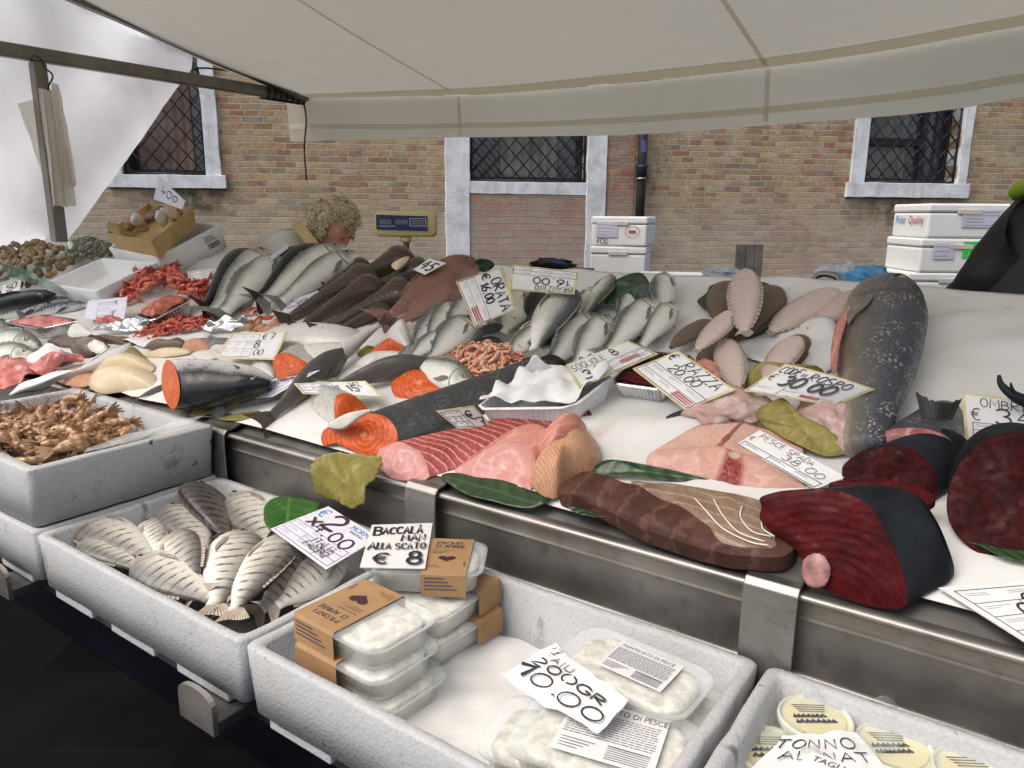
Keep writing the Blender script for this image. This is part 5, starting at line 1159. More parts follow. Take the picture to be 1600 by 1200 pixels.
flat('plastic_scrap', 'white crumpled plastic scrap beside the clams', 'plastic scrap', [(108, 390, .06), (106, 382, .07), (114, 381, .07), (118, 388, .06)], 'foam_clean', dome=.012, wav=.01, wsc=40)
# ---------------------------------------------------------------- tilted boxes on the counter, left
def corners(F, Aa, Bb, h):
    f_, a_, b_ = T(*F, h), T(*Aa, h), T(*Bb, h); return [f_, b_, a_ + b_ - f_, a_]
root, ctr = foam_box('foam_tray', 'low white foam tray with a few shrimps beside the sea snails', corners((148, 455), (65, 444), (247, 409), .075), NN * -.07, .014, 'foam_clean', 'tray', taper=.92, floor=.012)
c2 = corners((244, 402), (168, 387), (346, 350), .10)
root, ctr = foam_box('foam_box', 'white foam box with a barcode holding a wooden crate of shells', c2, NN * -.095, .014, 'foam_clean', taper=.95, floor=.012)
bc = MB(); fr_ = c2[0] * .0; e1 = (c2[1] - c2[0]); dn_ = NN * -.095; nrm_ = e1.cross(NN).normalized()
if nrm_.dot(O - c2[0]) < 0: nrm_ = -nrm_
r_ = random.Random(2); x = .70
while x < .88:
    wd = r_.choice((.004, .007, .011)); p = lambda a, b: c2[0] + e1 * a + dn_ * b + nrm_ * (0.001 - 0.004 * b)
    bc.poly([p(x, .72), p(x + wd, .72), p(x + wd, .5), p(x, .5)]); x += wd + r_.choice((.005, .008))
for k in range(3): bc.poly([p(.68, .4 - k * .09), p(.86 - .03 * k, .4 - k * .09), p(.86 - .03 * k, .37 - k * .09), p(.68, .37 - k * .09)])
obj('barcode_print', bc, M['print'], root, smooth=False)
def crate(name, label, c, down, wall, mat, cat):
    root = thing(name, label, cat, tuple(sum(c, Vector((0, 0, 0))) / 4 + down))
    for i in range(4):
        a, b = c[i], c[(i + 1) % 4]; ctr = sum(c, Vector((0, 0, 0))) / 4; inn = (ctr - (a + b) / 2); inn = (inn - Z * 0).normalized() * wall
        if i % 2: a2, b2 = a + (b - a).normalized() * wall * 1.1, b - (b - a).normalized() * wall * 1.1
        else: a2, b2 = a, b
        mb = MB(); tp = 0.9; f = lambda p: ctr + (p - ctr) * tp + down
        q = [a2, b2, b2 + inn, a2 + inn, f(a2), f(b2), f(b2) + inn, f(a2) + inn]
        ids = [mb.vert(p) for p in q]
        for fc in ((0, 1, 2, 3), (4, 7, 6, 5), (0, 4, 5, 1), (1, 5, 6, 2), (2, 6, 7, 3), (3, 7, 4, 0)): mb.face([ids[k] for k in fc])
        obj('side_board', mb, M[mat], root, smooth=False, bevel=.0012)
    mb = MB(); ctr = sum(c, Vector((0, 0, 0))) / 4; mb.poly([ctr + (p - ctr) * .88 + down * .93 for p in c]); obj('bottom_board', mb, M[mat], root, smooth=False)
    return root
cf, ca, cb = T(236, 377, .17), T(165, 364, .17), T(302, 324, .18)
crate('wooden_crate', 'small yellowish wooden crate of shells standing in the white foam box', [cf, cb, ca + cb - cf, ca], NN * -.075, .005, 'wood_crate', 'crate')
r_ = random.Random(21)
for k, (x, y, h, mt_, lb) in enumerate([(182, 360, .18, 'leaf_yellow', 'yellow whelk shell at the left end of the wooden crate'), (205, 348, .2, 'shrimp_brown', 'dark brown shell in the wooden crate behind the yellow whelk'), (222, 352, .18, 'snail', 'mottled shell lying low in the wooden crate'), (240, 336, .2, 'fin_red', 'long reddish shell leaning on top of the crate'), (252, 342, .19, 'bone_white', 'pale cream shell in the middle of the crate'), (266, 333, .2, 'flesh_white', 'ribbed cream scallop at the right of the crate'), (214, 344, .21, 'bone_white', 'whitish spiny shell at the top of the crate'), (276, 336, .18, 'snail', 'small brown shell at the right end of the crate')]):
    mb = MB(); d = Vector((r_.uniform(-1, 1), r_.uniform(-1, 1), .5)).normalized(); sid = d.orthogonal().normalized()
    mb.blob(T(x, y, h - 0.01), (d, sid, d.cross(sid)), (.05 if k in (3, 0) else .038, .022, .018), 14, 10, fn=lambda d: 1 + .12 * math.sin(d.x * 9 + math.atan2(d.y, d.z) * 2) + .1 * nz(d * 2 + Vector((k, 0, 0))))
    tag(obj('shell', mb, M[mt_]), lb, 'shell', 'shells in the wooden crate')
def foil_tray(name, label, F, Aa, Bb, h, depth, cat='foil tray', mat='foil', pleat=.0016, group='foil trays of seafood', wall=None, rimw=.006, n=26, taper=.84):
    c = corners(F, Aa, Bb, h) if not isinstance(F, Vector) else [F, Bb, Aa + Bb - F, Aa]
    ctr = sum(c, Vector((0, 0, 0))) / 4; root = thing(name, label, cat, tuple(ctr - NN * h), group)
    def ring(s, dz, out=0.0, pl=0.0):
        res = []
        for i in range(4):
            a, b = c[i], c[(i + 1) % 4]; o = ((a + b) / 2 - ctr).normalized()
            for q in range(n):
                t = q / n; p = a + (b - a) * t; rd = 1 - 0.10 * (max(0, abs(t - .5) - .36) / .14) ** 2
                p = ctr + (p - ctr) * s * rd; res.append(p + o * (out + (pl if q % 2 else -pl)) - NN * dz)
        return res
    rows = [ring(1, 0.002, rimw), ring(1, 0, rimw * .5), ring(1, 0.0), ring(.985, depth * .12, 0, pleat), ring((1 + taper) / 2, depth * .55, 0, pleat), ring(taper, depth * .97, 0, pleat * .6), ring(taper * .9, depth)]
    mb = MB(); ids = mb.grid(rows, 0, cu=True); mb.face(ids[-1])
    obj('tray_wall', mb, M[mat], root, smooth=False)
    return root, c, ctr, ring
def fill(label, name, cat, ring, depth, mat, s=.9, dome=.012, wav=.008, wsc=45):
    tag(obj(name, fan(ring(s, depth)[::3], 8, dome, NN, .004, wav, wsc), M[mat]), label, cat)
t1 = foil_tray('foil_tray', 'left foil tray holding pinkish fish mince', (62, 513), (8, 503), (124, 500), .05, .045)
fill('pinkish fish mince filling the left foil tray', 'fish_mince', 'mince', t1[3], .008, 'meat_pink')
t2 = foil_tray('foil_tray', 'foil tray of red prawn tails tilted beside the red prawns', (238, 500), (212, 492), (298, 468), .05, .045)
fill('peeled red prawn tails filling the tilted foil tray', 'prawn_tails', 'prawn tails', t2[3], .006, 'meat_red', dome=.02, wav=.014, wsc=60)
t3 = foil_tray('foil_tray', 'foil tray of dark red roe half hidden under the ray price card', (1035, 607), (955, 596), (1085, 556), .045, .04)
fill('dark red roe in the foil tray under the ray price card', 'roe', 'roe', t3[3], .008, 'flesh_tuna', wav=.01)
t4 = foil_tray('plastic_tray', 'white ribbed plastic tray lined with paper at the counter middle', (893, 635), (744, 637), (958, 584), .055, .055, 'tray', 'foam_clean', .0014, None, n=34, taper=.88)
tag(obj('lining_paper', fan(ragged([T(752, 636, .054), T(800, 637, .05), T(868, 633, .05), T(893, 631, .056), T(925, 608, .056), T(956, 586, .062), T(920, 585, .058), T(880, 586, .054), T(820, 588, .06), T(780, 614, .054)], 8, .02), 18, -.012, NN, .0008, .026, 30), M['paper']), 'crumpled white paper lining the ribbed plastic tray', 'paper')
flat('paper', 'white paper flap standing up at the back of the ribbed tray', 'paper', [(818, 596, .05), (826, 574, .085), (838, 562, .10), (852, 572, .085), (870, 578, .07), (860, 592, .055), (838, 600, .05)], 'paper', wav=.012, wsc=30, rag=.04)
PROF['big'] = [(0, .05, .05, .04), (.15, .068, .068, .05), (.4, .11, .11, .075), (.65, .135, .132, .09), (.8, .128, .125, .088), (.9, .105, .105, .08), (.97, .06, .06, .05), (1, .025, .025, .02)]
GB = 'large sea bass at the back left'
fish('sea_bass', 'dark backed sea bass leftmost of the large bass, tail towards the red prawns', 'fish', (398, 394), (322, 482), 'bass', 'bass_dark', 1, 62, .04, GB, 'fin_dark', fat=1.05, dorsal=False, tsize=.13)
fish('sea_bass', 'pale sea bass between two dark backed bass, left of the seller', 'fish', (448, 400), (350, 487), 'bass', 'bass', 1, 14, .03, GB, fat=1.2, tsize=.15)
fish('sea_bass', 'nearly black sea bass tucked behind the pale one, leftmost under the lilac card', 'fish', (476, 385), (404, 440), 'bass', 'bass_dark', 1, 66, .0, GB, 'fin_dark', h=.05, fat=1.0, dorsal=False, tsize=.13)
fish('sea_bass', 'dark backed sea bass under the seller chin beside the palest bass', 'fish', (499, 384), (406, 466), 'bass', 'bass_dark', 1, 58, .02, GB, 'fin_dark', h=.06, fat=1.05, dorsal=False, tsize=.13)
fish('sea_bass', 'palest large sea bass, right of the group with its snout under the seller', 'fish', (541, 386), (415, 468), 'bass', 'bass', 1, 16, .04, GB, h=.05, fat=1.25, tsize=.15)
GM = 'brown monkfish heaped at the back'
PROF['monk'] = [(0, .028, .03, .02), (.15, .04, .04, .035), (.4, .06, .055, .05), (.6, .075, .065, .065), (.74, .085, .07, .095), (.86, .095, .07, .13), (.95, .075, .055, .125), (.985, .05, .04, .1), (1, .02, .02, .07)]
for (hd, tl, hh, ro, lb) in (((572, 408), (512, 446), .03, 75, 'short brown monkfish head lying next to the palest sea bass'), ((642, 396), (520, 462), .06, 70, 'brown monkfish with an open pale mouth at the top of the heap'),
        ((586, 426), (452, 497), .05, 74, 'long slim brown monkfish with its tail at the grey card'), ((594, 440), (470, 512), .045, 72, 'brown monkfish below the long slim one, tail over the clams'),
        ((668, 412), (560, 466), .055, 68, 'dark brown monkfish lying behind the small blue card'), ((644, 448), (505, 515), .05, 76, 'broad headed brown monkfish at the front right of the heap'), ((690, 415), (610, 446), .03, 70, 'dark monkfish half hidden behind the red gurnards')):
    fish('monkfish', lb, 'fish', hd, tl, 'monk', 'monk', 1, ro, .03 if hd[0] % 4 else -.02, GM, 'fin_brown', h=hh, ht=hh * .4, eyes=False, fork=.1, tsize=.14, fat=1.5, dorsal=False)
flat('monkfish_mouth', None, None, [(612, 414, .085), (628, 404, .09), (640, 402, .085), (634, 412, .08), (620, 422, .08)], 'flesh_white', dome=.006).name = 'fish_offcut'
tag(bpy.data.objects['fish_offcut'], 'yellowish offcut lying in the mouth of the topmost monkfish', 'offcut')
GG = 'red gurnards on the back of the counter'
PROF['gurn'] = [(0, .03, .03, .022), (.12, .045, .045, .035), (.4, .1, .09, .07), (.65, .135, .115, .09), (.82, .13, .11, .085), (.93, .09, .085, .06), (.985, .05, .05, .03), (1, .02, .02, .012)]
fish('red_gurnard', 'reddish finely striped gurnard, the upper of two, beside the monkfish', 'fish', (746, 410), (610, 492), 'gurn', 'gurnard', 1, 24, .06, GG, 'fin_red', h=.045, seed=3, fat=1.15)
fish('red_gurnard', 'reddish finely striped gurnard, the lower of two, its head under a card', 'fish', (730, 450), (622, 505), 'gurn', 'gurnard', 1, 20, .06, GG, 'fin_red', h=.045, seed=4, fat=1.2)
GO = 'sea bream around the orata card'
for (hd, tl, sg, ro, mt, hh, lb) in (((700, 491), (646, 541), 1, 12, 'bream', None, 'pale sea bream next to the lower red gurnard'), ((744, 497), (672, 560), 1, 12, 'bream', .035, 'silver sea bream with a dark cheek under the lower corner of the orata card'),
        ((790, 512), (726, 548), 1, 60, 'bream_dark', .03, 'dark backed sea bream just behind the heap of pink shrimps'), ((852, 514), (790, 560), 1, 14, 'bream', .035, 'silver sea bream right of the heap of pink shrimps'),
        ((882, 452), (836, 546), -1, 30, 'bream', .06, 'large sea bream with its grey back to the right below the upside down card'), ((824, 452), (784, 520), 1, 8, 'bream', .04, 'white bellied sea bream right of the orata card'),
        ((852, 458), (815, 500), 1, 60, 'bream_dark', .02, 'blackish sea bream deep between two pale ones under the upside down card'), ((738, 470), (700, 515), 1, 20, 'bream', .03, 'grey sea bream mostly hidden by the orata card')):
    fish('sea_bream', lb, 'fish', hd, tl, 'bream', mt, sg, ro, .02, GO, h=hh, seed=hd[0] % 7, fat=1.25)
for (hd, tl, sg, ro, mt, hh, lb) in (((722, 474), (668, 530), 1, 12, 'bream', .03, 'sea bream wedged between the gurnards and the orata card'), ((778, 540), (720, 590), 1, 30, 'bream', .02, 'sea bream disappearing under the back of the pink shrimp heap'), ((842, 500), (800, 548), -1, 14, 'bream', .03, 'small silver sea bream left of the big grey backed one'), ((866, 540), (826, 592), 1, 14, 'bream', .02, 'silver sea bream beside the pink shrimps and the white tray'), ((672, 540), (612, 572), 1, 20, 'bream', .02, 'sea bream lying next to the red salmon slice'), ((700, 520), (640, 560), 1, 14, 'bream', .04, 'sea bream lying over the one next to the red salmon slice'), ((806, 470), (764, 524), 1, 20, 'bream', .02, 'sea bream under the right edge of the orata card')):
    fish('sea_bream', lb, 'fish', hd, tl, 'bream', mt, sg, ro, .02, GO, h=hh, seed=hd[0] % 7, fat=1.2)
GR = 'sea bass with their heads to the back edge'
PROF['branz'] = [(0, .05, .05, .02), (.1, .055, .055, .03), (.3, .1, .095, .06), (.55, .145, .135, .085), (.72, .14, .135, .09), (.82, .115, .115, .078), (.9, .08, .085, .056), (.96, .048, .055, .036), (1, .02, .026, .018)]
for (hd, tl, sg, ro, mt, hh, lb) in (((957, 431), (916, 490), -1, 35, 'bass', .045, 'sea bass left of the big green leaf at the back edge'), ((1041, 428), (1034, 492), 1, 25, 'bass', .045, 'sea bass lying straight up right of the big green leaf'),
        ((984, 488), (948, 528), 1, 62, 'bass_dark', .03, 'dark sea bass half hidden between two silver ones'), ((905, 480), (862, 540), 1, 16, 'bass', .03, 'silver sea bass between the big grey backed bream and its own kind'), ((930, 450), (884, 520), -1, 14, 'bass', .02, 'sea bass under the left side of the leaf, next to the big bream'), ((1000, 450), (966, 500), 1, 14, 'bass', .015, 'pale sea bass lying on the lower part of the big green leaf'), ((1000, 492), (950, 556), 1, 20, 'bass', .03, 'silver sea bass under the two rightmost ones, its tail near the card'), ((1026, 468), (953, 546), 1, 16, 'bass', .06, 'silver sea bass with its snout over the straight lying one'), ((1056, 474), (1003, 540), 1, 14, 'bass', .045, 'rightmost silver sea bass with a dark striped cheek'),
        ((932, 492), (858, 572), 1, 26, 'bass', .035, 'greenish grey sea bass, leftmost of the two beside the white tray'), ((953, 494), (897, 574), 1, 18, 'bass', .05, 'silver sea bass standing over the small white tag')):
    fish('sea_bass', lb, 'fish', hd, tl, 'branz', mt, sg, ro, .02, GR, h=hh, seed=hd[0] % 5, fat=1.15)
GS = 'soles with their pale underside up'
PROF['sole2'] = [(0, .03, .03, .012), (.08, .055, .055, .016), (.3, .1, .1, .028), (.6, .125, .12, .036), (.82, .11, .105, .036), (.94, .07, .065, .028), (1, .02, .02, .01)]
def sole(lb, hd, tl, mat, hh, grp, sg=1, tilt=0, fin='fin_pale', bend=0.0, fat=1.45):
    fish('sole', lb, 'fish', hd, tl, 'sole2', mat, sg, tilt, bend, grp, fin, h=hh, ht=hh, dorsal=False, pect=False, eyes=False, tsize=.06, fork=-.3, spread=.06, fat=fat, lean=.12, hard=True, fringe=True)
GT = 'brown soles lying underneath'
sole('brown sole broad side up beneath the upright pale sole', (1212, 448), (1132, 540), 'sole_brown', .02, GT, fin='fin_brown')
sole('brown sole edge showing left of the upright pale sole', (1136, 440), (1120, 498), 'sole_brown', .03, GT, fin='fin_brown')
sole('brown sole at the lower left under a narrow pale sole', (1108, 500), (1050, 542), 'sole_brown', .03, GT, fin='fin_brown')
sole('brown sole under the narrow pale sole, towards the foil tray', (1160, 510), (1092, 575), 'sole_brown', .012, GT, fin='fin_brown')
sole('pale sole standing straight up against the back edge', (1165, 421), (1163, 518), 'sole_pale', .07, GS, fat=.9)
sole('narrow pale sole slanting down to the left', (1150, 484), (1090, 546), 'sole_pale', .065, GS, fat=1.1)
sole('pale sole with its head at the back edge, left of the greyish one', (1308, 453), (1206, 518), 'sole_pale', .035, GS)
sole('greyish pale sole next to the big scaly fish', (1352, 456), (1268, 512), 'sole_pale', .03, GS, bend=.03)
sole('pale sole lying above the ray price card', (1134, 530), (1152, 606), 'sole_pale', .04, GS, fat=1.2)
sole('pale sole with a brown edge above the monkfish card', (1248, 526), (1196, 592), 'sole_pale', .045, GS, fat=1.3)
sole('brown sole edge under the pale sole above the monkfish card', (1256, 524), (1206, 590), 'sole_brown', .025, GT, fin='fin_brown')
big = fish('shi_drum', 'very big dark scaly fish lying up the counter slope at the right', 'fish', (1387, 441), (1350, 704), 'big', 'ombrina', -1, 8, 0.0, None, 'fin_grey', h=.055, eyes=True, tailfin=False, dorsal=False, lean=.2)
flat('belly_opening', None, None, [(1300, 585, .05), (1298, 550, .062), (1306, 510, .07), (1322, 484, .082), (1330, 478, .085), (1322, 505, .09), (1312, 540, .088), (1306, 580, .075)], 'flesh_pink', dome=.006, wav=.004)
bo = bpy.data.objects['belly_opening']; mw_ = big.matrix_world.copy(); bo.parent = big; bo.matrix_parent_inverse = Matrix.Identity(4); bo.data.transform(mw_.inverted()); 
# left side fish
GK = 'mackerel at the far left'
fish('black_fish', 'long black fish at the far left edge beneath the tilted card', 'fish', (88, 459), (-50, 492), 'mackerel', 'bass_dark', 1, 60, .03, None, 'fin_dark', h=.06)
for hd, tl, lb, hh, mt in (((108, 467), (5, 492), 'silver mackerel just below the long black fish', .03, 'mackerel'), ((134, 474), (40, 495), 'dark striped mackerel nearest the white tray', .025, 'mackerel'), ((90, 478), (-20, 498), 'silver mackerel behind the left foil tray', .015, 'mackerel')):
    fish('mackerel', lb, 'fish', hd, tl, 'mackerel', mt, 1, 20, .02, GK, 'fin_dark', h=hh)
GP = 'pale fish at the left edge'
for hd, tl, lb in (((62, 541), (-40, 535), 'pale fish at the left edge just under the foil tray'), ((58, 555), (-50, 560), 'pale fish at the left edge above the pink fillets'), ((20, 520), (-60, 516), 'small pale fish left of the foil tray')):
    fish('whiting', lb, 'fish', hd, tl, 'bass', 'bass', 1, 15, .02, GP, h=.025)
flat('cuttlefish', 'brownish wet cuttlefish lying left of the cut fish', 'cuttlefish', [(112, 550), (125, 540), (150, 537), (170, 543), (168, 553), (150, 558), (130, 560)], 'monk', dome=.03, wav=.015, wsc=30)
flat('cuttlefish', 'dark brown skin flap behind the pale cuttlefish', 'cuttlefish', [(75, 536), (110, 530), (160, 529), (215, 533), (205, 542), (160, 538), (110, 545)], 'sole_brown', dome=.02, wav=.012, wsc=25)
flat('cuttlefish', 'whitish curled cuttlefish arms beside the brown skin flap', 'cuttlefish', [(140, 548, .02), (150, 540, .03), (165, 542, .03), (172, 552, .02), (155, 556, .02)], 'bone_white', dome=.02, wav=.015, wsc=45)
GF = 'fillets at the left front'
pap = [('white paper sheet folded up behind the pink strips', [(44, 568, .03), (72, 541, .06), (102, 553, .05), (128, 560, .02), (90, 575, .01)]), ('long white paper edge in front of the pink strips', [(18, 622, .02), (50, 600, .03), (100, 583, .035), (150, 567, .04), (206, 538, .06), (180, 566, .03), (130, 588, .01), (60, 612, .006)]), ('small white paper corner above the brown skin flap', [(108, 527, .03), (121, 512, .05), (146, 526, .03), (130, 531, .02)]), ('crumpled white paper under the red shrimps', [(180, 528, .004), (250, 520, .006), (330, 526, .006), (300, 540, .012), (240, 545, .012), (200, 538, .01)]), ('loose white paper beside the big scaly fish', [(1150, 548, .004), (1215, 520, .02), (1290, 500, .03), (1310, 540, .02), (1300, 580, .006), (1230, 600, .004), (1190, 575, .012)])]
for lb, px in pap: flat('paper', lb, 'paper', px, 'paper', wav=.016, wsc=16, rag=.04, group='loose white papers')
for i, (lb, px) in enumerate([('pinkish red fish strips lying at the left edge', [(-30, 570), (20, 563), (62, 566), (80, 578), (50, 592), (10, 612), (-30, 620)]), ('red fish strips on white paper beside the white fillets', [(50, 580, .02), (85, 561, .03), (118, 558, .03), (133, 565, .025), (105, 574, .02), (70, 588, .02)])]):
    flat('fish_strips', lb, 'fish strips', px, 'meat_pink', dome=.028, wav=.02, wsc=35, rag=.05, group=GF)
for lb, px, mt, d in (('thick cream white fillet nearest the front edge', [(140, 606), (150, 588), (200, 582), (238, 584), (242, 604), (200, 612), (160, 616)], 'flesh_white', .04), ('cream white fillet behind the thick one', [(142, 586), (165, 568), (206, 562), (236, 566), (240, 582), (200, 584), (160, 588)], 'flesh_white', .04), ('thin tan fillet between the paper and the white fillets', [(80, 592), (110, 578), (150, 572), (160, 584), (142, 606), (110, 604)], 'flesh_tan', .014), ('yellowish fillet flap behind the white fillets', [(178, 562), (206, 543), (226, 558), (232, 566), (200, 566)], 'leaf_yellow', .012), ('pale fillet beside the cut brown fish', [(226, 558), (250, 549), (290, 548), (300, 554), (262, 560)], 'flesh_white', .015)):
    flat('fillet', lb, 'fillet', px, mt, dome=d, wav=.006, group=GF, rag=.02, power=2.6)
chunk('cut_fish', 'grey brown fish cut across with a tan face and a dark hole', 'cut fish', [(285, 548), (288, 535), (300, 529), (315, 529), (326, 538), (328, 552), (310, 553)], (308, 554), -20, 30, .10, 'dogfish', 'flesh_tan', .8, extr=(400, 545))
# salmon and front row
root_ = fish('cut_salmon', 'black backed salmon front half with an orange cut face at the left', 'cut fish', (424, 598), (268, 600), 'salmonhead', 'salmon', -1, 0, 0, None, 'fin_dark', h=.055, ht=.078, fat=1.22, tailfin=False, dorsal=False, lean=.15)
bd = [o for o in root_.children if o.name.startswith('body')][0]; L_ = max(v.co.x for v in bd.data.vertices) * 2
el_ = root_.matrix_world.inverted() @ O - Vector((-L_ / 2, 0, 0)); el_ = Vector((0, el_.y, el_.z)).normalized() * 1.15
for v in bd.data.vertices:
    t = v.co.x / L_ + .5; v.co.x += (v.co.y * el_.y + v.co.z * el_.z) * max(0, 1 - t * 1.8)
ringv = [v.co.copy() for v in bd.data.vertices if False]
tabs = cat_interp(PROF['salmonhead1.22'], 0); cf_ = MB(); rr_ = []; uu_ = []
for i in range(1, 11):
    r = i / 10; row = []; ur = []
    for j in range(32):
        th = 2 * math.pi * j / 32; cs, s_ = math.cos(th), math.sin(th); y = (tabs[0] if cs > 0 else tabs[1]) * L_ * cs * r * abs(cs) ** -.12 if abs(cs) > 1e-4 else 0; z = tabs[2] * L_ * s_ * r * (abs(s_) ** -.1 if abs(s_) > 1e-4 else 1)
        row.append(Vector((-L_ / 2 + el_.y * y + el_.z * z - .004 - .004 * nz((y * 40, z * 40, 0)) * (1 - r), y, z))); ur.append((y / (tabs[0] * L_), z / (tabs[0] * L_)))
    rr_.append(row); uu_.append(ur)
i_ = cf_.grid(rr_, 0, cu=True, uvs=uu_); cv_ = cf_.vert((-L_ / 2 - .006, 0, 0)); 
for j in range(32): cf_.face((cv_, i_[0][j], i_[0][(j + 1) % 32]))
obj('cut_face', cf_, M['flesh_salmon'], root_, local=True)
GD = 'smooth grey fish between the salmon pieces'
fish('dogfish', 'smooth grey brown fish with a rounded head poking up between the salmon pieces', 'fish', (545, 545), (425, 650), 'bass', 'dogfish', 1, 50, .03, GD, 'fin_brown', h=.04, eyes=False, tsize=.22, dorsal=False, ht=.02)
fish('dogfish', 'thin lilac grey fish tail trailing to the left over the yellow leaf', 'fish', (470, 602), (350, 640), 'mackerel', 'dogfish', 1, 20, .03, GD, 'fin_grey', h=.02, eyes=False, dorsal=False)
fish('dogfish', 'grey shark like fish lying behind the orange salmon steak', 'fish', (674, 563), (520, 605), 'bass', 'dogfish', 1, 56, .05, GD, 'fin_brown', h=.04, dorsal=False, eyes=False)
fish('dogfish', 'dark fish tail under the cream white fillet and the salmon head', 'fish', (262, 600), (215, 622), 'mackerel', 'dogfish', 1, 30, 0, GD, 'fin_dark', h=.012, eyes=False, dorsal=False)
fish('sea_bass', 'silver sea bass with its head just right of the orange steak', 'fish', (742, 604), (640, 566), 'branz', 'bass', 1, 18, .02, h=.035)
fish('cut_salmon', 'pale salmon tail end curving up with a dark forked fin', 'cut fish', (520, 566), (594, 508), 'branz', 'salmon_pale', 1, 20, -.12, None, 'fin_dark', h=.035, eyes=False, dorsal=False, pect=False, tsize=.3, ht=.05)
GC = 'pale salmon sides at the middle'
for lb, px, d in (('pale salmon side with dark specks behind the cod price card', [(392, 548), (404, 524), (440, 515), (500, 512), (552, 515), (562, 525), (548, 540), (480, 547)], .035), ('narrow pale salmon belly below the speckled side', [(410, 558), (480, 546), (545, 541), (560, 548), (530, 566), (470, 574)], .028), ('white salmon skin piece hanging over the red slices', [(604, 526, .03), (625, 502, .05), (636, 508, .05), (643, 546, .02), (628, 540, .03)], .02), ('grey fish flap with a dark edge behind the steak', [(552, 572), (580, 556), (630, 553), (650, 560), (600, 570), (570, 578)], .02)):
    flat('salmon_fillet', lb, 'fillet', px, 'salmon_pale', dome=d, wav=.004, group=GC, power=2.4)
GN = 'orange salmon pieces'
flat('salmon_slice', 'red orange salmon slice under the white skin piece', 'salmon slice', [(577, 554), (592, 541), (612, 530), (630, 540), (641, 551), (618, 549), (600, 553)], 'flesh_salmon', h=.02, dome=.02, group=GN)
chunk('salmon_chunk', 'triangular orange salmon chunk right of the cod price card', 'salmon', [(427, 560), (446, 551), (470, 561), (484, 574), (470, 592), (440, 598), (429, 582)], (440, 598), -20, 35, .07, 'salmon_pale', 'flesh_salmon', .8, GN)
chunk('salmon_chunk', 'salmon chunk with a white skin band and hollow orange end', 'salmon', [(526, 618), (550, 616), (572, 636), (590, 652), (566, 668), (530, 672), (522, 645)], (535, 676), 30, 30, .12, 'salmon_pale', 'flesh_salmon', .95, GN, extr=(484, 640))
chunk('salmon_steak', 'round orange salmon steak with a small bone in the middle of the counter', 'salmon', [(611, 602), (621, 584), (640, 577), (662, 580), (685, 594), (704, 610), (659, 622), (634, 626), (618, 620)], (640, 626), -26, 44, .05, 'salmon_grey', 'flesh_salmon', .98, GN)
chunk('cut_salmon', 'large grey salmon trunk with a big orange cut face at the front', 'salmon', [(621, 690), (618, 669), (605, 653), (586, 646), (566, 648), (548, 660), (532, 672), (512, 668), (502, 680), (506, 697), (525, 694), (544, 702), (570, 713), (592, 719), (608, 712)], (592, 719), -30, 26, .40, 'salmon_grey', 'flesh_salmon', .72, GN, extr=(750, 655), rough=.01)
flat('belly_skin', 'white belly skin flap on the front of the salmon trunk', 'fish skin', [(512, 668, .045), (540, 652, .065), (566, 646, .09), (580, 644, .1), (560, 655, .08), (535, 672, .05)], 'bone_white', th=.006, dome=.008)
GFR = 'fillets along the front edge'
chunk('striped_fillet', 'long red fillet with white stripes and a pale cut end', 'fillet', [(589, 722), (592, 704), (610, 693), (626, 690), (646, 700), (660, 710), (670, 738), (662, 751), (634, 751), (608, 745)], (634, 751), -33, 38, .34, 'flesh_red', 'flesh_pale', .62, GFR, 'striped_side', extr=(800, 702), rough=.02)
chunk('striped_fillet', 'pink fillet chunk with coral top between the striped and the tan fillets', 'fillet', [(710, 736), (736, 717), (768, 698), (800, 690), (826, 698), (836, 716), (833, 744), (826, 772), (800, 769), (774, 756), (742, 750)], (800, 770), -34, 42, .08, 'flesh_pink', 'flesh_pale', .85, GFR, 'coral_side')
flat('coral_fillet', 'coral pink fillet piece standing behind the tan one', 'fillet', [(832, 722), (861, 684, .02), (883, 666, .03), (909, 661, .03), (917, 672, .02), (914, 703), (896, 714), (862, 734)], 'flesh_pink', dome=.05, power=3, group=GFR)
flat('tan_fillet', 'tan curved fillet lapping over the tip of the tuna loin', 'fillet', [(829, 758), (835, 742), (858, 731), (896, 715), (914, 692), (924, 685), (935, 698), (939, 720), (929, 737), (897, 750), (871, 778), (848, 775)], 'flesh_tan', h=.012, dome=.055, power=3, wav=.006, group=GFR)
sw_ = chunk('swordfish_steak', 'thick pale swordfish steak with a dark red bloodline', 'fish steak', [(1012, 728), (1016, 708), (1046, 701), (1087, 699), (1124, 697), (1153, 707), (1185, 716), (1220, 740), (1259, 759), (1233, 766), (1201, 775), (1153, 766), (1100, 752), (1046, 740)], (1120, 758), -28, 40, .085, 'flesh_swordtop', 'flesh_sword', .72, None, 'top_side', rise=.10, rough=.03, extr=(1168, 700))
def nearest(ring, px, py):
    d0 = ray(px, py).normalized(); return min(range(len(ring)), key=lambda j: ((ring[j] - O).normalized() - d0).length)
jb = nearest(sw_[1][0], 1124, 697); bl0 = MB(); pa, pb = [], []
for i, rw_ in enumerate(sw_[1]):
    w0 = .004 * (1 - .6 * i / 8) + .003 * nz((i * 1.7, 0, 0)); t_ = (rw_[(jb + 1) % len(rw_)] - rw_[jb - 1]).normalized(); pa.append(rw_[jb] + NN * .0022 - t_ * w0); pb.append(rw_[jb] + NN * .0022 + t_ * w0)
bl0.grid([pa, pb]); obj('bloodline', bl0, simple('dried blood', (.34, .09, .075), .4, .5, 60), sw_[0])
lo = thing('tuna_loin', 'long dark brown tuna loin with a pale belly along the front edge', 'tuna loin', tuple(T(1060, 820)))
TT = lambda x, y, h: T(x, y, h) - NN * (h - .004)
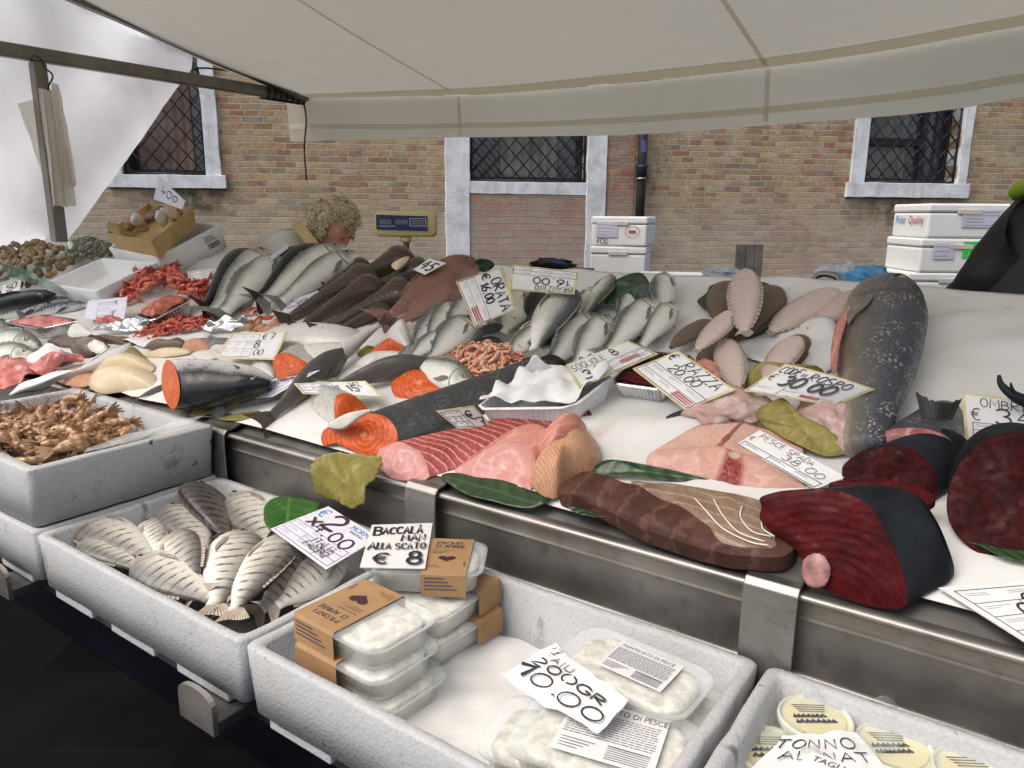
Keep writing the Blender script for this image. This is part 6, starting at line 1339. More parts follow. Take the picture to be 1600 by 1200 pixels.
LP = [TT(x, y, .044 if k in (2, 3, 4, 5, 6) else .02 if k in (0, 1, 7) else .006) for k, (x, y) in enumerate(((873, 776), (913, 746), (967, 744), (1025, 751), (1100, 759), (1188, 777), (1200, 807), (1244, 857), (1226, 893), (1180, 893), (1100, 878), (999, 843), (927, 806)))]
obj('dark_loin', fan(ragged(LP, 6, .025), 16, .010, NN, .026, .005, 22, 9), M['flesh_loin'], lo).data.set_sharp_from_angle(angle=0.6)
LP = [TT(x, y, .046) + NN * .022 for x, y in ((985, 746), (1047, 751), (1120, 762), (1188, 777), (1197, 807), (1212, 835), (1200, 853), (1127, 843), (1105, 819), (1068, 793), (1025, 773))]
bl_ = obj('pale_belly', fan(ragged(LP, 6, .02), 12, .006, NN, .012, .004, 22, 7), M['flesh_belly'], lo)
bl_.data.set_sharp_from_angle(angle=0.6)
sw = MB()
for a in (((1085, 778), (1105, 800), (1130, 826), (1170, 846), (1200, 852)), ((1115, 780), (1130, 806), (1155, 832), (1195, 846)), ((1160, 790), (1157, 808), (1175, 830), (1205, 838)), ((1190, 812), (1192, 826), (1210, 838))):
    sw.tube(smooth_line([T(x, y, .048) for x, y in a], 5), .0011, 5)
obj('sinew', sw, M['bone_white'], bl_)
GU = 'dark red tuna cuts at the right'
r1, rw, d_, c0 = chunk('tuna_chunk', 'largest dark red tuna chunk with a pink backbone at the front clip', 'tuna', [(1190, 792), (1188, 778), (1213, 769), (1247, 765), (1290, 764), (1327, 772), (1357, 789), (1380, 823), (1394, 850), (1408, 887), (1418, 925), (1412, 948), (1380, 951), (1340, 942), (1300, 926), (1268, 905), (1256, 878), (1238, 853), (1210, 835), (1188, 812)], (1380, 951), -36, 14, .085, 'tuna_skin', 'flesh_tuna', .84, GU, extr=(1460, 925), rough=.01)
mb = MB(); nf = Vector((math.sin(R(-36)) * math.cos(R(14)), -math.cos(R(-36)) * math.cos(R(14)), math.sin(R(14)))).normalized(); pc = hit(1278, 890, T(1380, 951), nf) + nf * .010
mb.blob(pc, (nf.cross(Z).normalized(), nf.cross(Z).normalized().cross(nf), nf), (.018, .023, .005), 16, 10, fn=lambda d: 1 + .2 * nz(d * 3)); obj('backbone', mb, simple('bone end', (.4, .19, .17), .4, .35, 50, bmp=.4, bscale=90), r1)
chunk('tuna_chunk', 'smaller dark tuna piece with a blackened hollow behind the largest chunk', 'tuna', [(1316, 732), (1330, 716), (1353, 702), (1380, 696), (1407, 696), (1433, 706), (1454, 727), (1464, 752), (1462, 778), (1440, 790), (1400, 792), (1350, 785), (1322, 760)], (1400, 795), -28, 18, .10, 'tuna_skin', 'flesh_tuna2', .8, GU, extr=(1475, 750), rough=.01)
flat('tuna_slice', 'flat red tuna slice lying across behind the largest chunk', 'tuna', [(1296, 768, .05), (1318, 760, .055), (1353, 758, .055), (1413, 765, .055), (1460, 786, .045), (1444, 800, .04), (1413, 795, .04), (1363, 784, .045)], 'flesh_tuna', th=.012, dome=.006, group=GU)
ang = [2 * math.pi * k / 22 for k in range(22)]
chunk('tuna_chunk', 'huge round dark tuna cut at the right edge of the picture', 'tuna', [(1588 + 108 * math.cos(a) * (1 + .04 * math.sin(3 * a)), 778 + 102 * math.sin(a)) for a in ang], (1580, 878), -26, 32, .05, 'tuna_skin', 'flesh_tuna2', .9, GU, rough=.01)
oc = chunk('drum_tail', 'grey fish tail piece with a pink cut face and upright dark fin', 'cut fish', [(1346, 705), (1362, 684), (1393, 671), (1433, 668), (1467, 676), (1490, 692), (1504, 718), (1500, 742), (1478, 755), (1440, 760), (1390, 752), (1356, 735)], (1430, 762), -28, 22, .16, 'ombrina', 'flesh_ombrina', .42, None, extr=(1478, 672), rough=.01)
tb_ = T(1465, 668, .045); up_ = (T(1466, 640, .10) - tb_); 
mb = MB(); rows = []; uvs = []
ca_ = Kv(1440, 652, tb_.dot(V)); cb_ = Kv(1488, 656, tb_.dot(V)); ta_ = Kv(1430, 612, tb_.dot(V)); tbb = Kv(1504, 622, tb_.dot(V))
for s_ in (1, -1):
    rows = []; uvs = []
    for i in range(6):
        s = i / 5; row = []; ur = []
        for j in range(17):
            q = j / 16; lo_ = ca_ + (cb_ - ca_) * q; hi_ = ta_ + (tbb - ta_) * q - Z * .012 * math.sin(q * math.pi) + Z * .006 * nz((q * 14, 0, 3))
            row.append(lo_ + (hi_ - lo_) * s + V * (s_ * .003 * (1 - s * .8) + .006 * math.sin(q * 6) * s)); ur.append((s, q))
        rows.append(row); uvs.append(ur)
    mb.grid(rows, uvs=uvs, flip=s_ < 0)
obj('tail_fin', mb, M['fin_dark'], oc[0])
tt = MB(); 
tt.tube(smooth_line([T(x, y, h) for x, y, h in ((1561, 586, .1), (1564, 600, .09), (1578, 614, .08), (1600, 626, .07), (1650, 640, .06), (1700, 650, .06), (1790, 668, .06), (1880, 690, .06))], 6), [.0022 + .0004 * min(k, 20) + .0032 * max(0, k - 24) for k in range(43)], 14)
tt.tube(smooth_line([T(x, y, h) for x, y, h in ((1579, 598, .10), (1584, 612, .085), (1600, 624, .07))], 5), [.0012 + .0004 * k for k in range(11)], 8)
tag(obj('tuna_tail', tt, M['tuna_skin']), 'thin black curved tuna tail at the right edge above the drum card', 'fish tail')
flat('ray_wing', 'dark purple ray wing tip below the ray price card', 'ray wing', [(1027, 666), (1036, 656), (1068, 646), (1106, 628), (1114, 644), (1100, 656), (1064, 658), (1040, 664)], 'fin_dark', dome=.014)
GMK = 'skinned monkfish tails'
def lump(name, label, cat, ctr, ex, rad, mat, seed, group=None, amp=.5):
    c = T(*ctr); d = (T(*ex) - c); d = (d - NN * d.dot(NN)).normalized(); mb = MB()
    mb.blob(c, (d, NN.cross(d), NN), rad, 44, 30, fn=lambda v: 1 + amp * nz(v * 1.3 + Vector((seed, 0, 0))) + amp * .45 * nz(v * 3.4 + Vector((0, seed, 0))) + amp * .18 * nz(v * 9))
    tag(obj(name, mb, M[mat]), label, cat, group)
lump('monkfish_tail', 'skinned pink monkfish tail below the ray price card', 'fish tail', (1142, 642, .022), (1200, 650, .022), (.068, .05, .034), 'flesh_monk', 4, GMK)
lump('monkfish_tail', 'skinned pink monkfish tail between the yellow leaf and the big fish', 'fish tail', (1302, 660, .026), (1340, 690, .02), (.078, .034, .034), 'flesh_monk', 9, GMK, .4)
lump('fish_offcut', 'small pale pink offcut behind the ray price card', 'offcut', (1098, 582, .03), (1130, 590, .03), (.04, .026, .02), 'flesh_pink', 2)
flat('ice_piece', 'small clear ice lump on top of the swordfish steak', 'ice', [(1112, 672, .07), (1120, 658, .08), (1136, 660, .08), (1146, 670, .07), (1132, 676, .07)], 'film', dome=.012, wav=.01, wsc=50)
# leaves
GL_ = 'wilted yellow leaves'
flat('wilted_leaf', 'yellow green leaf with a torn edge beside the monkfish tail', 'leaf', [(1180, 655, .03), (1210, 637, .04), (1226, 632, .04), (1246, 650, .035), (1285, 671, .03), (1311, 691, .02), (1322, 709, .01), (1300, 717, .006), (1270, 707, .015), (1230, 689, .02), (1190, 668, .02)], 'leaf_yellow', th=.0015, wav=.012, rag=.05, group=GL_)
flat('wilted_leaf', 'yellow leaf sticking out behind the monkfish price card', 'leaf', [(1166, 606, .02), (1185, 568, .05), (1240, 574, .05), (1277, 576, .05), (1282, 590, .03), (1200, 602, .02)], 'leaf_yellow', th=.0015, wav=.008, rag=.04, group=GL_)
P2 = [Kv(x, y, VF - .024) for x, y in ((497, 716), (515, 708), (545, 707), (595, 715), (592, 740), (586, 750), (576, 760), (573, 785), (552, 792), (533, 782), (510, 776), (496, 766), (490, 735))]
lf = MB(); lfm = fan(ragged(P2, 12, .07, 90), 14, .004, -V, .0012, .007, 14); 
tp = [T(497, 716, .008) + V * .01, T(595, 715, .008) + V * .01, T(600, 700, .01), T(540, 694, .01), T(500, 700, .01)]
o_ = obj('wilted_leaf', lfm, M['leaf_yellow']); tag(o_, 'yellow leaf hanging over the steel front edge', 'leaf', GL_)
flat('wilted_leaf', 'small folded yellow leaf left of the steel clip', 'leaf', [(296, 650), (320, 632, .02), (350, 628, .02), (378, 636, .015), (345, 645), (320, 656)], 'leaf_yellow', th=.0015, wav=.014, rag=.05, group=GL_)
flat('wilted_leaf', 'narrow yellow leaf tip beside the dogfish tail', 'leaf', [(343, 657), (375, 648), (405, 643), (400, 652), (370, 660)], 'leaf_yellow', th=.0015, wav=.006, rag=.05, group=GL_)
GL2 = 'fresh green leaves under the fish'
for lb, px, mt in (('large dark green leaf standing between the bass at the back edge', [(945, 478, .02), (955, 450, .04), (975, 434, .06), (998, 430, .06), (1014, 445, .05), (1016, 470, .02), (985, 482, .01)], 'leaf'), ('dark green leaf peeking out left of the brown soles', [(1090, 478, .01), (1104, 463, .015), (1112, 447, .02), (1140, 440, .02), (1138, 468, .01), (1122, 492, .005), (1102, 490, .005)], 'leaf'), ('dark green leaf tip right of the upright pale sole', [(1190, 445, .012), (1205, 450, .012), (1222, 464, .01), (1205, 470, .006)], 'leaf'),
        ('dark green leaf under the pink fillet over the front rim', [(690, 748), (720, 742), (790, 758), (858, 780), (838, 797), (780, 790), (730, 776)], 'leaf'), ('long dark green leaf behind the tuna loin', [(925, 746), (950, 724, .02), (1000, 731, .02), (1060, 739, .015), (1108, 752), (1040, 756), (970, 752)], 'leaf'), ('dark leaf edge below the tuna loin', [(885, 790), (920, 800), (960, 815), (945, 818), (900, 806)], 'leaf'), ('dark green leaf under the huge round tuna cut', [(1505, 850), (1530, 862), (1572, 882), (1640, 888), (1640, 860), (1560, 848)], 'leaf'), ('small dark leaf behind the head of the upper gurnard', [(742, 424, .03), (748, 412, .05), (766, 413, .05), (774, 420, .03), (760, 428, .02)], 'leaf')):
    flat('green_leaf', lb, 'leaf', px, mt, th=.0012, wav=.012, wsc=12, rag=.02, group=GL2)
# cards
C = price_card
C('price card ORATA 16.00 standing tilted among the sea bream', [(784, 417, .20), (807, 482, .11), (742, 511, .07), (712, 440, .16)], [('ORATA', .2, .70, .22, .1, .93), ('€', .04, .56, .17, .13), ('16.00', .22, .46, .19, .12, .66)], (.02, .98, .04, .4, 2), redcell=(.62, .95, .08, .24))
C('price card 16.00 lying upside down behind the sea bream', [(897, 460, .10), (796, 453, .11), (801, 413, .13), (905, 425, .13)], [('BRANZINO', .04, .74, .2, .09, .6), ('16.00', .08, .44, .26, .12, .64)], (.02, .98, .05, .36, 2))
C('price card RAZZA 20.00 over the foil tray of roe', [(1060, 548, .085), (1149, 609, .07), (1071, 641, .03), (988, 576, .06)], [('RAZZA', .3, .72, .22, .09, .9), ('€', .05, .72, .2, .11), ('20.00', .24, .5, .2, .1, .72)], (.03, .97, .05, .46, 2), redcell=(.66, .95, .08, .24))
C('price card SOGLIOLE 34.80 leaning on the paper lined tray', [(884, 570, .09), (981, 532, .075), (1029, 553, .065), (905, 606, .07)], [('SOGLIOLE', .04, .6, .26, .06, .5), ('34', .12, .16, .36, .1, .36), ('8', .62, .6, .3, .1)], (.45, .97, .06, .5, 2), redcell=(.6, .85, .2, .36), paper='paper')
C('price card CODE DI ROSPO 30.00 curling over the monkfish tails', [(1227, 568, .10), (1367, 608, .085), (1301, 637, .05), (1161, 611, .06)], [('CODE', .06, .72, .2, .1, .3), ('di', .33, .74, .12, .1), ('ROSPO', .43, .68, .22, .1, .85), ('€', .06, .46, .2, .07), ('30 00', .24, .34, .32, .16, .8)], (.03, .97, .05, .3, 1), bow=.012, redcell=(.6, .8, .1, .2))
C('price card PESCE SPADA 38.00 behind the swordfish steak', [(1187, 672, .045), (1322, 745, .03), (1274, 764, .012), (1150, 694, .03)], [('€', .03, .46, .2, .09), ('PESCE SPADA', .08, .7, .22, .08, .72), ('38.00', .46, .38, .26, .08, .92)], (.03, .97, .04, .3, 1), board='paper')
C('worn price card OMBRINA 34 right of the fish tail', [(1503, 612, .05), (1650, 634, .05), (1650, 694, .01), (1508, 686, .01)], [('OMBRINA', .2, .72, .2, .09, .9), ('€', .1, .42, .26, .08), ('34', .36, .36, .36, .1, .78)], (.1, .98, .06, .36, 2))
C('price card with a black framed form at the lower right corner', [(1466, 918, .012), (1700, 900, .02), (1800, 985, .01), (1628, 1020, .012)], [('€', .42, .6, .2, .12), ('C', .3, .4, .26, .1)], (.06, .96, .08, .92, 4), board='paper', margin=(.01, .02))
C('white price card 8.00 lying on the pale salmon side', [(363, 520, .055), (449, 518, .06), (429, 562, .04), (337, 560, .035)], [('€ 7', .62, .72, .2, .09), ('8', .55, .4, .26, .1), ('00', .6, .14, .2, .08)], (.04, .55, .08, .92, 3))
C('flat white price card in front of the dogfish heads', [(459, 599, .06), (571, 595, .055), (598, 620, .04), (473, 615, .05)], [('€ 15', .5, .3, .4, .1), ('MZ', .74, .62, .3, .06)], (.04, .5, .1, .9, 3))
C('shade grey price card laid low in front of the black salmon head', [(345, 625, .02), (430, 594, .05), (500, 578, .06), (425, 620, .03)], [('P I L', .3, .3, .4, .06)], (.05, .95, .1, .9, 4), paper='paper_lilac', board='paper_lilac')  # shadow on this card is put into its paper colour
C('grey lilac price card between the palest bass and the monkfish', [(425, 498, .015), (468, 464, .04), (508, 450, .04), (462, 488, .03)], [('16', .3, .3, .5, .07)], (.05, .95, .1, .9, 4), paper='paper_lilac', board='paper_lilac')
C('small white form card above the red prawns', [(292, 425, .06), (348, 416, .065), (354, 425, .05), (296, 445, .03)], [('C', .8, .6, .3, .08)], (.04, .96, .08, .9, 3), board='paper')
C('crumpled lilac price card in front of the white tray', [(137, 470, .07), (200, 463, .075), (194, 499, .02), (130, 500, .025)], [('€', .72, .7, .2, .08), ('18', .66, .14, .26, .1)], (.3, .75, .2, .8, 2), paper='paper_lilac', board='paper_lilac', ragged_=.004)
C('white price card leaning on the snails at the left edge', [(-30, 452, .06), (35, 430, .10), (29, 460, .06), (-30, 490, .03)], [('4 N 50', .2, .45, .3, .1, .9), ('/00', .5, .12, .26, .1, .8)], None, board='paper')
C('small pointed lilac card standing in the wooden crate', [(247, 275, .32), (289, 314, .26), (284, 327, .25), (240, 311, .25)], [('400', .2, .35, .4, .12, .8)], None, paper='paper_lilac', board='paper_lilac')
C('small card with blue and black strokes among the monkfish', [(671, 404, .11), (697, 411, .10), (664, 429, .09), (646, 421, .10)], [('45', .15, .2, .6, .13, .85)], None, board='paper', prints=())
C('narrow lilac card across the dark sea bass heads', [(396, 418, .08), (446, 382, .10), (450, 388, .09), (402, 425, .07)], [('0L', .4, .3, .5, .08)], (.05, .95, .1, .9, 2), paper='paper_lilac', board='paper_lilac')
C('small white tag with black letters on the silver bass', [(908, 548, .085), (936, 553, .075), (925, 577, .06), (897, 572, .07)], [('G', .5, .6, .3, .15), ('PA', .1, .2, .35, .15)], None, board='paper', paper=None)
C('price card half under the ribbed plastic tray', [(681, 642, .075), (740, 634, .075), (770, 668, .02), (716, 670, .035)], [('€', .62, .45, .4, .1), ('7', .8, .15, .34, .12)], (.06, .55, .1, .9, 3))
flat('cardboard', 'white card edge sticking out under the ribbed plastic tray', 'card', [(720, 668, .012), (760, 664, .012), (880, 668, .012), (862, 676, .012), (760, 674, .012)], 'paper', k=1, th=.002)

for lb, px in (('crumpled foil scrap in front of the left foil tray', [(150, 522, .01), (170, 510, .03), (210, 504, .035), (236, 507, .03), (232, 516, .015), (200, 524, .008)]), ('crumpled foil scrap under the small red shrimps near the monkfish', [(318, 520, .008), (335, 506, .03), (362, 500, .035), (386, 503, .03), (388, 513, .012), (350, 522, .006)])):
    flat('foil_scrap', lb, 'foil', px, 'foil', wav=.022, wsc=45, rag=.05, group='crumpled foil scraps')
r_ = random.Random(31)
sc3 = protos('clam_meat', 'flesh_tan', [shell_mesh(k, False) for k in range(2)])
scatter(sc3, [T(x + r_.uniform(-3, 3), y + r_.uniform(-2, 2), .012 + r_.uniform(0, .012)) for x, y in ((392, 512), (402, 508), (412, 512), (422, 508), (432, 505), (398, 516), (410, 518), (420, 516), (436, 512), (445, 510), (428, 516), (388, 506))], 'tan shelled clam next to the tails of the monkfish', 'clam', 'tan clams next to the monkfish tails', 1.0)
for lb, px, mt in (('red fish strip lying between the lilac card and the foil scrap', [(146, 503, .01), (170, 499, .015), (192, 500, .015), (186, 507, .01), (160, 508, .008)], 'meat_red'), ('pale fish skin flap right of the cut brown fish', [(330, 552, .01), (350, 540, .03), (380, 538, .03), (396, 546, .015), (370, 556, .008)], 'salmon_pale'), ('wet brown fish skin left of the cut brown fish', [(226, 548, .012), (250, 536, .025), (282, 532, .025), (290, 544, .012), (258, 550, .008)], 'sole_brown'), ('yellowish leaf flap beside the red salmon slice', [(560, 560, .01), (575, 548, .03), (590, 546, .02), (586, 558, .01)], 'leaf_yellow')):
    flat('fish_offcut', lb, 'offcut', px, mt, dome=.014, wav=.012, wsc=30)

for lb, hd, tl, sg, ro, hh, mt in (('sea bass between the leftmost dark one and the pale one', (420, 392), (336, 486), 1, 20, .02, 'bass'), ('silver sea bass half under the palest one towards the monkfish', (556, 394), (440, 470), 1, 20, .015, 'bass')):
    fish('sea_bass', lb, 'fish', hd, tl, 'bass', mt, sg, ro, .02, GB, h=hh, fat=1.1, dorsal=False, tsize=.13)
for lb, hd, tl, hh in (('small brown monkfish under the lilac card', (545, 432), (470, 478), .02), ('brown monkfish tail at the front of the heap above the salmon tail', (610, 478), (520, 520), .03)):
    fish('monkfish', lb, 'fish', hd, tl, 'monk', 'monk', 1, 72, .02, GM, 'fin_brown', h=hh, ht=hh * .5, eyes=False, fork=.1, tsize=.14, fat=1.4, dorsal=False)
for lb, px, mt, d in (('cream fish belly piece between the cod card and the salmon chunk', [(395, 572), (420, 562), (432, 575), (428, 592), (404, 590)], 'salmon_pale', .018), ('pale skin side lying below the small clams', [(300, 556), (340, 548), (352, 556), (320, 566)], 'salmon_pale', .012), ('pinkish fish side behind the white fillets', [(238, 545), (262, 536), (290, 538), (280, 550), (250, 554)], 'flesh_pale', .014), ('grey skin strip left of the grey shark like fish', [(488, 606), (520, 592), (532, 600), (505, 614)], 'salmon_grey', .014)):
    flat('fish_offcut', lb, 'offcut', px, mt, dome=d, wav=.006)
# ---------------------------------------------------------------- foam box of striped bream
SBm = lambda x, y, h=0.0: B(x, y, ZR - .052 + h)
GSB = 'striped bream in the foam box'
for (hd, tl, sg, ro, mt, hh, bd_, lb) in (((133, 812), (236, 872), 1, 22, 'mormora', .02, .0, 'striped bream with its pale snout up at the left wall'), ((224, 818), (256, 870), -1, 15, 'mormora', .015, .03, 'small yellowish striped bream in the left middle of the box'), ((270, 792), (318, 862), 1, 24, 'mormora', .03, -.05, 'striped bream arched behind the one with a red fin'),
        ((314, 762), (352, 838), 1, 45, 'mormora_dark', .025, .05, 'dark backed striped bream in the back corner of the box'), ((372, 772), (418, 852), 1, 10, 'mormora', .015, -.04, 'pale striped bream against the right back wall'), ((262, 838), (306, 920), -1, 25, 'mormora', .045, -.03, 'striped bream with a red pectoral fin in the middle'),
        ((132, 846), (218, 890), 1, 30, 'mormora', .01, .0, 'greyish striped bream lowest at the left front wall'), ((222, 868), (332, 938), 1, 14, 'mormora', .04, .04, 'large pale striped bream lying along the front wall'), ((372, 832), (336, 945), -1, 12, 'mormora', .04, .02, 'broad striped bream in the centre with its head to the back'),
        ((420, 848), (368, 945), -1, 20, 'mormora', .02, 0, 'striped bream mostly hidden between its two neighbours'), ((446, 836), (368, 952), -1, 32, 'mormora', .05, -.03, 'striped bream with a bluish back at the right'), ((492, 866), (408, 952), 1, 40, 'mormora_dark', .02, .0, 'dark striped bream beneath the blue printed card'), ((540, 872), (432, 946), 1, 20, 'mormora', .015, .0, 'striped bream lying along the divider to the next box'), ((470, 830), (398, 900), 1, 50, 'mormora_dark', .0, 0, 'dark striped bream deep under the green leaf')):
    fish('striped_bream', lb, 'fish', hd, tl, 'bream', mt, sg, ro, bd_, GSB, 'fin_pale' if mt == 'mormora' else 'fin_brown', h=hh, fat=1.16, surf=SBm, seed=hd[0] % 6, eyes=True)
flat('green_leaf', 'bright green leaf at the back of the striped bream box', 'leaf', [(414, 822, .05), (416, 790, .05), (432, 778, .06), (470, 780, .06), (500, 796, .055), (480, 830, .05), (440, 850, .04)], 'leaf_bright', th=.0012, wav=.012, wsc=12, surf=SBm)
BZ = lambda x, y, h=0.0: B(x, y, ZR + h)
price_card('blue printed price card MORMORA 24.00 over the striped bream', [(513, 791, .035), (592, 840, .03), (510, 889, .02), (423, 826, .03)], [('€', .04, .66, .0001, .1), ('2', .30, .58, .36, .17, .52), ('4.00', .30, .42, .24, .13, .9), ('ITALIA', .5, .24, .12, .12, .85), ('FA0392', .48, .1, .12, .14, .85), ('X', .14, .46, .18, .2, .28)], (.03, .97, .04, .44, 3), board='foam_clean', paper='paper_lilac', ink='ink_brown', surf=BZ, prints=[('€', .05, .72, .22, 'b'), ('MORMORA', .60, .84, .11, 'b'), ('MARMORA', .66, .77, .05, 'k')], margin=(.02, .03))
# ---------------------------------------------------------------- deli tubs
def tub(name, label, cpx, z, d1, size, hgt, cat='deli tub', group=None, sleeve=None, lab=None, lean=0.0, content='cream'):
    """clear tub with a filling; cpx: pixel of its top centre at height z, d1: two pixels along its long side, size: (long, short)"""
    c = B(cpx[0], cpx[1], z); X = (B(*d1[1], z) - B(*d1[0], z)).normalized(); Y = Z.cross(X); n = Z
    if lean: n = (Z + X * lean).normalized(); X = (X - n * X.dot(n)).normalized(); Y = n.cross(X)
    root = thing(name, label, cat, tuple(c - n * hgt), group); a, b = size[0] / 2, size[1] / 2
    def ring(s, dz, ex=0.0, rc=.028):
        out = []; A_, B_ = a * s + ex, b * s + ex; rc = min(rc, B_ * .6)
        for sx, sy, a0 in ((1, 1, 0), (-1, 1, 90), (-1, -1, 180), (1, -1, 270)):
            for k in range(6): t = R(a0 + 90 * k / 5); out.append(c + X * (sx * (A_ - rc) + rc * math.cos(t)) + Y * (sy * (B_ - rc) + rc * math.sin(t)) - n * dz)
        return out
    fm = MB(); ids = fm.grid([ring(.9, hgt - .002), ring(.92, hgt * .55), ring(.94, .010), ring(.92, .005), ring(.85, .0035), ring(.75, .003), ring(.62, .0035), ring(.48, .003), ring(.34, .004), ring(.2, .003), ring(.08, .004)], 0, cu=True); fm.face(ids[0]); fm.face(ids[-1])
    for i, p in enumerate(fm.v): fm.v[i] = p + n * (0.006 * nz(p, 45) - .002 if (p - c).dot(n) > -.006 else 0)
    obj('filling', fm, M[content], root)
    sh_ = MB(); ids = sh_.grid([ring(.95, hgt, -.002), ring(.965, hgt, .0), ring(1.0, .006, .002), ring(1.0, .005, .009), ring(1.0, 0.001, .009), ring(.98, -.0015, .004), ring(.98, -.001, .001), ring(.5, -.001)], 0, cu=True); sh_.face(ids[0]); sh_.face(ids[-1])
    obj('plastic_shell', sh_, M['tub'], root)
    def top(x, y, off=0.0): return c + X * (x * a) + Y * (y * b) + n * (.003 + off)
    if sleeve:
        x0, x1 = sleeve['x']; sm = MB(); e = .0095
        pr = [(-b - e, -hgt - .001), (-b - e, -.002), (-b - e + .003, .003), (b + e - .003, .003), (b + e, -.002), (b + e, -hgt - .001)]
        sm.grid([[c + X * (x * a) + Y * y + n * z_ for y, z_ in pr] for x in (x0, x1)]); sm.grid([[c + X * (x * a) + Y * y * .985 + n * (z_ - .0006) for y, z_ in pr] for x in (x1, x0)])
        so = obj('kraft_sleeve', sm, M['kraft'], root, smooth=False)
        if sleeve.get('art', 1):
            fl = sleeve.get('flip', 1)
            # sleeve print runs along Y (across the tub): local x along fl*Y, local y along -fl*X
            xc = (x0 + x1) / 2 * a; hw = (x1 - x0) / 2 * a; hb = b
            def sf(x, y, off=0.0):      # x 0..1 along the reading direction, y 0..1 up
                return c + X * (xc + (-(2 * y - 1) * hw if sleeve['dir'] == 'Y' else (2 * x - 1) * hw) * fl) + Y * ((2 * x - 1) * hb if sleeve['dir'] == 'Y' else (2 * y - 1) * hb) * fl + n * (.0034 + off)
            wd_, hg_ = (2 * hb, 2 * hw) if sleeve['dir'] == 'Y' else (2 * hw, 2 * hb); asp = wd_ / hg_
            pm = MB(); lx = sleeve.get('tx', .16); s0 = sleeve.get('ts', .085)
            for q, ch in enumerate('PRONTI'): printed(ch, lx + q * .115, .84, s0, asp, sf, .0004, pm)
            for q, ch in enumerate("D'AMARE"): printed(ch, lx + q * .1, .72, s0, asp, sf, .0004, pm)
            printed('Baccala mantecato', lx - .04, .63, .034, asp, sf, .0004, pm)
            for q in range(3): ribbon(pm, [(lx - .04, .585 - q * .03), (lx + .15, .585 - q * .03), (lx + .34 - q * .06, .585 - q * .03)], .0007, sf, .0004 + q * .00002)
            for q in range(3): ribbon(pm, [(.06, .12 - q * .03), (.2, .12 - q * .03), (.34 + q * .04, .12 - q * .03)], .0006, sf, .0005 + q * .00002)
            for q in range(2): ribbon(pm, [(.9 + q * .025, .12), (.9 + q * .025, .2), (.9 + q * .025, .28 - .05 * q)], .0009, sf, .0006 + q * .00002)
            obj('sleeve_print', pm, M['print'], so, smooth=False)
            hm = MB(); hp = []
            for k in range(40):
                t = 2 * math.pi * k / 40; hx = 16 * math.sin(t) ** 3 / 17; hy = (13 * math.cos(t) - 5 * math.cos(2 * t) - 2 * math.cos(3 * t) - math.cos(4 * t)) / 17
                hp.append((.48 + hx * .16 / max(.75, asp), .36 + hy * .16 * min(1, asp)))
            hm.face([hm.vert(sf(x, y, .0005)) for x, y in hp]); obj('heart_print', hm, M['heart'], so, smooth=False)
            sp_ = MB(); 
            for q in range(4):
                for k_ in (1, -1): 
                    yy = k_ * (b + e + .0004); zz = -.006 - q * .006
                    sp_.poly([c + X * ((x0 + .06) * a) + Y * yy + n * zz, c + X * ((x0 + (x1 - x0) * (.5 + .1 * q)) * a) + Y * yy + n * zz, c + X * ((x0 + (x1 - x0) * (.5 + .1 * q)) * a) + Y * yy + n * (zz - .0022), c + X * ((x0 + .06) * a) + Y * yy + n * (zz - .0022)])
            obj('side_print', sp_, M['print'], so, smooth=False)
    if lab:
        x0, x1, y0, y1 = lab['rect']; lf_ = lambda x, y, off=0.0: top(x0 + (x1 - x0) * x, y0 + (y1 - y0) * y, off + .0006)
        lm = MB(); lm.grid([[lf_(i / 6, j) for i in range(7)] for j in (0, 1)]); lo_ = obj('label_sticker', lm, M['paper'], root, smooth=False)
        asp = (x1 - x0) * a / ((y1 - y0) * b); pm = MB(); printed(lab['title'], .05, .84, .1, asp, lf_, .0004, pm, 0, wide=lab.get('wide', 1.15))
        r = random.Random(4)
        for q in range(11):
            x = .04; y = .77 - q * .042
            while x < .93:
                w_ = r.uniform(.02, .075); xe = min(.95, x + w_)
                ribbon(pm, [(x, y), ((x + xe) / 2, y), (xe, y)], .0011, lf_, .0004 + .00002 * (q % 3)); x = xe + .012
        for q in range(7): ribbon(pm, [(.52, .27 - q * .035), (.7, .27 - q * .035), (.93, .27 - q * .035)], .0015 if q == 0 else .0008, lf_, .0007 + .00002 * q)
        for q in range(4): ribbon(pm, [(.06, .24 - q * .05), (.2, .24 - q * .05), (.4 - .05 * q, .24 - q * .05)], .001, lf_, .0007)
        obj('label_print', pm, M['print'], lo_, smooth=False)
    return root, top
GT1 = 'kraft sleeved deli tubs stacked in the foam box'
H_ = .036; ZF2 = ZB + .036
SL1 = lambda f=1, art=1: dict(x=(-.96, .12), dir='X', flip=f, art=art, tx=.18, ts=.085)
DD = ((500, 915), (655, 990)); SZ = (.158, .112)
ztop = ZF2 + 3 * (H_ + .004)
tub('deli_tub', 'kraft sleeved tub of whipped cod on top of the left stack', (572, 958), ztop, DD, SZ, H_, group=GT1, sleeve=SL1(-1))
tub('deli_tub', 'kraft sleeved tub in the middle of the left stack', (575, 1003), ztop - (H_ + .004), ((500, 917), (655, 988)), SZ, H_, group=GT1, sleeve=SL1(-1, 0))
tub('deli_tub', 'kraft sleeved tub at the bottom of the left stack', (588, 1046), ztop - 2 * (H_ + .004), ((500, 915), (655, 990)), SZ, H_, group=GT1, sleeve=SL1(-1, 0))
D2 = ((600, 920), (745, 925))
zt2 = ZF2 + 3 * (H_ + .004) + .012
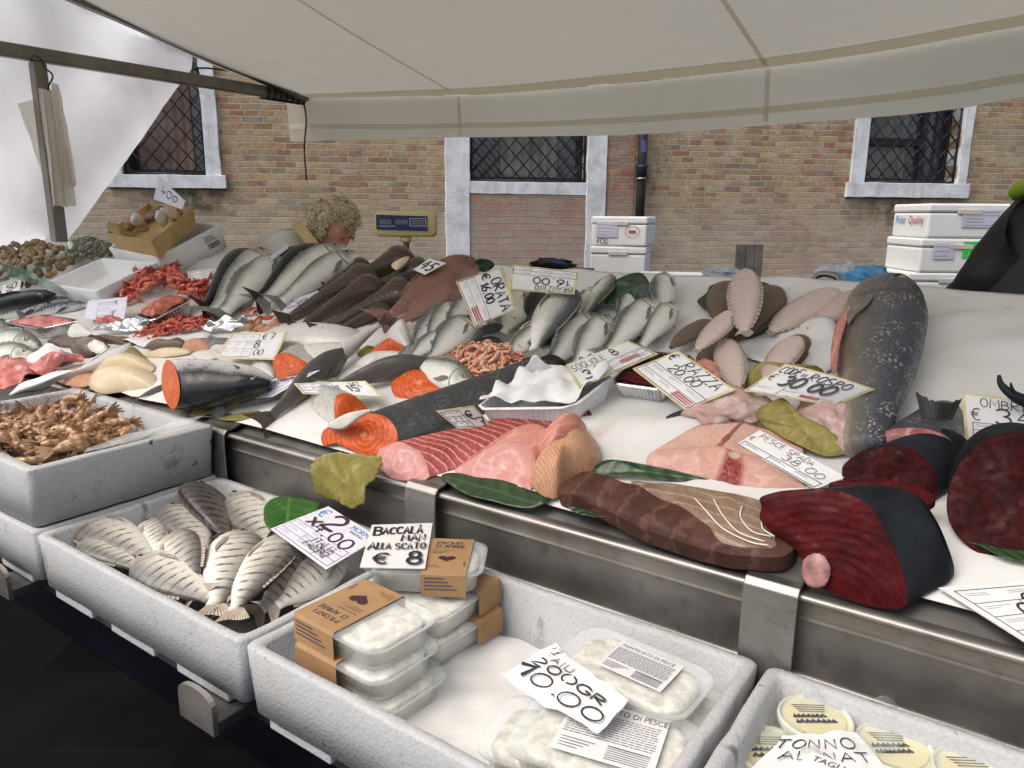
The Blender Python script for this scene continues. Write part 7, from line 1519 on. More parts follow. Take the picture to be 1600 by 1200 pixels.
tub('deli_tub', 'kraft sleeved tub on top of the right stack with its heart towards the viewer', (668, 868), zt2, ((575, 858), (755, 864)), (.168, .105), H_, group=GT1, sleeve=dict(x=(.0, .82), dir='X', flip=1, art=1, tx=.12, ts=.1))
tub('deli_tub', 'sleeved tub under the topmost one of the right stack', (690, 920), zt2 - .045, ((640, 960), (735, 900)), (.155, .105), H_, group=GT1, sleeve=dict(x=(.2, .98), dir='Y', art=0))
tub('deli_tub', 'sleeved tub at the bottom of the right stack', (690, 962), zt2 - .086, ((640, 1000), (735, 945)), (.155, .105), H_, group=GT1, sleeve=dict(x=(.2, .98), dir='Y', art=0))
ZC = lambda x, y, h=0: B(x, y, zt2 + h)
price_card('white handwritten card BACCALA MAN ALLA SCATOLA 8 tucked under the kraft sleeve', [(581, 820, .006), (676, 817, .007), (664, 888, .007), (562, 886, .006)], [('B', .08, .72, .2, .13, .2), ('ACCALA`', .22, .74, .16, .14, .86), ('MAN', .55, .56, .14, .14, .92), ('A', .05, .36, .18, .12, .17), ('LLA', .19, .37, .14, .14, .4), ('SCATO', .48, .37, .13, .13, .95), ('€', .2, .06, .22, .13, .4), ('8', .72, .05, .25, .14, .92)], None, board='paper', paper=None, surf=ZC, group=None)
GT2 = 'plain deli tubs with printed labels'
zl = ZF2 + 2 * (H_ + .004)
tub('deli_tub', 'plain tub labelled mantecato di pesce lying on another tub at the back wall', (988, 1042), zl + .012, ((905, 1005), (1075, 1075)), (.175, .105), H_, group=GT2, lab=dict(rect=(-.42, .62, -.55, .75), title='MANTECATO DI PESCE', wide=.78), lean=.02)
tub('deli_tub', 'unlabelled tub underneath the mantecato tub', (1040, 1096), zl - .03, ((905, 1035), (1075, 1100)), (.17, .105), H_, group=GT2)
tub('deli_tub', 'tub labelled di pesce half covered by the torn price paper', (945, 1150), zl - .012, ((850, 1120), (1030, 1170)), (.19, .125), H_, group=GT2, lab=dict(rect=(-.55, .7, -.75, .85), title='MANTECATO DI PESCE', wide=.78))
tub('deli_tub', 'unlabelled pale tub left of the half covered tub', (860, 1150), zl - .04, ((850, 1120), (1030, 1170)), (.14, .11), H_, group=GT2)
ZP = lambda x, y, h=0: B(x, y, zl + h)
price_card('torn white paper reading 200GR 10.00 lying over the tubs', [(866, 1008, .02), (984, 1092, .018), (935, 1146, .006), (781, 1056, -.01)], [('/7', .02, .86, .12, .14, .14), ('FAIU', .05, .72, .12, .16, .4), ('200GR', .04, .52, .17, .19, .86), ('1', -.02, .2, .28, .3, .14), ('0.', .2, .18, .26, .12, .5), ('00', .52, .14, .28, .11, .95)], None, board='paper', paper=None, surf=ZP, group=None, ragged_=.006)
# paper lining in the deli box
lp = rim(b12 + .06, b2u1 - .06, V0 + .05, V1 - .05, ZB + .0335)
pm_ = MB(); rows = []
for i in range(21):
    rows.append([lp[0] + (lp[1] - lp[0]) * (j / 30) + (lp[3] - lp[0]) * (i / 20) + Z * (.006 + .006 * nz((j * .4, i * .4, 0)) + .035 * max(0, 1 - min(i, 2) / 2)) for j in range(31)])
pm_.grid(rows); tag(obj('lining_paper', pm_, M['paper']), 'wet white paper lining the foam box of deli tubs', 'paper')
# round tubs in the last box
GT3 = 'round lidded tubs in the lower right foam box'
def round_tub(label, px, z, r=.05, hgt=.05, lean=(0, 0)):
    c = B(px[0], px[1], z); n = Vector((lean[0], lean[1], 1)).normalized(); X = Vector((1, 0, 0)); X = (X - n * X.dot(n)).normalized(); Y = n.cross(X)
    root = thing('round_tub', label, 'round tub', tuple(c - n * hgt), GT3)
    def ring(q, dz): return [c + (X * math.cos(t) + Y * math.sin(t)) * q * r - n * dz for t in [2 * math.pi * k / 36 for k in range(36)]]
    mb = MB(); ids = mb.grid([ring(.82, hgt), ring(.95, .008)], 0, cu=True); mb.face(ids[0]); mb.face(ids[-1]); obj('tub_body', mb, M['cream'], root)
    mb = MB(); ids = mb.grid([ring(1.0, .012), ring(1.05, .009), ring(1.06, .002), ring(1.03, -.001), ring(.97, -.001), ring(.95, .002), ring(.9, .002)], 0, cu=True); mb.face(ids[-1]); lid = obj('lid', mb, simple('pale lid', (.62, .62, .5), .3, .08, 20) if 'pale lid' not in bpy.data.materials else bpy.data.materials['pale lid'], root)
    fn = lambda x, y, off=0: c + X * (x - .5) * 2 * r + Y * (y - .5) * 2 * r + n * off
    mb = MB(); ids = mb.poly([c + (X * math.cos(t) + Y * math.sin(t)) * .84 * r - n * .0008 for t in [2 * math.pi * k / 36 for k in range(36)]]); lb = obj('lid_label', mb, bpy.data.materials.get('cream label') or simple('cream label', (.66, .6, .38), .5, .05, 20), lid)
    pm = MB(); rot = -.15
    for q in range(4): ribbon(pm, [(.25 + .02 * q, .78 - .05 * q), (.5, .77 - .05 * q), (.74 - .02 * q, .76 - .05 * q)], .0012, fn, .0002)
    r_ = random.Random(int(px[0]))
    for row, n_ in ((.5, 7), (.38, 8)):
        x = .2
        for k in range(n_): w_ = r_.uniform(.03, .07); ribbon(pm, [(x, row), (x + w_ / 2, row + .05), (x + w_, row - .01)], .004, fn, .0003 + .0001 * (k % 3)); x += w_ + .02
    obj('lid_print', pm, M['print'], lid, smooth=False); return root
zr = ZR - .035
round_tub('round cream tub at the back left corner of the lower right box', (1274, 1120), zr + .018, .042)
round_tub('round tub at the left wall partly under the tuna paper', (1208, 1172), zr + .0, .042)
round_tub('round tub lying in the plastic bag right of the tuna paper', (1398, 1166), zr + .012, .042)
round_tub('round tub at the lower right corner of the picture', (1530, 1208), zr + .014, .045)
round_tub('round tub below the tuna paper', (1300, 1190), zr - .05, .05)
ZQ = lambda x, y, h=0: B(x, y, zr + h)
tub('deli_tub', 'clear tray half under the tuna paper at the right', (1470, 1182), zr - .006, ((1410, 1172), (1530, 1202)), (.13, .1), .035, group=GT3)
price_card('white paper reading TONNO AL NATURALE over the round tubs', [(1226, 1150, .026), (1338, 1144, .026), (1404, 1222, .012), (1168, 1204, .014)], [('TONNO', .0, .64, .22, .1, .86), ('AL NAT', .14, .34, .2, .1, .92)], None, board='paper', paper=None, surf=ZQ, group=None, ragged_=.004)
price_card('small printed slip reading TAGLIATA on the tuna paper', [(1268, 1174, .034), (1350, 1204, .034), (1330, 1234, .03), (1240, 1199, .03)], [], None, board='paper', paper=None, surf=ZQ, group=None, prints=[('TAGLIATA', .12, .6, .26, 'k')])
bg_ = [B(x, y, zr + h) for x, y, h in ((1205, 1130, -.01), (1250, 1100, .012), (1320, 1100, .012), (1420, 1120, -.01), (1460, 1160, -.03), (1400, 1190, .0), (1280, 1200, .01), (1190, 1180, .0))]
tag(obj('plastic_bag', fan(ragged(bg_, 6, .04), 9, .006, Z, .0006, .024, 30), M['film']), 'clear crinkled plastic bag round the tubs of the lower right box', 'plastic bag')
# ---------------------------------------------------------------- things hung on the post
def hanging(name, label, top, pts_px, u, mat, folds=7, amp=.014):
    pass
SKt = Ku(75, 135, CU + .05)
GH = 'cream plastic bags hung on the post'
for lb, tl, tr, bl, br, uo in (('cream plastic bag bundle hanging on the right side of the post', (60, 138), (86, 140), (80, 322), (118, 322), .06), ('cream plastic bag spreading to the left behind the post', (27, 162), (72, 150), (70, 290), (92, 318), -.05), ('short cream plastic bag strip on the hook', (80, 128), (92, 132), (95, 290), (119, 290), .085)):
    a, b, c, d = [Ku(x, y, CU + uo) for x, y in (tl, tr, bl, br)]; mb = MB(); rows = []
    for i in range(31):
        t = i / 30; row = []
        for j in range(25):
            s = j / 24; p = (a * (1 - s) + b * s) * (1 - t) + (c * (1 - s) + d * s) * t
            row.append(p + U * (.018 * math.sin(s * 13 + t * 2) * (.3 + .7 * t) + .01 * nz(p, 14)) - Z * (.02 * nz((s * 8, 0, uo * 50)) if i == 30 else 0))
        rows.append(row)
    mb.grid(rows); tag(obj('plastic_bag', mb, bpy.data.materials.get('cream bag') or fabric('cream bag', (.88, .84, .76), .5, (.95, .9, .8))), lb, 'plastic bag', GH)
hm = MB(); hp = [Ku(x, y, CU + .06) for x, y in ((66, 95), (70, 106), (80, 114), (82, 122), (76, 134), (75, 142))]; hm.tube(smooth_line(hp, 4), .004, 6); hm.tube(smooth_line([hp[0], hp[0] + Z * .02 - V * .03, hp[0] - V * .05], 4), .004, 6)
tag(obj('wire_hook', hm, M['black']), 'thin dark wire hook holding the cream bags on the post', 'hook')
# ---------------------------------------------------------------- scale display
VS = VB + .32; sc0 = Kv(634, 350, VS); dist = (sc0 - O).length
sr = thing('weighing_scale', 'cream and blue electronic scale display on a post behind the monkfish', 'scale', (sc0.x, sc0.y, zc(VB) - .25))
fx = Vector((math.cos(R(2)), math.sin(R(2)), 0)); fz = Z; fy = fz.cross(fx)
px_ = dist / FPX; hw, hh_ = 47 * px_, 19 * px_
mb = MB(); rows = []
for dpt, ins in ((-.035, .01), (-.03, 0.0), (.0, .0), (.025, .002), (.03, .008)):
    row = []; A_, B_, rc = hw - ins, hh_ - ins, .018
    for sx, sy, a0 in ((1, 1, 0), (-1, 1, 90), (-1, -1, 180), (1, -1, 270)):
        for k in range(5): t = R(a0 + 90 * k / 4); row.append(sc0 + fx * (sx * (A_ - rc) + rc * math.cos(t)) + fz * (sy * (B_ - rc) + rc * math.sin(t)) - fy * (-dpt) * -1)
    rows.append(row)
ids = mb.grid(rows, 0, cu=True); mb.face(ids[0]); mb.face(ids[-1]); obj('case', mb, M['scale_case'], sr)
yf = -.0365
def spt(x, y, o=0): return sc0 + fx * (x * hw) + fz * (y * hh_) + fy * (yf - o)
mb = MB(); mb.poly([spt(-.9, -.42), spt(.72, -.52), spt(.72, .62), spt(-.9, .72)]); pn_ = obj('panel', mb, M['scale_panel'], sr, smooth=False)
mb = MB()
for x0, x1 in ((-.8, -.42), (-.3, .1), (.22, .62)): mb.poly([spt(x0, -.02, .001), spt(x1, -.04, .001), spt(x1, .34, .001), spt(x0, .36, .001)])
obj('display_window', mb, M['lcd'], pn_, smooth=False)
mb = MB()
for q in range(9): mb.poly([spt(-.82 + q * .06, -.2, .0012), spt(-.79 + q * .06, -.2, .0012), spt(-.79 + q * .06, -.12, .0012), spt(-.82 + q * .06, -.12, .0012)])
for a in ((.16, .68, .42, .46), (.16, .68, -.16, -.12), (.16, .18, -.12, .42), (.66, .68, -.12, .42)): mb.poly([spt(a[0], a[2], .0012), spt(a[1], a[2], .0012), spt(a[1], a[3], .0012), spt(a[0], a[3], .0012)])
obj('panel_print', mb, M['paper'], pn_, smooth=False)
mb = MB(); mb.tube([sc0 - fz * hh_, sc0 - fz * (hh_ + .02)], .02, 12); obj('neck', mb, M['scale_case'], sr)
mb = MB(); mb.tube([sc0 - fz * (hh_ + .018), Vector((sc0.x, sc0.y, zc(VB) - .25))], .012, 12); obj('pole', mb, M['steel'], sr)
mb = MB(); mb.box(Vector((sc0.x, sc0.y + .1, zc(VB) - .27)), (fx, fy, fz), (.17, .17, .03)); obj('base', mb, M['scale_case'], sr, smooth=False, bevel=.01)
tb2 = thing('back_table', 'low work table behind the counter carrying the scale', 'table', (sc0.x, sc0.y + .1, 0))
mb = MB(); mb.box(Vector((sc0.x, sc0.y + .1, zc(VB) - .32)), (U, V, Z), (.4, .25, .018)); obj('tabletop', mb, M['steel_dark'], tb2, smooth=False)
for i in (-1, 1):
    for j in (-1, 1):
        mb = MB(); q = Vector((sc0.x, sc0.y + .1, 0)) + U * (i * .36) + V * (j * .21); hz_ = (zc(VB) - .338) / 2; mb.box(q + Z * hz_, (U, V, Z), (.02, .02, hz_)); obj('leg', mb, M['steel_dark'], tb2, smooth=False)
# ---------------------------------------------------------------- background foam boxes and clutter
def shut_box(name, label, c, X, size, group, prints=(), lid=True, ground_group=True, notch=True):
    """closed foam box: c = centre of its base, X = direction of its front's width, size (wide, deep, high)"""
    X = X.normalized(); Y = Z.cross(X); w_, d_, h_ = size; root = thing(name, label, 'box', tuple(c), group)
    def slab_(z0, z1, s, nm, bev):
        mb = MB(); mb.box(c + Z * (z0 + z1) / 2, (X, Y, Z), (w_ / 2 * s, d_ / 2 * s, (z1 - z0) / 2)); return obj(nm, mb, M['foam_clean'], root, smooth=False, bevel=bev)
    body = slab_(0, h_ * .74, .985, 'box_body', .012); slab_(h_ * .74 + .002, h_, 1.0, 'box_lid', .01)
    if notch:
        mb = MB(); mb.box(c + Z * (h_ * .77) - Y * (d_ / 2 * 1.0), (X, Y, Z), (.06, .004, .012)); obj('lid_notch', mb, bpy.data.materials.get('shade foam') or simple('shade foam', (.55, .52, .45), .7, .1), root, smooth=False, bevel=.002)
    def face(side):
        if side == 'F': return lambda x, y, o=0: c + X * (x - .5) * w_ * 1.0 + Z * (y * h_) - Y * (d_ / 2 + .002 + o)
        if side == 'L': return lambda x, y, o=0: c - X * (w_ / 2 + .002 + o) - Y * (x - .5) * d_ * 1.0 + Z * (y * h_)
    for k, pr in enumerate(prints):
        fn = face(pr[0]); asp = (w_ if pr[0] == 'F' else d_) / h_; mb = MB()
        if pr[1] == 'text': printed(pr[2], pr[3], pr[4], pr[5], asp, fn, .0005, mb); obj('box_print', mb, pr[6], root, smooth=False)
        elif pr[1] == 'rect':
            x0, x1, y0, y1 = pr[2]; mb.poly([fn(x0, y0), fn(x1, y0), fn(x1, y1), fn(x0, y1)]); lb = obj('label_sticker', mb, pr[3], root, smooth=False)
            if pr[4]:
                pm = MB(); r = random.Random(k)
                for q in range(pr[4]):
                    y = y1 - (y1 - y0) * (q + .7) / (pr[4] + .4); ribbon(pm, [(x0 + (x1 - x0) * .08, y), ((x0 + x1) / 2, y), (x0 + (x1 - x0) * r.uniform(.5, .95), y)], .004, fn, .0006)
                obj('label_print', pm, M['print_grey'], lb, smooth=False)
        elif pr[1] == 'hand':
            for i, st in enumerate(strokes(pr[2], pr[3], pr[4], pr[5], asp)): ribbon(mb, st if len(st) > 2 else [st[0], ((st[0][0] + st[1][0]) / 2, (st[0][1] + st[1][1]) / 2), st[1]], pr[5] * h_ * .1, fn, .0006 + .0001 * i)
            obj('handwriting', mb, pr[6], root, smooth=False)
        elif pr[1] == 'oval':
            x, y, rx, ry = pr[2]; rows = [[fn(x + q * rx * math.cos(t), y + q * ry * math.sin(t), .0005) for t in [2 * math.pi * i / 30 for i in range(31)]] for q in (.92, 1)]; mb.grid(rows); mb.grid([[fn(x + rx * a, y + ry * b * .2, .0005) for a in (-.5, .5)] for b in (-1, 1)]); obj('emblem', mb, M['print_red'], root, smooth=False)
    return root
P3 = Kv(968, 380, 4.4); XW = Vector((math.cos(R(-14)), math.sin(R(-14)), 0))
lilac = simple('lilac label', (.52, .5, .62), .5, .05); greenp = simple('green note', (.06, .55, .08), .5, .05); bluep = M['ink_blue']; redp = M['print_red']
d3 = (P3 - O).length; k3 = d3 / FPX
wb = 84 * k3; zt_ = Kv(968, 338, 4.4).z; hb_ = 44 * k3
GB1 = 'white foam boxes stacked by the drain pipe'
cX = Kv(971, 380, 4.4); base1 = Vector((cX.x, cX.y, 0)) + Z.cross(XW) * .15
for k, lb in enumerate(('top white foam box of the stack by the drain pipe', 'second white foam box from the top by the drain pipe', 'third white foam box from the top by the drain pipe', 'fourth white foam box by the drain pipe hidden by the counter', 'lowest white foam box by the drain pipe')):
    zb_ = zt_ - (k + 1) * hb_ + (0 if k < 4 else 0)
    if zb_ < 0: break
    shut_box('foam_box', lb, base1 + XW * (0.012 * k) * -1 + Z * (zb_ + .001), XW if k else Vector((math.cos(R(-17)), math.sin(R(-17)), 0)), (wb, .46, hb_ - .002), GB1, [('F', 'rect', (.1, .48, .3, .8), lilac, 4), ('F', 'oval', (.74, .5, .13, .2)), ('F', 'hand', '70g', .1, .08, .2, M['ink']), ('L', 'text', 'MARE', .3, .3, .14, bluep)] if k == 0 else ([('L', 'text', 'ITT', .4, .45, .2, bluep)] if k == 1 else []))
pd = thing('pallet_block', 'low wooden pallet under the foam boxes by the drain pipe', 'pallet', (base1.x, base1.y, 0)); mb = MB(); zz_ = max(.02, zb_ if zb_ > 0 else zb_ + hb_); mb.box(base1 + Z * zz_ / 2, (XW, Z.cross(XW), Z), (wb / 2, .18, zz_ / 2 - .001)); obj('deck', mb, M['wood_crate'], pd, smooth=False)
lp3 = Kv(1050, 428, 3.9); shut_box('flat_box', 'flat white foam box lying right of the stack by the drain pipe', Vector((lp3.x, lp3.y, lp3.z - .09)), Vector((math.cos(R(-10)), math.sin(R(-10)), 0)), (95 * (lp3 - O).length / FPX, .35, .09), None, notch=False)
tbk = thing('trestle', 'low grey trestle under the flat foam box', 'trestle', (lp3.x, lp3.y, 0))
for i in (-1, 1): mb = MB(); mb.box(Vector((lp3.x + i * .1, lp3.y, (lp3.z - .091) / 2)), (Vector((1, 0, 0)), Vector((0, 1, 0)), Z), (.03, .12, (lp3.z - .092) / 2)); obj('leg', mb, M['steel_dark'], tbk, smooth=False)
P4 = Kv(1506, 390, 4.6); d4 = (P4 - O).length; k4 = d4 / FPX
X4 = Vector((math.cos(R(4)), math.sin(R(4)), 0)); X4 = Vector((math.cos(R(-3)), math.sin(R(-3)), 0))
base4 = Vector((P4.x, P4.y, 0)) + Vector((X4.y * -1, X4.x, 0)) * .2
zt4 = Kv(1506, 318, 4.6).z; h4 = 45 * k4; w4 = 104 * k4
GB2 = 'white foam boxes stacked behind the man in black'
specs = [('top white foam box of the right stack with blue and red lettering', [('L', 'text', 'Polar', .12, .42, .24, bluep), ('L', 'text', 'Quality', .48, .42, .24, redp), ('F', 'rect', (.42, .9, .32, .82), lilac, 5)]), ('middle white foam box of the right stack with a green note', [('F', 'rect', (.16, .42, .4, .86), lilac, 3), ('F', 'rect', (.52, .95, .45, .92), greenp, 0), ('F', 'hand', 'PEL 3B', .56, .74, .12, M['ink']), ('F', 'hand', 'V CARLO', .56, .54, .12, M['ink']), ]), ('lower white foam box of the right stack lettered NOVA SEA', [('L', 'text', 'NOVA', .2, .55, .26, M['print']), ('L', 'text', 'SEA', .22, .16, .26, redp)]), ('fourth white foam box of the right stack behind the counter', []), ('fifth white foam box of the right stack behind the counter', []), ('sixth white foam box of the right stack behind the counter', [])]
z_ = zt4
for k, (lb, pr) in enumerate(specs):
    z_ -= h4
    if z_ < 0.01: break
    shut_box('foam_box', lb, base4 + X4 * (-.02 * (k > 0) - .03 * (k > 1)) + Z * (z_ + .001), X4, (w4 * (1 + .06 * (k > 1)), .42, h4 - .002), GB2, pr)
    zl4 = z_
mb = MB(); mb.box(base4 + Z * zl4 / 2, (X4, Vector((-X4.y, X4.x, 0)), Z), (w4 / 2, .16, zl4 / 2 - .001)); pd2 = thing('pallet_block', 'wooden pallet under the right stack of foam boxes', 'pallet', (base4.x, base4.y, 0)); obj('deck', mb, M['wood_crate'], pd2, smooth=False)
bp = Kv(1340, 438, 2.6)
def work_table(label, pa, pb, v, z):
    a, b = Kv(pa, 440, v), Kv(pb, 440, v); a.z = b.z = 0; c = (a + b) / 2; d = (b - a).normalized(); e = Z.cross(d); hl = (b - a).length / 2
    r = thing('work_table', label, 'table', tuple(c), 'low work tables behind the counter'); mb = MB(); mb.box(c + Z * (z - .012), (d, e, Z), (hl, .12, .012)); obj('tabletop', mb, M['steel_dark'], r, smooth=False)
    for i in (-1, 1):
        for j in (-1, 1): mb = MB(); mb.box(c + d * i * (hl - .03) + e * j * .09 + Z * (z - .024) / 2, (d, e, Z), (.015, .015, (z - .024) / 2)); obj('leg', mb, M['steel_dark'], r, smooth=False)
ZW = Kv(1340, 438, 2.53).z - .038; work_table('low steel work table under the crumpled plastic bags', 1100, 1410, 2.55, ZW)
ZW2 = Kv(862, 412, 2.6).z - .018; work_table('small steel work table under the dark bundle', 820, 905, 2.6, ZW2)
def bagblob(label, px, v, rad, mat, seed):
    c = Kv(px[0], px[1], v); c.z = (ZW if px[0] > 1000 else ZW2) + rad[2] * .82; mb = MB(); mb.blob(c, (Vector((1, 0, 0)), Vector((0, 1, 0)), Z), rad, 26, 18, fn=lambda d: 1 + .45 * nz(d * 2.2 + Vector((seed, 0, 0))) + .25 * nz(d * 6 + Vector((0, seed, 0)))); tag(obj('plastic_bag', mb, mat, smooth=False), label, 'plastic bag', 'crumpled plastic bags behind the counter')
bluebag = simple('light blue bag film', (.12, .42, .72), .25, .25, 12); whitebag = simple('whitish bag film', (.6, .64, .72), .3, .2, 14)
bagblob('light blue crumpled plastic bag behind the big scaly fish', (1358, 438), 2.5, (.075, .06, .045), bluebag, 3); bagblob('whitish crumpled plastic bag beside the light blue one', (1318, 442), 2.55, (.09, .07, .045), whitebag, 8); bagblob('white plastic bag behind the upright pale sole', (1130, 438), 2.6, (.07, .05, .03), whitebag, 5)
hd_ = MB(); hd_.tube(smooth_line([Kv(x, y, 2.35) for x, y in ((1271, 470), (1272, 440), (1278, 430), (1290, 428), (1303, 431), (1310, 438), (1311, 470))], 6), .009, 8); hr = thing('hand_trolley', 'bent metal trolley handle showing above the back edge', 'trolley', (Kv(1290, 470, 2.35).x, Kv(1290, 470, 2.35).y, 0)); obj('handle', hd_, M['steel'], hr)
mb = MB(); a, b = Kv(1271, 470, 2.35), Kv(1311, 470, 2.35); mb.tube([a, Vector((a.x, a.y, .02))], .009, 8); mb.tube([b, Vector((b.x, b.y, .02))], .009, 8); mb.box((a + b) / 2 - Z * ((a.z + b.z) / 2 - .04), ((b - a).normalized(), V, Z), (.1, .12, .01)); obj('frame', mb, M['steel'], hr)
wd_ = Kv(1170, 405, 3.8); mb = MB(); mb.box(Vector((wd_.x, wd_.y, 0)) + Z * .62, (Vector((1, 0, 0)), Vector((0, 1, 0)), Z), (.012, .012, .62)); 
ws = thing('wooden_stand', 'weathered grey wooden stand against the brick wall', 'stand', (wd_.x, wd_.y, 0)); gw = simple('grey wood', (.3, .26, .23), .8, .25, 10)
zs_ = Kv(1172, 382, 3.8).z; kk = (wd_ - O).length / FPX
for i in (-1, 0, 1): mb = MB(); mb.box(Vector((wd_.x + i * 13 * kk, wd_.y, zs_ / 2)), (Vector((1, 0, .0)).normalized(), Vector((0, 1, 0)), Z), (6.1 * kk, .012, zs_ / 2)); obj('slat', mb, gw, ws, smooth=False)
for zz in (.35, .9): mb = MB(); mb.box(Vector((wd_.x, wd_.y + .0145 * 1.0 + .01, zs_ * zz)), (Vector((1, 0, 0)), Vector((0, 1, 0)), Z), (18 * kk, .01, .02)); obj('rail', mb, gw, ws, smooth=False)
bagblob('dark bundle with a blue strap behind the upside down card', (862, 412), 2.6, (.09, .05, .02), M['black'], 2); sb_ = MB(); sb_.tube(smooth_line([Kv(x, y, 2.57) for x, y in ((836, 412), (850, 408), (868, 410), (884, 413))], 4), .008, 6); tag(obj('blue_strap', sb_, simple('blue strap', (.02, .04, .2), .5, .1)), 'short dark blue strap lying on the dark bundle', 'strap')
# ---------------------------------------------------------------- people
def skinned(name, J, E, sub=1, vox=None, noise_=0.0):
    names = list(J); me = bpy.data.meshes.new(name); me.from_pydata([J[n][0] for n in names], [(names.index(a), names.index(b)) for a, b in E], [])
    o = bpy.data.objects.new(name, me); COL.objects.link(o)
    sk = o.modifiers.new('skin', 'SKIN'); sk.use_smooth_shade = True
    for i, n in enumerate(names):
        r = J[n][1]; o.data.skin_vertices[0].data[i].radius = (r, r) if not isinstance(r, tuple) else r; o.data.skin_vertices[0].data[i].use_root = (i == 0)
    ss = o.modifiers.new('sub', 'SUBSURF'); ss.levels = sub; ss.render_levels = sub
    bpy.context.view_layer.update(); ev = o.evaluated_get(bpy.context.evaluated_depsgraph_get()); m2 = bpy.data.meshes.new_from_object(ev)
    bpy.data.objects.remove(o); return m2
def head_mesh(c, fwd, up, r=.1, age=True):
    right = fwd.cross(up).normalized(); mb = MB()
    def fn(d):      # d.x right, d.y forward, d.z up, on a unit ball
        q = 1.0; x, y, z = d
        def g(cx, cz, sx, sz, a): return a * math.exp(-((x - cx) / sx) ** 2 - ((z - cz) / sz) ** 2) if y > 0 else 0
        q += g(0, -.12, .12, .22, .13) + g(0, -.24, .15, .1, .15)                       # nose
        for s in (1, -1): q += g(s * .32, .08, .16, .1, -.06) + g(s * .34, .24, .25, .09, .035) + g(s * .42, -.3, .22, .2, .04) + g(s * .14, -.27, .08, .07, .05)
        q += g(0, -.5, .22, .05, .05) + g(0, -.56, .24, .025, -.045) + g(0, -.63, .22, .05, .05) + g(0, -.86, .3, .16, .1)
        if z < -.3 and y < .1: q -= .12 * (-.3 - z)
        return q
    mb.blob(c, (right, fwd, up), (r * .78, r * .95, r * 1.18), 56, 44, fn=fn)
    for s in (1, -1): mb.blob(c + right * s * r * .80 - up * r * .02 - fwd * r * .05, (fwd, up, right), (r * .2, r * .3, r * .07), 12, 8)
    return mb, right
def person(label, J, E, head, mats, coatJ=None, coatE=None, coatmat='coat', base=None):
    root = thing('person', label, 'person', base)
    m2 = skinned('body', J, E); hb, right = head_mesh(*head)
    bm = bmesh.new(); bm.from_mesh(m2); tmp = bpy.data.meshes.new('h'); tmp.from_pydata(hb.v, [], hb.f); bm.from_mesh(tmp); bpy.data.meshes.remove(tmp)
    me = bpy.data.meshes.new('body'); bmesh.ops.remove_doubles(bm, verts=bm.verts, dist=1e-5); bm.to_mesh(me); bm.free(); o = bpy.data.objects.new('body', me); COL.objects.link(o)
    rmod = o.modifiers.new('r', 'REMESH'); rmod.mode = 'VOXEL'; rmod.voxel_size = .006; rmod.use_smooth_shade = True; sm = o.modifiers.new('s', 'SMOOTH'); sm.factor = .5; sm.iterations = 2
    bpy.context.view_layer.update(); m3 = bpy.data.meshes.new_from_object(o.evaluated_get(bpy.context.evaluated_depsgraph_get())); bpy.data.objects.remove(o)
    off = Vector(base)
    for v in m3.vertices: v.co -= off
    m3.materials.clear(); m3.materials.append(M['skin']); o = bpy.data.objects.new('body', m3); COL.objects.link(o); o.parent = root
    m4 = skinned('coat', coatJ, coatE, 3)
    for v in m4.vertices: v.co = v.co + Vector((nz(v.co, 9), nz(v.co + Vector((5, 0, 0)), 9), nz(v.co + Vector((0, 5, 0)), 9))) * .008 + Vector((1, .3, .4)) * .005 * nz((v.co.x * 6 + v.co.z * 30, v.co.y * 6, v.co.z * 8), 1.0) - off
    m4.materials.append(M[coatmat]); o = bpy.data.objects.new('jacket' if coatmat == 'jacket' else 'coat', m4); COL.objects.link(o); o.parent = root
    return root, right
def fingers(J, E, wrist, d, palmn, tag_):
    s = d.cross(palmn).normalized()
    J['palm' + tag_] = (wrist + d * .06, (.04, .018)); E.append(('wr' + tag_, 'palm' + tag_))
    for i, (ln, q) in enumerate(((.075, -.036), (.09, -.012), (.085, .012), (.065, .036))):
        b = wrist + d * .095 + s * q; J['f%d%s' % (i, tag_)] = (b, .009); J['g%d%s' % (i, tag_)] = (b + d * ln * .55 + palmn * .012 + s * q * .2, .0085); J['h%d%s' % (i, tag_)] = (b + d * ln * .9 + palmn * .034 + s * q * .25, .007)
        E += [('palm' + tag_, 'f%d%s' % (i, tag_)), ('f%d%s' % (i, tag_), 'g%d%s' % (i, tag_)), ('g%d%s' % (i, tag_), 'h%d%s' % (i, tag_))]
    J['t0' + tag_] = (wrist + d * .05 - s * .045 + palmn * .01, .011); J['t1' + tag_] = (wrist + d * .085 - s * .062 + palmn * .025, .009); E += [('palm' + tag_, 't0' + tag_), ('t0' + tag_, 't1' + tag_)]
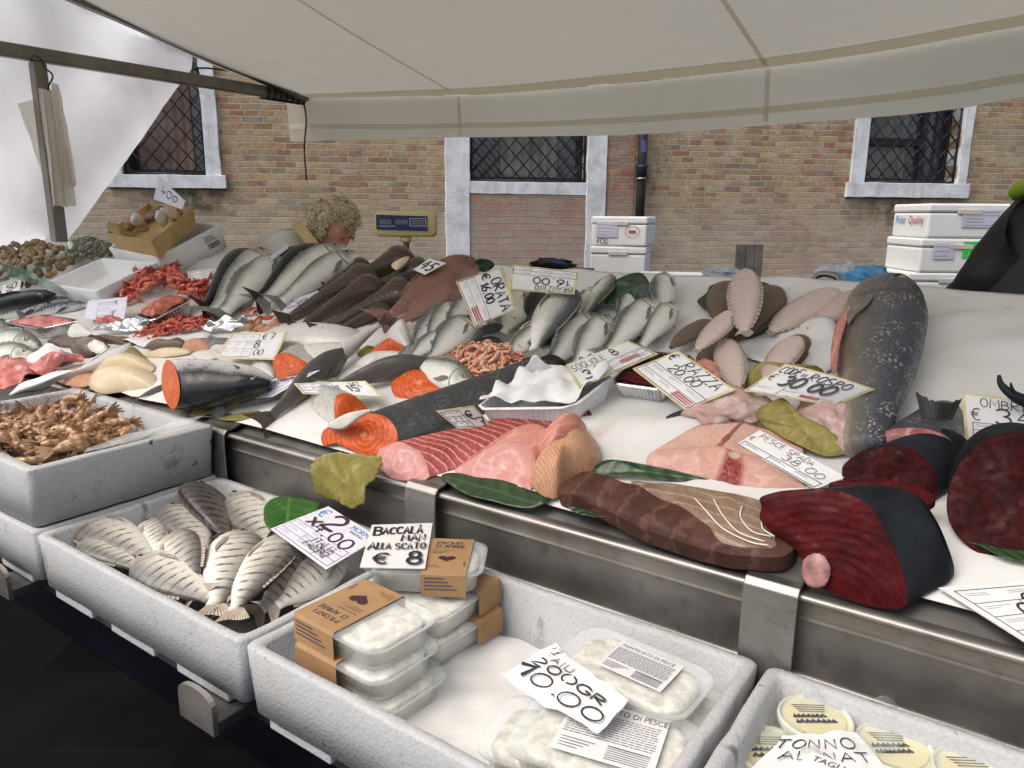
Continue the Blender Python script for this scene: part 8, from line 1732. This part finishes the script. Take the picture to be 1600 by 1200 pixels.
def figure(hip, chest, neck, headc, lat, sh, arms, feet, k=1.0):
    J = {'hip': (hip, .12 * k), 'waist': (hip * .5 + chest * .5, .115 * k), 'chest': (chest, .125 * k), 'neck': (neck, .05), 'hd': (headc, .055)}; E = [('hip', 'waist'), ('waist', 'chest'), ('chest', 'neck'), ('neck', 'hd')]
    for s, (el, wr, fd, pn), ft in zip((1, -1), arms, feet):
        t = 'r' if s > 0 else 'l'
        J['sh' + t] = (sh + lat * s * .165, .055 * k); J['el' + t] = (el, .042); J['wr' + t] = (wr, .028); E += [('chest', 'sh' + t), ('sh' + t, 'el' + t), ('el' + t, 'wr' + t)]; fingers(J, E, wr, fd, pn, t)
        J['th' + t] = (hip + lat * s * .09 - Z * .1, .08); kn = (hip + lat * s * .1) * .5 + ft * .5; J['kn' + t] = (kn, .055); J['an' + t] = (ft + Z * .08, .04); J['toe' + t] = (ft + lat.cross(Z) * -.14 + Z * .035, .035)
        E += [('hip', 'th' + t), ('th' + t, 'kn' + t), ('kn' + t, 'an' + t), ('an' + t, 'toe' + t)]
    cj = {n: (p, (r + .04 if not isinstance(r, tuple) else r)) for n, (p, r) in J.items() if n[:2] in ('hi', 'wa', 'ch', 'sh', 'el', 'th', 'kn') or n.startswith('wr')}
    for n in cj:
        if n.startswith('wr'): cj[n] = (cj[n][0] - (cj[n][0] - J['el' + n[2:]][0]).normalized() * .03, .04)
    ce = [e for e in E if e[0] in cj and e[1] in cj]; return J, E, cj, ce
# seller: bent over behind the large bass
hc = Kv(522, 358, VB + .36); d5 = (hc - O).length
fwd = (Vector((.74, -.42, -.66))).normalized(); upv = (Z - fwd * Z.dot(fwd)).normalized(); upv = (upv + Vector((-.1, 0, 0))).normalized()
lat = Vector((.45, -.9, 0)).normalized() * -1
nk = hc - upv * .11 - fwd * .07; ch_ = nk + Vector((-.17, .05, -.09)); hp_ = ch_ + Vector((-.22, .16, -.42)); hp_.z = max(.78, hp_.z)
arms = []
for s in (1, -1):
    el = ch_ + lat * s * .25 + Vector((.12, -.02, -.24)); wr_ = el + Vector((.2, -.02, -.1)); arms.append((el, wr_, Vector((.9, -.2, -.3)).normalized(), Vector((-.2, 0, -1)).normalized()))
feet = [Vector((hp_.x, hp_.y, 0)) + lat * s * .12 for s in (1, -1)]
J, E, cj, ce = figure(hp_, ch_, nk, hc - upv * .04, lat, ch_ + Z * .06, arms, feet)
seller, rgt = person('seller with curly grey blond hair in a white coat bending over the fish', J, E, (hc, fwd, upv, .084), None, cj, ce, 'coat', (hp_.x, hp_.y, 0))
hr_ = MB(); r_ = random.Random(11)
for k in range(620):
    while True:
        d = Vector((r_.gauss(0, 1), r_.gauss(0, 1), r_.gauss(0, 1))).normalized()
        y, z = d.dot(fwd), d.dot(upv)
        if z > -.55 and (y < .28 or (z > .58 and y < .75)) and not (z < -.2 and y > .1): break
    base_ = hc + (rgt * d.dot(rgt) * .072 + fwd * y * .086 + upv * z * .108) * 1.0
    ln = r_.uniform(.024, .045); a = d.orthogonal().normalized(); b = d.cross(a); ph = r_.uniform(0, 6.28); cr_ = r_.uniform(.006, .012); pts = []; dr = (d - Z * .5).normalized()
    for q in range(12):
        t = q / 11; dd = (d * (1 - t) + dr * t).normalized(); pts.append(base_ + dd * ln * t + (a * math.cos(ph + t * 9) + b * math.sin(ph + t * 9)) * cr_ * min(1, t * 2.5))
    hr_.tube(pts, [.0032 * (1 - .6 * q / 11) for q in range(12)], 4, caps=False)
cap = MB(); cap.blob(hc + upv * .008 - fwd * .012, (rgt, fwd, upv), (.08, .092, .114), 24, 18, fn=lambda d: (1 if (d.y < .3 and d.z > -.5) or (d.z > .66 and d.y < .72) else .78) + .05 * nz(d * 6))
hair = obj('hair', hr_, M['hair'], seller); obj('hair_underlayer', cap, M['hair'], hair)
st_ = MB(); cpt = [nk + rgt * .07 + Vector((.02, -.03, .03)), nk + rgt * .09 + Vector((.0, -.06, -.05)), ch_ + rgt * .12 + Vector((.1, -.05, .02)), ch_ + rgt * .1 + Vector((.17, -.03, -.15))]
pl = smooth_line(cpt, 6); st_.grid([[p + Vector((.022, 0, .012)) for p in pl], [p - Vector((.022, 0, .012)) for p in pl]]); obj('apron_strap', st_, M['apron'], seller)
sb2 = MB(); q_ = smooth_line([Kv(x, y, VB + .22) for x, y in ((462, 348), (470, 358), (482, 372), (496, 392))], 5); sb2.grid([[p + Vector((.018, 0, .01)) for p in q_], [p + Vector((0, -.012, 0)) for p in q_], [p - Vector((.02, 0, .012)) for p in q_]]); obj('apron_strap', sb2, M['apron'], seller)
cl_ = MB(); cl_.tube(smooth_line([nk + (rgt * math.cos(t) * .075 + fwd * math.sin(t) * .075) - upv * .03 for t in [k * .55 for k in range(12)]], 3), .016, 8); obj('collar', cl_, M['apron'], seller)
ey = MB()
for s in (1, -1): ey.tube(smooth_line([hc + rgt * (s * .03 + q * .011) + fwd * (.084 - abs(q) * .006) + upv * (.012 + abs(q) * .003) for q in (-1, -.5, 0, .5, 1)], 3), .0022, 5)
obj('closed_eyelids', ey, simple('lid line', (.12, .05, .04), .5), seller)
mo = MB(); mo.tube(smooth_line([hc + rgt * (q * .02) + fwd * (.085 - abs(q) * .008) - upv * .055 for q in (-1, -.5, 0, .5, 1)], 3), .003, 5); obj('lips', mo, simple('lip', (.28, .07, .06), .4), seller)
# man in black at the right, seen from behind his left side
sx = Kv(1600, 330, 2.25); k6 = (sx - O).length / FPX
ctr_ = Kv(1632, 400, 2.25); lat2 = Vector((1, .1, 0)).normalized(); hipm = Vector((ctr_.x, ctr_.y, .95)); chm = Vector((ctr_.x, ctr_.y - .02, 1.34)); nkm = chm + Z * .17; hcm = nkm + Z * .15
el1 = Kv(1536, 452, 2.2); sh1 = Kv(1604, 350, 2.25)
J, E, cj, ce = figure(hipm, chm, nkm, hcm, lat2, Vector((chm.x, chm.y, 1.47)), [(chm + lat2 * .3 + Vector((0, .02, -.16)), chm + lat2 * .28 + Vector((0, .24, -.24)), Vector((0, 1, -.2)).normalized(), Vector((0, 0, -1))), (el1, el1 + Vector((.06, .24, -.05)), Vector((.2, .95, -.1)).normalized(), Vector((0, 0, -1)))], [Vector((hipm.x, hipm.y, 0)) + lat2 * .12, Vector((hipm.x, hipm.y, 0)) - lat2 * .12], 1.1)
J['shl'] = (sh1, .06); cj['shl'] = (sh1, .09); cj['chest'] = (chm, .19); cj['waist'] = (cj['waist'][0], .175); cj['hip'] = (hipm, .17)
cj['ell'] = (el1, .075); 
man, r2 = person('man in a black jacket standing at the right edge with his elbow bent', J, E, (hcm, Vector((0, 1, 0)), Z, .1), None, cj, ce, 'jacket', (hipm.x, hipm.y, 0))
hh = MB(); lc = Kv(1668, 296, 2.22); hh.tube(smooth_line([nkm + Vector((math.cos(t) * .085, math.sin(t) * .085, -.02 + .01 * math.sin(2 * t))) for t in [k * .55 for k in range(13)]], 3), .02, 10); hh.tube(smooth_line([nkm + Vector((-.07, -.05, .0)), lc + Vector((.03, 0, .02)), lc, lc - Z * .05 + Vector((.01, 0, 0))], 5), .014, 8); obj('lime_scarf', hh, M['lime'], man)
mh = MB(); mh.blob(hcm + Z * .02 - Vector((0, .012, 0)), (Vector((1, 0, 0)), Vector((0, 1, 0)), Z), (.087, .1, .118), 24, 18, fn=lambda d: 1 + .03 * nz(d * 8) if d.y < .35 or d.z > .6 else .8); obj('hair', mh, simple('dark hair', (.03, .022, .016), .5, .3), man)
